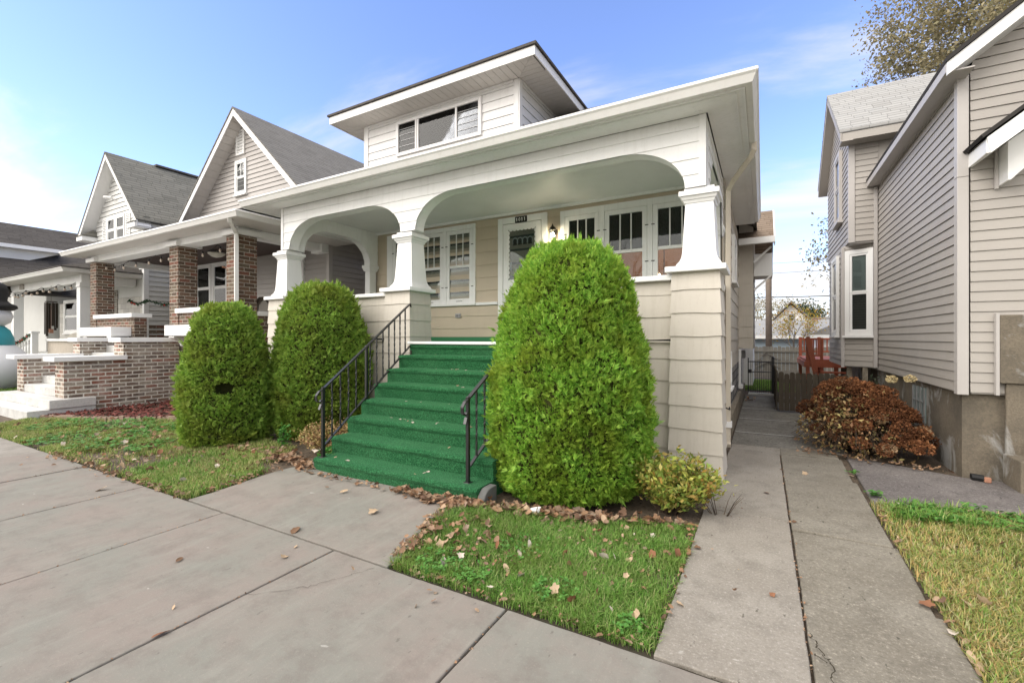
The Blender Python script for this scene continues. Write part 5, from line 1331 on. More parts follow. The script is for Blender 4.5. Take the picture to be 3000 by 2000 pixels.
q = MB(); q.tube([(-21.4, 5.75, 2.7), (-21.4, 5.75, 1.85)], 0.006, 4); q.lathe((-21.4, 5.75, 1.72), [(0.06, 0), (0.06, 0.14)], 8); add(q, "clapper", M['rust'], wc)
ws = thing("wicker_sofa", "pale wicker sofa back rising above the porch parapet behind the railing", "sofa", (-20.6, 6.5, 1.0))
q = MB(); q.rings([[(x, y, 1.0), (x, y, z), (x, y + 0.09, z), (x, y + 0.09, 1.0)] for x, y, z in [(-22.0 + 2.0 * i / 12, 6.35 + 0.1 * math.sin(math.pi * i / 12), 1.62 + 0.16 * math.sin(math.pi * i / 12) ** 0.6) for i in range(13)]]); add(q, "backrest", M['wicker'], ws)
q = MB(); q.box(-22.0, -20.0, 6.5, 7.1, 1.0, 1.3); add(q, "seat", M['wicker'], ws)

# ------------------------------------------------------------------ fourth house: dark roof
H4 = thing("dark_roof_house", "low house with broad dark shingle roof at the far left", "house", (-31, 12, 0))
add(MB().box(-36, -26.6, 7.0, 24, 0, 3.5), "wall", M['grayvinyl'], H4)
r4 = MB(); r4.rings([[(-31, y, 6.95), (-25.9, y, 3.35), (-25.9, y, 3.28), (-31, y, 6.85), (-36.1, y, 3.28), (-36.1, y, 3.35)] for y in (4.0, 24)]); add(r4, "roof", M['roofdark'], H4)
d4 = MB(); P_ = [(-28.2, 6.0, 5.40), (-28.2, 7.9, 5.40), (-28.2, 6.0, 4.6)]
d4.rings([P_, [(-30.0, y, z) for x, y, z in P_]]); add(d4, "dormer_cheek", M['grayvinyl'], H4)
d4 = MB(); d4.box(-30.2, -27.95, 4.5, 8.0, 5.405, 5.56); add(d4, "dormer_fascia", M['whiteclean'], H4)
v4 = MB(); v4.prism([(-26.9, 4.10), (-27.25, 4.35), (-27.25, 4.45), (-26.9, 4.20)], lambda x, z, y: (x, y, z), 8.1, 8.5); add(v4, "roof_vent", M['hydpale'] if False else M['soffit'], H4)

# ------------------------------------------------------------------ inflatable snowman at the left edge
sx, sy = -20.15, 3.9
sm = thing("inflatable_snowman", "white inflatable snowman with teal vest and black top hat, cropped by the left edge", "inflatable", (sx, sy, 0))
def puff(c, prof, n=36, ribs=9, amp=0.02):
    q = MB(); q.rings([[(c[0] + r_ * (1 + amp * abs(math.sin(ribs * math.pi * k / n))) * math.cos(2 * math.pi * k / n), c[1] + r_ * (1 + amp * abs(math.sin(ribs * math.pi * k / n))) * math.sin(2 * math.pi * k / n), c[2] + z) for k in range(n)] for r_, z in prof]); return q
add(puff((sx, sy, -0.08), [(0.6, 0), (0.88, 0.12), (1.07, 0.42), (1.12, 0.75), (1.02, 1.05), (0.82, 1.30), (0.66, 1.44)]), "body", M['nylon'], sm, smooth=True)
add(puff((sx, sy, 1.33), [(0.69, 0), (0.70, 0.05), (0.68, 0.22), (0.60, 0.45), (0.48, 0.58), (0.44, 0.60)], amp=0.012), "vest", M['teal'], sm, smooth=True)
add(puff((sx, sy, 1.90), [(0.45, 0), (0.61, 0.12), (0.66, 0.30), (0.62, 0.45), (0.5, 0.58), (0.01, 0.60)]), "head", M['nylon'], sm, smooth=True)
add(puff((sx, sy, 2.36), [(0.40, 0), (0.66, 0.02), (0.76, 0.09), (0.74, 0.17), (0.60, 0.24), (0.54, 0.32), (0.57, 0.60), (0.52, 0.78), (0.40, 0.86), (0.01, 0.88)], amp=0.01), "top_hat", M['black'], sm, smooth=True)
q = MB(); q.tube([(sx + 0.35, sy - 0.5, 2.20), (sx + 0.42, sy - 0.85, 2.16)], [0.07, 0.008], 8); add(q, "carrot_nose", M['rust'], sm)
for dx in (0.18, 0.48): add(MB().sphere((sx + dx, sy - 0.60 + dx * 0.3, 2.32), 0.045, 8, 6), "eye", M['black'], sm)
q = MB(); q.tube([(sx + 0.9, sy - 0.4, 0.9), (sx + 1.9, sy - 0.6, 0.02)], 0.006, 4); add(q, "tie_cord", M['greymetal'], sm)

# ------------------------------------------------------------------ taupe sided house on the right
E = thing("taupe_sided_house", "taupe vinyl sided house with stained stucco foundation and projecting rear bay", "house", (2.5, 7.2, 0))
XE, EYF = 1.93, 6.87
def lapE(mb, mp_, u0, u1, z0, z1, **k): return courses(mb, mp_, u0, u1, z0, z1, 0.112, lip=0.013, gap=0.0075, **k)
sw = MB(); lapE(sw, mxp(XE, -1), EYF + 0.10, 10.95, 0.94, 4.47); sw.box(XE + 0.01, XE + 0.1, EYF + 0.1, 16, 0.93, 4.5)
add(sw, "side_wall", M['taupelt'], E)
fw = MB(); lapE(fw, my(EYF), XE + 0.09, 7.0, 0.94, 9.0, ul=lambda z: XE + 0.09 + max(0, (z - 4.62) / 0.76)); fw.box(XE + 0.1, 7.0, EYF + 0.004, EYF + 0.1, 0.93, 4.5); fw.prism([(XE + 0.1, 4.5), (7.0, 4.5), (7.0, 8.3), (XE + 0.2, 4.6)], lambda a, b_, d: (a, d, b_), EYF + 0.004, 16)
add(fw, "front_wall", M['taupelt'], E)
cb = MB(); cb.box(XE - 0.022, XE + 0.075, EYF - 0.022, EYF + 0.085, 0.915, 3.35); cb.box(XE - 0.0225, XE + 0.0755, EYF - 0.0225, EYF + 0.0855, 3.353, 4.56)
add(cb, "corner_board", M['taupetrim'], E, bevel=0.006)
add(MB().box(XE + 0.04, 7.0, EYF + 0.06, 16, -0.1, 0.93), "foundation", M['stuccop'], E)
# main roof
rt = MB(); rs_ = 0.76; ex, ez = 1.74, 4.60
rt.prism([(ex, ez), (7.2, ez + rs_ * (7.2 - ex)), (7.2, ez + rs_ * (7.2 - ex) - 0.05), (ex, ez - 0.05)], lambda a, b_, d: (a, d, b_), 6.55, 16)
add(rt, "roof", M['roofblack'], E)
rk = MB(); rk.prism([(ex + 0.01, ez - 0.052), (7.2, ez + rs_ * (7.2 - ex) - 0.052), (7.2, ez + rs_ * (7.2 - ex) - 0.20), (ex + 0.01, ez - 0.19)], lambda a, b_, d: (a, d, b_), 6.57, 6.60)
rk.prism([(ex + 0.10, ez - 0.11), (7.2, ez + rs_ * (7.2 - ex) - 0.19), (7.2, ez + rs_ * (7.2 - ex) - 0.205), (ex + 0.10, ez - 0.125)], lambda a, b_, d: (a, d, b_), 6.601, EYF + 0.01)
add(rk, "rake_board", M['whiteclean'], E)
ef = MB(); ef.box(ex + 0.005, ex + 0.03, 6.602, 10.88, ez - 0.15, ez - 0.052); ef.box(ex + 0.031, XE + 0.05, 6.602, 10.88, ez - 0.149, ez - 0.135)
add(ef, "eave_fascia", M['taupetrim'], E)
# small entrance roof at the right edge
pr = MB(); pr.prism([(1.97, 3.60), (4.2, 5.34), (4.2, 5.39), (1.95, 3.63)], lambda a, b_, d: (a, d, b_), 6.36, EYF - 0.02); add(pr, "entry_roof", M['roofblack'], E)
pr = MB(); pr.prism([(2.0, 3.598), (4.2, 5.31), (4.2, 5.17), (2.03, 3.44)], lambda a, b_, d: (a, d, b_), 6.37, 6.39); pr.prism([(2.03, 3.46), (4.2, 5.19), (4.2, 5.175), (2.03, 3.445)], lambda a, b_, d: (a, d, b_), 6.391, EYF - 0.02); pr.box(2.0, 2.03, 6.391, EYF - 0.02, 3.445, 3.59)
add(pr, "entry_rake", M['whiteclean'], E)
pr = MB(); pr.prism([(2.235, 3.60), (2.235, 3.20), (2.255, 3.20), (3.4, 4.4), (3.4, 4.5)], lambda a, b_, d: (a, d, b_), 6.62, EYF - 0.02); add(pr, "entry_bracket", M['whiteclean'], E)
pr = MB(); pr.box(2.205, 2.232, EYF - 0.05, EYF - 0.018, 3.17, 3.62); add(pr, "entry_trim", M['taupetrim'], E)
# rear bay: upper storey with cross gable, canted window below
U0, UY = 1.48, 10.90
up = MB(); lapE(up, my(UY), U0 + 0.09, XE - 0.01, 3.42, 5.62); lapE(up, mxp(U0, -1), UY + 0.08, 14.2, 3.42, 7.0, ul=lambda z: UY + 0.08 if z < 5.6 else 12.5 - (7.12 - z) / 0.85 * 0.86, ur=lambda z: 14.2 if z < 5.6 else 12.5 + (7.12 - z) / 0.85 * 0.86)
up.prism([(UY + 0.01, 3.415), (14.2, 3.415), (14.2, 5.65), (12.5, 7.0), (UY + 0.01, 5.65)], lambda y, z, x: (x, y, z), U0 + 0.012, 4.5)
upo = add(up, "bay_wall", M['taupelt'], E)
add(MB().box(U0 - 0.02, U0 + 0.085, UY - 0.02, UY + 0.07, 3.41, 5.62), "corner_board", M['taupetrim'], E, bevel=0.005)
add(MB().box(XE - 0.075, XE - 0.021, UY - 0.03, UY + 0.02, 0.98, 4.43), "corner_board", M['taupetrim'], E)
s_ = MB()
for i in range(8): s_.box(U0 + 0.02, XE - 0.01, UY + 0.02 + i * 0.1, UY + 0.115 + i * 0.1, 3.395, 3.412)
add(s_, "bay_soffit", M['taupetrim'], E)
br = MB(); yr, zr_ = 12.5, 7.10
for s2, ye in ((-1, 10.55), (1, 14.45)):
    br.prism([(yr, zr_), (ye, 5.52), (ye, 5.46), (yr, zr_ - 0.06)], lambda y, z, x: (x, y, z), U0 - 0.20, 6.0)
add(br, "bay_roof", M['rooflight'], E)
br = MB()
for s2, ye in ((-1, 10.55), (1, 14.45)):
    br.prism([(yr, zr_ - 0.061), (ye, 5.459), (ye, 5.30), (yr, zr_ - 0.22)], lambda y, z, x: (x, y, z), U0 - 0.19, U0 - 0.165)
    br.prism([(yr, zr_ - 0.20), (ye, 5.31), (ye, 5.295), (yr, zr_ - 0.215)], lambda y, z, x: (x, y, z), U0 - 0.164, U0 + 0.01)
br.box(U0 - 0.16, 4.0, 10.56, 10.585, 5.31, 5.455); br.box(U0 - 0.16, 4.0, 10.586, 10.89, 5.31, 5.325)
add(br, "bay_fascia", M['taupelt'], E)
window(E, mxp(U0, -1), 11.75, 12.55, 4.05, 5.55, M['taupetrim'], cas=0.09, back='blindslt', o=0.015)
def wseg(p, q):
    L = math.hypot(q[0] - p[0], q[1] - p[1]); tx, ty = (q[0] - p[0]) / L, (q[1] - p[1]) / L
    return (lambda u, z, o: (p[0] + tx * u + ty * o, p[1] + ty * u - tx * o, z)), L
pA, pB, pC = (1.43, 11.30), (XE, 10.97), (1.43, 13.4)
f1, L1 = wseg(pA, pB)
cw = MB(); lapE(cw, f1, 0.0, L1, 0.98, 3.41, holes=[(0.07, L1 - 0.04, 1.62, 3.30)]); lapE(cw, mxp(1.43, -1), 11.3, 13.4, 0.98, 3.41)
cw.prism([(1.445, 11.31), (XE - 0.01, 10.99), (3, 11), (3, 13.4), (1.445, 13.4)], lambda a, b_, d: (a, b_, d), 0.97, 3.40)
add(cw, "canted_bay", M['taupelt'], E)
wE = window(E, f1, 0.06, L1 - 0.05, 1.60, 3.30, M['whiteclean'], cas=0.085, sash=0.035, back='blinds', upback='blindslt', o=0.015)
window(E, mxp(1.43, -1), 11.75, 12.55, 1.60, 3.30, M['whiteclean'], cas=0.085, back='blindslt', o=0.015)
cbx = MB(); cbx.box(1.395, 1.45, 11.26, 11.32, 0.96, 3.39); add(cbx, "corner_board", M['taupetrim'], E)
fb = MB(); fb.box(1.72, 1.80, 11.1, 11.2, 0, 0.965); fb.box(1.50, 1.58, 11.35, 11.43, 0, 0.965); add(fb, "bay_post", M['stucco'], E)
gbm = MB(); gbm.box(XE + 0.025, XE + 0.06, 8.2, 8.75, 0.25, 0.86); add(gbm, "glass_block_window", plain("glass_block", (0.20, 0.24, 0.24), 0.12, 0.6, bump=0), E)
gbm = MB()
for i in range(4): gbm.box(XE + 0.012, XE + 0.024, 8.2 + i * 0.18, 8.215 + i * 0.18, 0.25, 0.86)
for z in (0.25, 0.45, 0.65): gbm.box(XE + 0.014, XE + 0.0235, 8.2, 8.75, z, z + 0.015)
add(gbm, "mortar_grid", M['greymetal'], E)
# concrete entrance block and steps at the right edge
pb = MB(); pb.box(2.235, 4.5, 6.79, EYF - 0.001, 1.06, 1.80); pb.box(2.29, 4.5, 6.82, EYF - 0.001, -0.05, 1.058)
add(pb, "entrance_wall", M['stuccop'], E, bevel=0.012)
add(MB().box(2.205, 2.233, 6.80, EYF - 0.018, 0.93, 1.82), "entrance_trim", M['taupetrim'], E)
pb = MB(); pb.box(2.26, 4.5, 6.42, 6.818, -0.05, 0.31); pb.box(2.44, 4.5, 6.42, 6.8185, 0.312, 0.46); add(pb, "entrance_step", M['stuccop'], E, bevel=0.012)
t = thing("drain_tile", "broken black and terracotta drain tile lying against the stucco foundation", "drain tile", (2.06, 6.78, 0))
q = MB(); q.rings([[(2.0, 6.78 + 0.04 * math.cos(a_), 0.03 + 0.035 * math.sin(a_)) for a_ in [k * math.pi / 4 for k in range(8)]], [(2.09, 6.75 + 0.04 * math.cos(a_), 0.03 + 0.035 * math.sin(a_)) for a_ in [k * math.pi / 4 for k in range(8)]]]); add(q, "pipe", M['black'], t)
q = MB(); q.box(2.085, 2.14, 6.70, 6.74, -0.005, 0.05); add(q, "tile_shard", M['rust'], t, bevel=0.008)

# ------------------------------------------------------------------ side yard and the view to the rear
rn = random.Random(21)
m = MB(); m.poly([(-6, 14.2, -0.03), (12, 14.2, -0.03), (12, 60, -0.03), (-6, 60, -0.03)]); struct(m, "back_yard", M['soil'])
GT_ = thing("iron_gate", "black iron bar gate closing the narrow passage between the houses", "gate", (0, 14.2, 0))
q = MB(); q.box(0.20, 0.275, 14.16, 14.24, 0, 0.99); q.lathe((0.237, 14.2, 0.99), [(0.05, 0), (0.035, 0.03), (0.002, 0.07)], 8); add(q, "post", M['iron'], GT_)
q = MB(); q.box(-0.37, -0.345, 14.19, 14.21, 0, 1.0); add(q, "post", M['iron'], GT_)
for z in (0.08, 0.60, 0.88): add(MB().box(-0.344, 0.199, 14.19, 14.21, z, z + 0.025), "rail", M['iron'], GT_)
for i in range(10): add(MB().box(-0.30 + i * 0.053, -0.289 + i * 0.053, 14.212, 14.222, 0.02, 0.93), "bar", M['iron'], GT_)
add(MB().box(-0.345, -0.27, 14.17, 14.188, 0.58, 0.68), "latch", M['iron'], GT_)
struct(MB().box(-0.36, 0.26, 14.08, 14.3, -0.05, 0.03), "gate_sill", M['stepconc'])
def fence(name, label, p, q, h, bw, dog, z0=0.0, seed=1, brace=False, mat='fence'):
    r = random.Random(seed); L = math.hypot(q[0] - p[0], q[1] - p[1]); tx, ty = (q[0] - p[0]) / L, (q[1] - p[1]) / L
    t = thing(name, label, "fence", (p[0], p[1], z0)); m_ = MB(); n = int(L / bw)
    f = lambda u, z, o: (p[0] + tx * u + ty * o, p[1] + ty * u - tx * o, z0 + z)
    for i in range(n):
        u0, u1 = i * bw + 0.004, (i + 1) * bw - 0.004; hh = h + r.uniform(-.025, .02); o = r.uniform(0, .008)
        pts = [(u0, 0.02), (u1, 0.02), (u1, hh - dog), (u1 - dog * .7, hh), (u0 + dog * .7, hh), (u0, hh - dog)]
        m_.prism(pts, lambda a, b_, d: f(a, b_, d), o, o + 0.02)
    add(m_, "pickets", M[mat], t)
    for z in (0.18, h - 0.22): add(mbox(MB(), f, 0, L, z, z + 0.08, -0.05, -0.002), "rail", M[mat], t)
    return t, f, L
fence("wooden_fence", "low weathered grey picket fence beside the passage behind the brown hydrangea", (0.29, 11.1), (1.50, 11.12), 0.82, 0.10, 0.03, seed=2)
fence("wooden_fence", "weathered fence return running back along the passage to the iron gate", (0.275, 13.9), (0.275, 11.13), 0.84, 0.11, 0.02, seed=4)
ft, ff, fl = fence("wooden_fence", "tall weathered board fence with diagonal braced gate at the rear of the yard", (-1.2, 20.0), (5.0, 20.0), 1.22, 0.13, 0.03, seed=6, mat='fencelight')
q = MB()
for a_, b_ in (((0.95, 0.55), (1.30, 1.05)), ((1.38, 0.95), (1.75, 0.72)), ((1.38, 0.66), (1.75, 0.42)), ((0.95, 0.40), (1.30, 0.62))):
    q.tube([ff(a_[0], a_[1], 0.05), ff(b_[0], b_[1], 0.05)], 0.03, 4)
q2 = MB()
for z in (0.62, 1.02): q2.box(-0.4, 1.3, 19.94, 19.965, z, z + 0.06)
add(q2, "gate_rail", M['fencelight'], ft); adds(q, "brace", M['fencelight'], ft)
# red stained deck
DK = thing("wooden_deck", "red stained raised deck with railings and steps behind the taupe house", "deck", (1.4, 15.5, 0))
q = MB(); q.box(1.05, 4.2, 15.0, 18, 0.90, 0.96); add(q, "deck_floor", M['deckred'], DK)
q = MB(); q.box(1.05, 4.2, 14.96, 14.998, 0.74, 0.90); q.box(1.012, 1.048, 14.98, 18, 0.74, 0.90); add(q, "rim_joist", M['deckred'], DK)
for x, y in ((1.10, 15.05), (1.42, 15.05), (1.10, 17.9), (1.75, 15.05), (1.62, 17.9)):
    add(MB().box(x - 0.045, x + 0.045, y - 0.045, y + 0.045, 0, 1.58 if x < 1.2 or y > 17 else 0.9), "post", M['deckred'], DK)
for y, x0, x1 in ((17.9, 1.15, 1.57), (17.9, 1.67, 2.6)):
    for z in (1.08, 1.50): add(MB().box(x0, x1, y - 0.02, y + 0.02, z, z + 0.05), "rail", M['deckred'], DK)
    for i in range(int((x1 - x0) / 0.11)): add(MB().box(x0 + 0.04 + i * 0.11, x0 + 0.075 + i * 0.11, y - 0.015, y + 0.015, 1.131, 1.499), "baluster", M['deckred'], DK)
for z in (1.04, 1.50): add(MB().box(1.14, 1.40, 15.03, 15.07, z, z + 0.045), "rail", M['deckred'], DK)
for i in range(4): add(MB().box(1.165 + i * 0.06, 1.19 + i * 0.06, 15.035, 15.065, 1.086, 1.499), "baluster", M['deckred'], DK)
add(MB().box(1.385, 1.455, 15.01, 15.09, 0.961, 1.56), "post", M['deckred'], DK)
q = MB(); q.prism([(1.02, 1.55), (1.16, 1.50), (1.35, 0.52), (1.22, 0.52)], lambda x, z, y: (x, y, z), 14.86, 14.95); add(q, "stair_stringer", M['deckred'], DK)
for i in range(3): add(MB().box(1.36, 1.95, 14.3 + i * 0.2, 14.5 + i * 0.2, 0.2 + i * 0.2, 0.24 + i * 0.2), "step", M['deckred'], DK)
# utility pole with lines
UP = thing("utility_pole", "tall weathered timber utility pole rising behind the rear fence", "utility pole", (0.22, 21.5, 0))
add(MB().tube([(0.22, 21.5, 0), (0.2, 21.5, 6.3)], [0.13, 0.11], 10), "pole", M['pole'], UP, smooth=True)
def wire(label, p, q, sag, r):
    t = tag(add(MB().tube([(p[0] + (q[0] - p[0]) * k / 14, p[1] + (q[1] - p[1]) * k / 14, p[2] + (q[2] - p[2]) * k / 14 - sag * math.sin(math.pi * k / 14)) for k in range(15)], r, 4), "power_line", M['black'], None, p), label, "power line", "power lines behind the houses")
wire("thick black cable strung past the utility pole, lowest of the lines", (-9, 22, 3.55), (14, 21.0, 3.15), 0.15, 0.022)
wire("thin grey wire above the thick cable beside the utility pole", (-9, 21.3, 4.3), (14, 21.3, 4.3), 0.1, 0.008)
wire("uppermost thin wire crossing the gap by the utility pole", (-9, 21.2, 4.75), (14, 21.2, 4.6), 0.1, 0.008)
# garages and houses beyond
G1 = thing("garage", "long blue grey garage with pale shingle roof behind the rear fence", "garage", (-1, 27, 0))
add(MB().box(-8, 7, 25, 31, 0, 1.62), "wall", M['garage'], G1)
q = MB(); q.rings([[(x, 24.7, 1.66), (x, 28, 2.5), (x, 31.3, 1.66), (x, 31.3, 1.60), (x, 28, 2.43), (x, 24.7, 1.60)] for x in (-8.3, 7.3)]); add(q, "roof", M['rooflight'], G1)
add(MB().box(-8.3, 7.3, 24.66, 24.695, 1.52, 1.665), "fascia", M['whiteclean'], G1)
G2 = thing("garage", "small white garage with grey hip roof behind the red deck", "garage", (3.2, 24, 0))
add(MB().box(2.0, 6.5, 22.2, 24.6, 0, 1.62), "wall", M['white'], G2)
q = MB(); q.rings([[(1.7, 21.9, 1.66), (6.8, 21.9, 1.66), (6.8, 24.65, 1.66), (1.7, 24.65, 1.66)], [(3.0, 23.3, 2.35), (5.6, 23.3, 2.35), (5.6, 23.31, 2.35), (3.0, 23.31, 2.35)]]); add(q, "roof", M['roofgrey'], G2)
add(MB().box(1.68, 6.8, 21.87, 21.895, 1.54, 1.675), "fascia", M['whiteclean'], G2)
H5 = thing("white_gable_house", "white gabled house seen beyond the garages", "house", (2.4, 48, 0))
q = MB(); q.prism([(0.9, 0), (3.6, 0), (3.6, 3.2), (2.2, 4.6), (0.9, 3.2)], lambda a, b_, d: (a, d, b_), 48, 58); add(q, "wall", M['white'], H5)
q = MB(); q.prism([(0.4, 2.75), (2.2, 4.75), (4.1, 2.75), (4.1, 2.9), (2.2, 4.9), (0.4, 2.9)], lambda a, b_, d: (a, d, b_), 47.4, 58); add(q, "roof", M['roofgrey'], H5)
window(H5, my(48), 1.95, 2.55, 3.05, 3.75, M['greymetal'], cas=0.08)
H6 = thing("far_house", "low grey roofed house with two red chimneys beyond the white gable", "house", (6, 52, 0))
q = MB(); q.box(3.5, 12, 52, 60, 0, 2.6); add(q, "wall", M['white'], H6)
q = MB(); q.rings([[(x, 51.5, 2.6), (x, 56, 3.7), (x, 60.5, 2.6)] for x in (3.6, 12.5)]); add(q, "roof", M['roofgrey'], H6)
for x in (4.3, 6.2): add(MB().box(x, x + 0.7, 53, 53.7, 2.6, 4.0 - (0.5 if x < 5 else 0)), "chimney", M['chimney'], H6)
q = MB(); q.prism([(6.7, 2.6), (8.0, 3.9), (9.3, 2.6)], lambda a, b_, d: (a, d, b_), 51.0, 52.0); add(q, "gable", M['white'], H6)
nb = thing("shed", "small white shed corner beyond the passage gate", "shed", (-0.5, 17, 0)); add(MB().box(-1.6, -0.28, 16.5, 18.5, 0, 1.5), "wall", M['white'], nb); add(MB().box(-1.7, -0.24, 16.4, 18.6, 1.5, 1.56), "roof", M['roofgrey'], nb)

# ------------------------------------------------------------------ vegetation helpers
def quads_leaves(P, D, W, L, rng, fold=0.0):
    """diamond leaves: P base points (n,3), D directions (n,3) unit, W widths, L lengths"""
    n = len(P); r = rng.normal(size=(n, 3)); S = np.cross(D, r); S /= np.linalg.norm(S, axis=1)[:, None] + 1e-9
    N = np.cross(S, D); mid = P + D * (L * 0.45)[:, None] + N * (L * fold)[:, None]; tip = P + D * L[:, None]
    V = np.stack([P, mid - S * (W / 2)[:, None], tip, mid + S * (W / 2)[:, None]], 1).reshape(-1, 3)
    return V, np.arange(4 * n).reshape(n, 4)

def fan_sprays(P, N, rng, k=7, L=0.05, w=0.012, spread=1.0):
    """flat fans of k leaflets at each point, like arborvitae sprays"""
    n = len(P); D = N * 0.75 + rng.normal(size=(n, 3)) * 0.5; D[:, 2] += 0.45; D /= np.linalg.norm(D, axis=1)[:, None]
    S = np.cross(D, N + rng.normal(size=(n, 3)) * 0.55); S /= np.linalg.norm(S, axis=1)[:, None]
    F = np.cross(D, S); Vs = []
    ls = L * rng.uniform(0.6, 1.3, n)
    for j in range(k):
        a = spread * ((j + 0.5) / k * 2 - 1) + rng.normal(size=n) * 0.15
        d = D * np.cos(a)[:, None] + S * np.sin(a)[:, None]
        b = P + D * (ls * 0.35 * (1 - abs((j + .5) / k * 2 - 1)) * rng.uniform(0, 1, n))[:, None]
        l = ls * rng.uniform(0.6, 1.0, n) * (1 - 0.25 * abs((j + 0.5) / k * 2 - 1)); ww = w * rng.uniform(0.7, 1.2, n)
        tip = b + d * l[:, None] + F * (rng.normal(size=n) * 0.006)[:, None]; mid = b + d * (l * 0.55)[:, None]; s = np.cross(d, F)
        Vs.append(np.stack([b, mid - s * (ww / 2)[:, None], tip, mid + s * (ww / 2)[:, None]], 1))
    V = np.concatenate(Vs, 0).reshape(-1, 3)
    return V, np.arange(len(V)).reshape(-1, 4)

def evergreen_bush(name, label, cx, cy, prof, Rx, Ry, n, seed, mat, holes=(), L=0.05, w=0.012, grp="rounded evergreen bushes by the steps"):
    rng = np.random.default_rng(seed); zs = np.array([p[0] for p in prof]); rs = np.array([p[1] for p in prof])
    t = thing(name, label, "bush", (cx, cy, 0.02), grp)
    f1, f2 = waves3(seed, 16, 3, 7), waves3(seed + 1, 24, 10, 26)
    zc = rng.uniform(zs[0], zs[-1], n * 3); rr = np.interp(zc, zs, rs)
    slope = np.interp(zc, zs, np.abs(np.gradient(rs, zs)))
    keep = rng.uniform(0, 1.6, len(zc)) < rr * np.sqrt(1 + np.minimum(slope, 2.2) ** 2); zc = zc[keep][:n]; rr = np.interp(zc, zs, rs)
    th = rng.uniform(0, 2 * np.pi, len(zc))
    # drop sprays that face away from any view over the parapet: none; keep whole bush
    q = np.stack([np.cos(th) * Rx * rr, np.sin(th) * Ry * rr, zc], 1)
    lump = 1 + 0.05 * f1(q) + 0.095 * f2(q)
    g = np.interp(zc, zs, np.gradient(rs, zs)) * 0.5 * (Rx + Ry)
    N = np.stack([np.cos(th), np.sin(th), np.clip(-g, -0.4, 3)], 1); N /= np.linalg.norm(N, axis=1)[:, None]
    P = q * np.stack([lump, lump, np.ones_like(lump)], 1) - N * rng.uniform(0.01, 0.07, len(zc))[:, None]
    P[:, 0] += cx; P[:, 1] += cy
    for hx, hy, hz, hr, sq in holes:
        d = ((P[:, 0] - hx) / hr) ** 2 + ((P[:, 1] - hy) / hr) ** 2 + ((P[:, 2] - hz) / (hr * sq)) ** 2
        k = d > rng.uniform(0.75, 1.1, len(d)); P, N = P[k], N[k]
    k2 = rng.choice(len(P), len(P) // 14, replace=False)      # longer shoots that break the clipped outline
    V1, F1 = fan_sprays(P, N, rng, 9, L, w); V2, F2 = fan_sprays(P[k2] + N[k2] * 0.03, N[k2] + np.array([0, 0, 0.6]), rng, 9, L * 1.7, w * 1.1, 0.55)
    add((np.concatenate([V1, V2]), np.concatenate([F1, F2 + len(V1)])), "foliage", mat, t)
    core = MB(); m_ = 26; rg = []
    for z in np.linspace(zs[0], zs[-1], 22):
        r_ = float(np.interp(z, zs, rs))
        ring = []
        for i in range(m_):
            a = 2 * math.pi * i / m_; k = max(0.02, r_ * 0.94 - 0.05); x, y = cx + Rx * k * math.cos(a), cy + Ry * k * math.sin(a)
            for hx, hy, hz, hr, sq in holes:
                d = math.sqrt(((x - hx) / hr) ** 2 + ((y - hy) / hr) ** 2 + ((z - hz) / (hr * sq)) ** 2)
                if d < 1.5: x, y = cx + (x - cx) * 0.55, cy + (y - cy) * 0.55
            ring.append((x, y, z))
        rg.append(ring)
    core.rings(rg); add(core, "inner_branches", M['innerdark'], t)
    tr = MB()
    for i in range(5): tr.tube([(cx + rn.uniform(-.12, .12), cy + rn.uniform(-.12, .12), -0.05), (cx + rn.uniform(-.3, .3), cy + rn.uniform(-.3, .3), 0.5)], [0.035, 0.02], 6)
    add(tr, "stem", M['bark'], t)
    return t
PB = [(0.02, 0.80), (0.15, 0.93), (0.45, 0.985), (0.8, 1.0), (1.2, 0.95), (1.62, 0.84), (1.95, 0.745), (2.17, 0.665), (2.34, 0.565), (2.46, 0.43), (2.53, 0.26), (2.57, 0.02)]
evergreen_bush("evergreen_bush", "tallest bright green rounded evergreen bush hiding the right half of the steps", -1.77, 4.41, PB, 0.845, 0.87, 40000, 5, M['arbor'], L=0.047, w=0.0082)
P2 = [(z * 0.965, r) for z, r in [(0.02, 0.82), (0.15, 0.92), (0.5, 0.99), (0.95, 1.0), (1.35, 0.96), (1.75, 0.87), (2.05, 0.76), (2.27, 0.63), (2.42, 0.46), (2.50, 0.28), (2.53, 0.02)]]
evergreen_bush("evergreen_bush", "middle dark green rounded evergreen bush left of the green steps", -6.2, 4.82, P2, 0.75, 0.75, 26000, 8, M['arborolive'], L=0.05, w=0.0098)
P1 = [(0.0, 0.86), (0.12, 0.95), (0.45, 1.0), (0.8, 0.98), (1.2, 0.92), (1.55, 0.83), (1.8, 0.70), (1.95, 0.54), (2.04, 0.32), (2.08, 0.02)]
evergreen_bush("evergreen_bush", "leftmost rounded evergreen bush with a dark hole in its front", -6.92, 3.74, P1, 0.59, 0.59, 20000, 11, M['arborolive'], holes=[(-6.43, 3.44, 0.84, 0.16, 0.62), (-6.31, 3.62, 0.50, 0.07, 1.5)], L=0.049, w=0.0098)

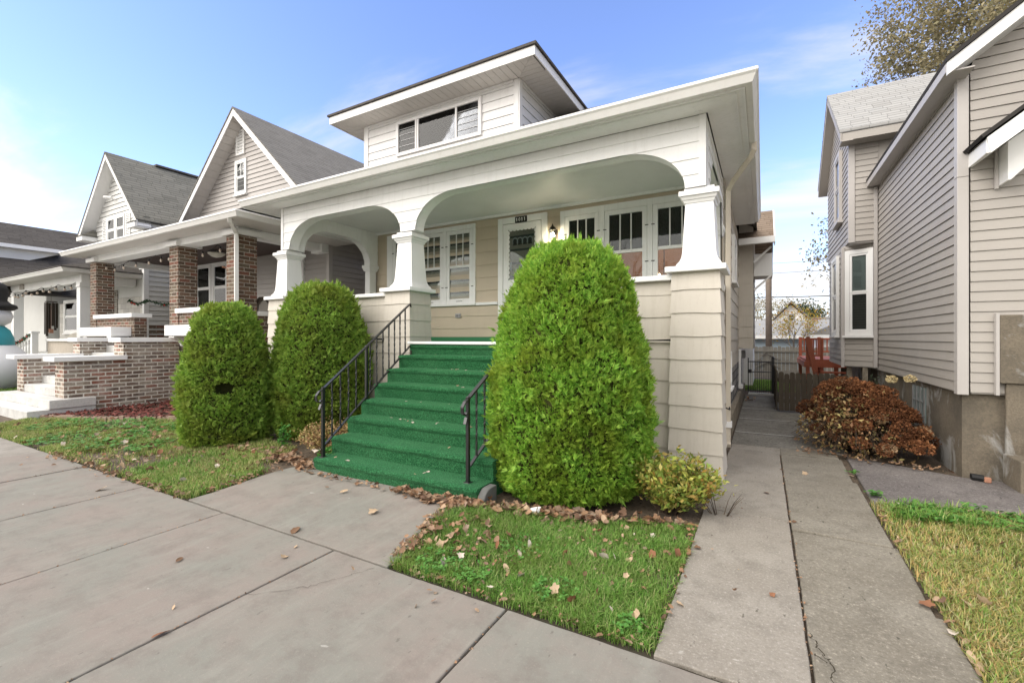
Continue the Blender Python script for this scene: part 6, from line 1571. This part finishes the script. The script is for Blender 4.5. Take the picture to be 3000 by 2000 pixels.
# ------------------------------------------------------------------ grass
def inpoly(px, py, poly):
    c = np.zeros(len(px), bool); n = len(poly); j = n - 1
    for i in range(n):
        xi, yi = poly[i]; xj, yj = poly[j]
        cond = ((yi > py) != (yj > py)) & (px < (xj - xi) * (py - yi) / (yj - yi + 1e-12) + xi); c ^= cond; j = i
    return c
def sstep(t): t = np.clip(t, 0, 1); return t * t * (3 - 2 * t)
def ghn(x, y): return 0.05 * sstep((y - 2.3) / 1.1) * sstep((-1.3 - x) / 1.0)
def lawn(name, label, poly, dens, hgt, wid, mat, seed, edge=0.03, bare=0.0, bend=0.5):
    rng = np.random.default_rng(seed); xs = [p[0] for p in poly]; ys = [p[1] for p in poly]
    n = int((max(xs) - min(xs)) * (max(ys) - min(ys)) * dens)
    x = rng.uniform(min(xs), max(xs), n); y = rng.uniform(min(ys), max(ys), n)
    f = waves3(seed, 14, 3, 9); f2 = waves3(seed + 5, 18, 14, 35)
    Q = np.stack([x, y, np.zeros(n)], 1); v = f(Q); v2 = f2(Q)
    jx, jy = x + rng.normal(size=n) * edge, y + rng.normal(size=n) * edge
    k = inpoly(jx, jy, poly) & (rng.uniform(0, 1, n) < np.clip(1.0 + bare * (v + 0.6 * v2 - 0.15), 0.05, 1))
    x, y, v, v2 = x[k], y[k], v[k], v2[k]; n = len(x)
    h = hgt * rng.uniform(0.45, 1.15, n) * (1 + 0.30 * v + 0.25 * v2); a = rng.uniform(0, 2 * np.pi, n); ln_ = rng.uniform(0.15, 1.1, n) * bend
    dx, dy = np.cos(a), np.sin(a); wv = wid * rng.uniform(0.6, 1.3, n)
    z0 = ghn(x, y) - 0.03
    B = np.stack([x, y, z0], 1); S = np.stack([-dy, dx, np.zeros(n)], 1) * (wv / 2)[:, None]
    h = h + 0.03
    Mi = B + np.stack([dx * h * ln_ * 0.30, dy * h * ln_ * 0.30, h * 0.6], 1)
    T = B + np.stack([dx * h * ln_, dy * h * ln_, h * (1 - 0.25 * ln_)], 1)
    V = np.stack([B - S, B + S, Mi + S * 0.8, Mi - S * 0.8, T + S * 0.12, T - S * 0.12], 1).reshape(-1, 3)
    i = np.arange(n)[:, None] * 6
    Fq = np.concatenate([i + np.array([[0, 1, 2, 3]]), i + np.array([[3, 2, 4, 5]])], 1).reshape(-1, 4)
    return stuff((V, Fq), name, mat, label, "grass")
LR = [(-2.21, 2.26), (-0.48, 2.28), (-0.47, 3.2), (-0.50, 3.95), (-1.1, 3.78), (-1.75, 3.55), (-2.25, 3.25), (-2.42, 3.1)]
lawn("lawn", "green grass patch dotted with leaves between walkway and side path", LR, 19000, 0.046, 0.0050, M['grass'], 3, bare=0.75, bend=0.95)
LL = [(-4.88, 2.27), (-8.3, 2.25), (-12.1, 2.22), (-12.1, 2.95), (-9.1, 4.35), (-7.6, 4.2), (-5.6, 3.9), (-4.95, 3.0)]
lawn("lawn", "patchy grass strip strewn with leaves left of the walkway", LL, 6500, 0.045, 0.008, M['grassmix'], 13, bare=1.6, bend=0.8)
lawn("lawn", "short green turf at the corner beside the walkway", [(-4.86, 2.27), (-6.6, 2.25), (-6.4, 3.35), (-4.92, 3.1)], 6500, 0.045, 0.007, M['grass'], 14, bare=1.2, bend=0.8)
LD = [(0.875, 0.9), (3.4, 0.9), (3.4, 5.80), (0.91, 5.35)]
lawn("lawn", "dry orange tinged grass right of the driveway strip", LD, 12000, 0.048, 0.006, M['grassdry'], 17, bare=0.7, bend=1.0)
lawn("lawn", "sliver of green grass along the edge of the asphalt apron", [(0.95, 4.95), (3.4, 5.2), (3.4, 5.78), (0.95, 5.36)], 4500, 0.085, 0.009, M['grass'], 19, bare=0.8, bend=0.9)
lawn("lawn", "bright grass seen through the iron gate", [(-1.2, 15.3), (0.9, 15.3), (0.9, 19.0), (-1.2, 19.0)], 2500, 0.06, 0.014, M['grass'], 23)
lawn("lawn", "grass beside the snowman at the far left", [(-30, 2.3), (-15.2, 2.3), (-15.2, 5.6), (-30, 5.4)], 1200, 0.06, 0.02, M['grass'], 29)
# clover and broad weeds in the grass
rng = np.random.default_rng(40)
def weeds(name, label, regs, mat, sz, seed):
    rng = np.random.default_rng(seed); Ps = []
    for cx, cy, r, n in regs:
        a = rng.uniform(0, 6.28, n); q = r * np.sqrt(rng.uniform(0, 1, n)); Ps.append(np.stack([cx + q * np.cos(a), cy + q * np.sin(a)], 1))
    p = np.concatenate(Ps); n = len(p); z = ghn(p[:, 0], p[:, 1]) + rng.uniform(0.01, 0.05, n)
    Vs = []
    for j in range(3):
        a = rng.uniform(0, 6.28, n); D = np.stack([np.cos(a), np.sin(a), rng.uniform(-.1, .5, n)], 1); D /= np.linalg.norm(D, axis=1)[:, None]
        S = np.stack([-np.sin(a), np.cos(a), rng.uniform(-.2, .2, n)], 1); l = sz * rng.uniform(.7, 1.3, n); B = np.stack([p[:, 0], p[:, 1], z], 1)
        Vs.append(np.stack([B, B + D * (l * .6)[:, None] - S * (l * .4)[:, None], B + D * l[:, None], B + D * (l * .6)[:, None] + S * (l * .4)[:, None]], 1))
    V = np.concatenate(Vs).reshape(-1, 3)
    return stuff((V, np.arange(len(V)).reshape(-1, 4)), name, mat, label, "weeds")
weeds("clover", "clover patches along the edge of the green front lawn", [(-1.95, 2.45, .16, 90), (-1.1, 2.5, .14, 80), (-1.65, 2.42, .12, 60), (-0.62, 2.4, .08, 40), (-1.5, 2.9, .2, 40)], M['clover'], 0.022, 41)
weeds("ground_ivy", "leafy green weeds in the patchy left lawn", [(-9.6, 3.5, .5, 260), (-8.6, 3.6, .4, 200), (-10.6, 3.0, .45, 200), (-8.4, 2.9, .5, 180), (-9.3, 2.6, .4, 120), (-7.5, 3.0, .3, 80)], M['clover'], 0.045, 43)
weeds("broad_weeds", "broad leaf weeds beside the asphalt apron", [(1.25, 5.2, .25, 120), (1.7, 5.3, .3, 120), (2.2, 5.1, .3, 90), (0.95, 5.6, .06, 20), (0.9, 6.35, .05, 12)], M['clover'], 0.04, 44)

# ------------------------------------------------------------------ shrubs
def shrub(name, label, cx, cy, rx, ry, h, nleaf, lsz, mat, seed, stems=26, grp=None, base=0.0):
    rng = np.random.default_rng(seed); t = thing(name, label, "shrub", (cx, cy, base), grp); sm_ = MB(); r = random.Random(seed); tips = []
    for i in range(stems):
        a = r.uniform(0, 6.28); q = math.sqrt(r.random()); ex, ey, ez = cx + rx * q * math.cos(a), cy + ry * q * math.sin(a), base + h * (1 - 0.45 * q * q) * r.uniform(.75, 1.05)
        bx, by = cx + (ex - cx) * 0.25, cy + (ey - cy) * 0.25; mid = ((bx * .45 + ex * .55), (by * .45 + ey * .55), base + (ez - base) * 0.6)
        sm_.tube([(bx, by, base - 0.03), mid, (ex, ey, ez)], [0.005, 0.003, 0.0012], 4); tips.append(((bx, by, base), mid, (ex, ey, ez)))
    add(sm_, "stem", M['twig'], t)
    P = []
    for _ in range(nleaf):
        b_, m_, e_ = r.choice(tips); k = r.uniform(0.25, 1.05)
        p = Vector(b_).lerp(Vector(m_), k * 1.6) if k < 0.6 else Vector(m_).lerp(Vector(e_), (k - .6) / .4)
        P.append((p.x + r.gauss(0, .03), p.y + r.gauss(0, .03), max(base + 0.01, p.z + r.gauss(0, .025))))
    P = np.array(P); D = rng.normal(size=P.shape); D[:, 2] = np.abs(D[:, 2]) * 0.6 + 0.1; D /= np.linalg.norm(D, axis=1)[:, None]
    L_ = lsz * rng.uniform(.6, 1.3, len(P)); add(quads_leaves(P, D, L_ * 0.5, L_, rng, 0.08), "foliage", mat, t)
    return t
shrub("spirea_shrub", "yellow green low shrub at the foot of the right porch pier", -0.74, 4.28, 0.47, 0.36, 0.52, 5200, 0.052, M['spirea'], 51, 90)
shrub("spirea_shrub", "russet brown low shrub beside the left railing of the steps", -4.98, 4.00, 0.46, 0.40, 0.42, 2800, 0.038, M['spireabrown'], 53, 60, base=0.05)
shrub("spirea_shrub", "small orange brown shrub between mulch bed and leftmost bush", -8.2, 4.1, 0.32, 0.32, 0.36, 600, 0.045, M['spireabrown'], 55, 36, base=0.04)
shrub("dry_twig_plant", "bare dry stalk sprawling over the side path below the pier", -0.33, 4.33, 0.22, 0.12, 0.30, 60, 0.016, M['litter_dark'], 57, 9)
shrub("weed_plant", "tall feathery green weed beside the middle evergreen bush", -5.75, 3.85, 0.06, 0.06, 0.32, 160, 0.05, M['weed'], 58, 10, base=0.05)
shrub("weed_plant", "broad green weed at the base of the left iron post", -4.58, 3.60, 0.12, 0.10, 0.22, 34, 0.09, M['weed'], 59, 8, base=0.05)
shrub("garden_plant", "dark green plant on top of the passage fence planter", 0.95, 11.6, 0.25, 0.2, 0.95, 350, 0.06, M['evergreen'], 60, 20)
shrub("ivy_plant", "dark ivy climbing the foundation under the rear bay", 1.78, 10.2, 0.10, 0.25, 0.95, 320, 0.05, M['evergreen'], 61, 16)

# dried hydrangea: stems, drooping twigs and round flower heads
HY = thing("hydrangea_bush", "large dried brown hydrangea with round faded flower heads against the stucco foundation", "bush", (1.15, 8.0, 0))
r = random.Random(77); rngh = np.random.default_rng(77)
sm_ = MB(); heads = []
def hd(x, y):  # dome height
    return 1
for i in range(260):
    a = r.uniform(0, 6.28); q = math.sqrt(r.random()); lx_, ly_ = 0.82 * q * math.cos(a), 0.98 * q * math.sin(a)
    ex, ey = 1.13 + lx_ * 0.86 - ly_ * 0.22, 8.0 + ly_ * 0.9 - lx_ * 0.25
    if ex > 1.86: ex = 1.86 - r.uniform(0, .1)
    ez = max(0.12, 0.88 * (1 - q ** 2.6 * 0.80) * r.uniform(0.62 if r.random() < .4 else 0.88, 1.05))
    bx, by = 1.18 + (ex - 1.18) * 0.35, 8.0 + (ey - 8.0) * 0.35
    sm_.tube([(bx, by, -0.03), ((bx + ex) / 2, (by + ey) / 2, ez * 0.62), (ex, ey, ez)], [0.007, 0.005, 0.003], 4)
    if i < 135: heads.append((ex, ey, ez))
for i in range(230):
    a = r.uniform(2.2, 5.6); q = r.uniform(.5, 1.12); ex, ey = 1.1 + 0.72 * q * math.cos(a), 7.9 + 0.95 * q * math.sin(a); ez = r.uniform(0.02, 0.28)
    bx, by = 1.15 + (ex - 1.15) * 0.3, 8.0 + (ey - 8.0) * 0.3
    sm_.tube([(bx, by, 0.05), ((bx + ex) / 2, (by + ey) / 2, ez + r.uniform(.05, .25)), (ex, ey, ez)], [0.0035, 0.003, 0.0015], 4)
add(sm_, "stem", M['twig'], HY)
def head_mesh(n, rad, seed):
    g = np.random.default_rng(seed); u = g.normal(size=(n, 3)); u /= np.linalg.norm(u, axis=1)[:, None]; u[:, 2] = np.maximum(u[:, 2], -0.55)
    P = u * rad * g.uniform(.65, 1.0, n)[:, None] * np.array([1, 1, .82]); D = u + g.normal(size=(n, 3)) * .8; D /= np.linalg.norm(D, axis=1)[:, None]
    L_ = g.uniform(.016, .030, n); return quads_leaves(P, D, L_ * .9, L_, g, .15)
protos = []
hm = [('hyd', 0.10), ('hyd', 0.115), ('hyd', 0.085), ('hydpale', 0.085), ('hyd', 0.105)]
cnt = 0
for i, (x, y, z) in enumerate(sorted(heads, key=lambda p: p[1] - p[2] * 0.6)[:128]):
    k = i if i < 5 else r.choice([0, 0, 1, 1, 2, 2, 4, 4, 3])
    if i < 5:
        V, F_ = head_mesh(380, hm[i][1], 90 + i); V = V + np.array(ORG[HY.name]); o = add((V, F_), "flower_head", M[hm[i][0]], HY); protos.append(o)
    elif cnt < 94:
        o = protos[k].copy(); C.objects.link(o); o.parent = HY
    else:
        o = protos[k].copy(); C.objects.link(o); o.parent = HY
    if cnt >= 98: bpy.data.objects.remove(o); continue
    cnt += 1
    o.location = (x - 1.15, y - 8.0, z); o.rotation_euler = (r.uniform(-.4, .4), r.uniform(-.4, .4), r.uniform(0, 6.28)); s_ = r.uniform(.8, 1.15); o.scale = (s_, s_, s_)
for j, (x, y, z) in enumerate(((1.55, 7.95, 0.98), (1.72, 7.85, 1.0))):
    V, F_ = head_mesh(200, 0.06, 120 + j); o = add((V + np.array(ORG[HY.name]), F_), "flower_head", M['hydcream'], HY, label="pale cream flower head standing above the brown ones"); o.location = (x - 1.15, y - 8.0, z)
P = np.stack([rngh.uniform(.4, 1.86, 4200), rngh.uniform(7.0, 8.9, 4200), rngh.uniform(0.02, .85, 4200)], 1)
ok = ((P[:, 0] - 1.15) / .72) ** 2 + ((P[:, 1] - 8.0) / .95) ** 2 + (P[:, 2] / .95) ** 2 < 1
P = P[ok]; D = rngh.normal(size=P.shape); D /= np.linalg.norm(D, axis=1)[:, None]; L_ = rngh.uniform(.03, .075, len(P))
add(quads_leaves(P, D, L_ * .5, L_, rngh, .2), "withered_leaves", M['spireabrown'], HY)

# ------------------------------------------------------------------ trees
def tree(name, label, x, y, h, crown_r, crown_z0, nleaf, lsz, mat, seed, bark='bark', trunk=0.16, levels=4, droop=0.0, spread=0.75, cat="tree", grp=None, lean=(0, 0)):
    r = random.Random(seed); rng = np.random.default_rng(seed); t = thing(name, label, cat, (x, y, 0), grp); br = MB(); tips = []
    def grow(p, d, L, rad, lv):
        pts = [p]; rr_ = [rad]; q = p.copy(); dd = d.copy()
        for i in range(4):
            dd = (dd + Vector((r.gauss(0, .12), r.gauss(0, .12), r.gauss(0, .08) - droop * (levels - lv) * 0.06 + (0.05 if lv > 2 else 0)))).normalized(); q = q + dd * L / 4; pts.append(q.copy()); rr_.append(rad * (1 - .14 * (i + 1)))
            if lv <= 1: tips.append(q.copy())
        br.tube(pts, rr_, 7 if lv > 2 else 4)
        if lv == 0: return
        for i in range(r.choice((3, 4)) if lv > 1 else 4):
            k = r.choice((2, 3, 4, 4)); a = r.uniform(0, 6.28); ax = dd.orthogonal().normalized(); ax.rotate(__import__('mathutils').Quaternion(dd, a))
            nd = (dd + ax * spread * r.uniform(.6, 1.25)).normalized(); grow(pts[k], nd, L * r.uniform(.55, .8), rr_[k] * .68, lv - 1)
    base = Vector((x, y, 0)); tr = MB(); top = Vector((x + lean[0], y + lean[1], crown_z0))
    tr.tube([base, base.lerp(top, .35) + Vector((r.uniform(-.05, .05) * h * .1, 0, 0)), top], [trunk * 1.25, trunk, trunk * .8], 10)
    add(tr, "trunk", M[bark], t, smooth=True)
    for i in range(4):
        a = 1.57 * i + r.uniform(-.4, .4); grow(top, Vector((math.cos(a) * spread, math.sin(a) * spread, 1.0)).normalized(), (h - crown_z0) * .42, trunk * .6, levels - 1)
    grow(top, Vector((0, 0, 1)), (h - crown_z0) * .5, trunk * .7, levels - 1)
    add(br, "branches", M[bark], t)
    if nleaf:
        tp = np.array([tuple(p) for p in tips]); ii = rng.integers(0, len(tp), nleaf); P = tp[ii] + rng.normal(size=(nleaf, 3)) * lsz * 1.8
        D = rng.normal(size=P.shape); D[:, 2] -= droop; D /= np.linalg.norm(D, axis=1)[:, None]; L_ = lsz * rng.uniform(.6, 1.3, nleaf)
        add(quads_leaves(P, D, L_ * .6, L_, rng, .1), "crown", M[mat], t)
    return t
tree("birch_tree", "tall thinning autumn birch towering behind the taupe house", 10.4, 23, 15.5, 4, 5.0, 62000, 0.12, 'birch', 101, 'bark', 0.30, 5, 0.12, 0.60)
tree("birch_tree", "drooping birch branches hanging left of the taupe house bay", 3.75, 21.0, 6.8, 2, 3.4, 3000, 0.11, 'birch', 104, 'bark', 0.08, 5, 0.6, 0.62)
tree("young_tree", "slender young tree with yellow and orange autumn leaves behind the rear fence", 1.15, 22.0, 2.75, 0.6, 0.9, 1500, 0.075, 'orange', 107, 'barkpale', 0.04, 4, 0, 0.38)
for i, (x, y, h) in enumerate(((-3.0, 60, 6.6), (1.2, 62, 6.9), (-0.8, 70, 7.0))):
    tree("bare_tree", ["thin leafless tree far behind the utility pole, left side", "spreading nearly bare tree right behind the utility pole", "pale bare tree farthest off between garage roof and pole"][i], x, y, h, 3, 2.0, 900, 0.22, 'brownleaf', 110 + i, 'barkpale', 0.14, 4, 0, 0.7, grp="nearly bare trees beyond the garages")
tree("dark_tree", "dark leafy tree behind the white gabled house", 4.4, 66, 6.0, 3, 1.8, 2600, 0.3, 'evergreen', 119, 'bark', 0.16, 4, 0, 0.8)

# ------------------------------------------------------------------ fallen leaves
def leaf_shape(kind, r):
    n = 14; pts = []
    for i in range(n):
        a = 2 * math.pi * i / n
        if kind == 0: rad = 0.5 * (1 + 0.25 * math.cos(a * 5)) ; sx_, sy_ = 1, .8
        elif kind == 1: rad = 0.5; sx_, sy_ = 1, .48
        elif kind == 2: rad = 0.5 * (0.72 + 0.38 * abs(math.cos(a * 2.5))); sx_, sy_ = 1, .85
        else: rad = 0.5 * (1 + .08 * math.cos(a * 7)); sx_, sy_ = 1, .62
        pts.append((rad * math.cos(a) * sx_, rad * math.sin(a) * sy_))
    c1, c2, tw = r.uniform(-.9, .9), r.uniform(0.2, 1.1), r.uniform(-.5, .5)
    f = lambda u, v: (u, v, c2 * v * v * 1.3 + c1 * u * u * .5 + tw * u * v + 0.02)
    P = [f(0, 0)] + [f(u, v) for u, v in pts] + [f(u * .55, v * .55) for u, v in pts]
    F_ = [(0, 1 + n + i, 1 + n + (i + 1) % n) for i in range(n)] + [(1 + n + i, 1 + i, 1 + (i + 1) % n, 1 + n + (i + 1) % n) for i in range(n)]
    P += [f(-.5, 0.015), f(-.5, -.015), (-.85, -.02, .03), (-.85, .0, .03)]; F_.append((len(P) - 4, len(P) - 3, len(P) - 2, len(P) - 1))
    zm = min(p[2] for p in P); return [(x, y, z - zm) for x, y, z in P], F_
r = random.Random(88); LM = {}
for mk in ('litter_tan', 'litter_pale', 'litter_dark', 'litter_red'):
    for kd in range(4):
        P, F_ = leaf_shape(kd, r); me = bpy.data.meshes.new("fallen_leaf"); me.from_pydata(P, [], F_); me.materials.append(M[mk]); me.update(); LM[(mk, kd)] = me
def leaf(x, y, s, mk, kd, label, grp, z=0.0, tilt=0.15):
    o = bpy.data.objects.new("fallen_leaf", LM[(mk, kd)]); C.objects.link(o); o.location = (x, y, gh(x, y) + 0.004 + z); o.scale = (s, s, s * r.uniform(.6, 1.1)); o.rotation_euler = (r.gauss(0, tilt), r.gauss(0, tilt), r.uniform(0, 6.28)); tag(o, label, "leaf", grp); return o
gw_ = "leaves lying on the concrete"
for x, y, s, mk, kd, lab in (
    (-3.55, 1.60, .085, 'litter_dark', 1, "lone dark brown leaf on the sidewalk slab left of centre"),
    (-3.28, 2.30, .13, 'litter_dark', 3, "curled dark leaf on the walkway joint near the lawn corner"),
    (-3.02, 2.12, .05, 'litter_tan', 1, "small tan leaf beside the walkway joint"),
    (-2.95, 1.98, .07, 'litter_tan', 2, "shrivelled tan leaf with a long stalk at the sidewalk joint"),
    (-2.98, 2.84, .12, 'litter_tan', 0, "crumpled tan leaf in the middle of the walkway"),
    (-3.60, 3.05, .10, 'litter_tan', 1, "folded tan leaf on the walkway near the bottom step"),
    (-3.85, 3.05, .06, 'litter_dark', 1, "tiny dark leaf on the walkway near the bottom step"),
    (-5.90, 1.95, .14, 'litter_tan', 1, "twig like tan leaf on the sidewalk by the left lawn"),
    (-1.48, 0.98, .06, 'litter_pale', 2, "small pale star shaped leaf on the nearest sidewalk slab"),
    (-2.74, 1.15, .10, 'litter_red', 1, "reddish leaf wedged in the sidewalk joint"),
    (-2.95, 1.30, .04, 'litter_tan', 1, "small curled leaf near the bottom left of the sidewalk"),
    (0.03, 5.15, .08, 'litter_dark', 1, "dark curled leaf on the upper side path"),
    (0.42, 6.10, .09, 'litter_tan', 0, "golden brown leaf on the upper driveway strip"),
    (0.23, 4.45, .08, 'litter_dark', 1, "dark leaf lying across the driveway joint"),
    (-0.42, 3.55, .06, 'litter_dark', 2, "brown leaf on the side path beside the green lawn"),
    (0.05, 3.12, .05, 'litter_red', 2, "orange leaf crumb near the driveway joint"),
    (-0.42, 2.75, .07, 'litter_tan', 3, "yellow leaf at the corner of the green lawn"),
    (0.86, 6.25, .08, 'litter_tan', 1, "orange leaf at the driveway edge by the asphalt"),
    (0.83, 3.45, .10, 'litter_red', 0, "brown leaf at the edge of the dry grass"),
    (0.87, 3.18, .09, 'litter_pale', 3, "pale leaf beside the dry grass edge"),
    (0.88, 2.98, .09, 'litter_tan', 1, "tan leaf on the driveway beside the dry grass"),
    (-4.48, 3.42, .16, 'litter_pale', 0, "large pale oak leaf on the bottom step by the post"),
):
    leaf(x, y, s * .82, mk, kd, lab, gw_, z=0.19 if "bottom step by" in lab else 0.004)
for k_ in range(34):
    kx, ky = rz.randrange(7), 0; y = nY[kx] + rz.uniform(.06, .24); x = rz.uniform(-4.4, -2.7)
    o = leaf(x, y, rz.uniform(.02, .05), rz.choice(['litter_tan', 'litter_pale']), rz.randrange(4), "small crumb of dry leaf on the green carpeted steps", "leaf crumbs on the steps", 0); o.location.z = 0.186 * (kx + 1) + 0.004
for k_ in range(52):
    while True:
        x, y = r.uniform(-2.3, -.5), r.uniform(2.3, 3.8)
        if inpoly(np.array([x]), np.array([y]), LR)[0]: break
    leaf(x, y, r.uniform(.035, .08), r.choice(['litter_tan', 'litter_tan', 'litter_pale', 'litter_red', 'litter_dark']), r.randrange(4), "curled dry leaf lying in the green front lawn", "leaves scattered on the green front lawn", r.uniform(.005, .04), .8)
for k_ in range(95):
    while True:
        x, y = r.uniform(-11.5, -4.9), r.uniform(2.25, 3.9)
        if inpoly(np.array([x]), np.array([y]), LL)[0]: break
    leaf(x, y, r.uniform(.045, .10), r.choice(['litter_tan', 'litter_dark', 'litter_red', 'litter_pale', 'litter_dark']), r.randrange(4), "dry brown leaf lying in the patchy left lawn", "leaves scattered on the left lawn", r.uniform(.005, .03), .7)
for k_ in range(26):
    x, y = r.uniform(.95, 2.6), r.uniform(2.6, 5.4)
    leaf(x, y, r.uniform(.04, .08), r.choice(['litter_pale', 'litter_tan', 'litter_dark']), r.randrange(4), "faded leaf lying in the dry grass", "leaves scattered in the dry grass", r.uniform(.02, .05), .5)
# drifts of leaf litter along the steps, bushes and kerbs
lv, lf = [], []
def drift(p, q, wid, n, smin=.03, smax=.10, zz=.04):
    for _ in range(n):
        k = r.random(); x = p[0] + (q[0] - p[0]) * k + r.gauss(0, wid); y = p[1] + (q[1] - p[1]) * k + r.gauss(0, wid)
        P, F_ = leaf_shape(r.randrange(4), r); s = r.uniform(smin, smax); a = r.uniform(0, 6.28); e = __import__('mathutils').Euler((r.gauss(0, .5), r.gauss(0, .5), a)); b_ = len(lv); z = gh(x, y) + r.uniform(0, zz)
        for c_ in P:
            v = Vector(c_) * s; v.rotate(e); lv.append((x + v.x, y + v.y, z + max(v.z, -0.004)))
        for f in F_: lf.append([b_ + i for i in f])
drift((-2.5, 3.36), (-2.25, 3.40), .06, 90); drift((-3.1, 3.30), (-2.35, 3.24), .035, 150, zz=.05); drift((-4.5, 3.28), (-3.1, 3.30), .025, 70, .02, .06, .02)
drift((-2.35, 3.30), (-1.2, 3.68), .06, 260); drift((-1.6, 3.62), (-.55, 3.95), .05, 120); drift((-2.42, 3.15), (-2.24, 2.4), .04, 190, .02, .07); drift((-2.2, 3.05), (-1.8, 2.8), .12, 60, .03, .08); drift((-2.0, 2.6), (-.7, 3.3), .28, 260, .012, .04, .03); drift((-8, 2.6), (-5.2, 3.0), .3, 320, .015, .05, .03)
drift((-2.2, 2.29), (-.5, 2.30), .02, 70, .015, .045, .02); drift((-.47, 2.4), (-.48, 3.9), .015, 50, .015, .04, .02)
drift((-5.3, 3.5), (-4.55, 3.36), .07, 170, .03, .09); drift((-4.87, 2.35), (-4.85, 3.2), .03, 60, .02, .06); drift((-4.9, 2.26), (-8.4, 2.24), .03, 170, .025, .07, .03)
drift((-6.6, 3.35), (-5.3, 3.75), .10, 110, .03, .09); drift((-9.5, 3.3), (-6.9, 3.2), .35, 130, .04, .09); drift((.9, 2.3), (.9, 5.2), .02, 45, .02, .06); drift((.45, 7.35), (1.8, 7.0), .06, 120, .02, .06); drift((-.3, 12.5), (-.3, 13.2), .06, 12)
for jx in JX[3:8]: drift((jx, .3), (jx, 2.2), .006, 45, .006, .018, .002)
drift((.2, 1.6), (.2, 6.9), .008, 110, .006, .022, .004)
mbl = MB(); mbl.v = lv; mbl.f = lf
stuff(mbl, "leaf_litter", M['litter'], "drifts of dry brown leaves along the steps, bushes and lawn edges", "leaf litter")
# litter: scrap of paper and a rock by the steps
q = MB(); q.lathe((-1.72, 3.52, .03), [(.002, 0), (.035, .004), (.045, .03), (.02, .05), (.001, .052)], 9); q.v = [(x + .02 * math.sin(z * 90), y * 1.0 + .01 * math.cos(x * 70), z) for x, y, z in q.v]
tag(add(q, "paper_scrap", M['paper'], None, (-1.72, 3.52, .03)), "crumpled white paper scrap among the leaves under the tall bush", "litter")
se = MB(); se.rings([[(x, 3.38 + 0.13 * (1 - math.cos(a_)), 0.16 * math.sin(a_) + 0.012) for a_ in [math.pi / 2 * q_ / 6 for q_ in range(7)]] + [(x, 3.62, 0.172), (x, 3.62, -0.02), (x, 3.38, -0.02)] for x in (-2.262, -2.20, -2.185)])
add(se, "concrete_step_end", M['rock'], ST, bevel=0.01)

# ------------------------------------------------------------------ the other side of the street, mirrored in the window panes
for i, (x, wd, hh, wm, rm_n, lab) in enumerate(((-14, 8.5, 4.2, 'white', 'roofgrey', "white bungalow across the street mirrored in the left porch windows"), (-2.5, 8, 5.2, 'taupe', 'roofdark', "taupe gabled house across the street mirrored in the right porch windows"), (10, 9, 4.4, 'cream', 'roofbrown', "cream house across the street toward the right corner"))):
    h_ = thing("street_house", lab, "house", (x, -24, 0), "houses across the street")
    add(MB().box(x - wd / 2, x + wd / 2, -34, -24, -0.1, hh), "wall", M[wm], h_)
    q = MB(); q.prism([(x - wd / 2 - .5, hh - .1), (x, hh + 3.4), (x + wd / 2 + .5, hh - .1)], lambda a, b_, d: (a, d, b_), -34.4, -23.5); add(q, "roof", M[rm_n], h_)
    for dx in (-2.4, 0.2, 2.6): add(MB().box(x + dx - .55, x + dx + .55, -23.995, -23.95, 1.4, 3.0), "window", M['dark'], h_)
for i, (x, y, h) in enumerate(((-8.5, -17, 9.5), (2.2, -16, 10.5), (-20, -18, 9))):
    tree("bare_tree", ["leafless street tree mirrored in the left windows", "leafless street tree mirrored in the right windows", "leafless street tree farther down the opposite kerb"][i], x, y, h, 3, 2.4, 0, 0.2, 'brownleaf', 140 + i, 'bark', 0.2, 5, 0, 0.7, grp="bare street trees across the road")
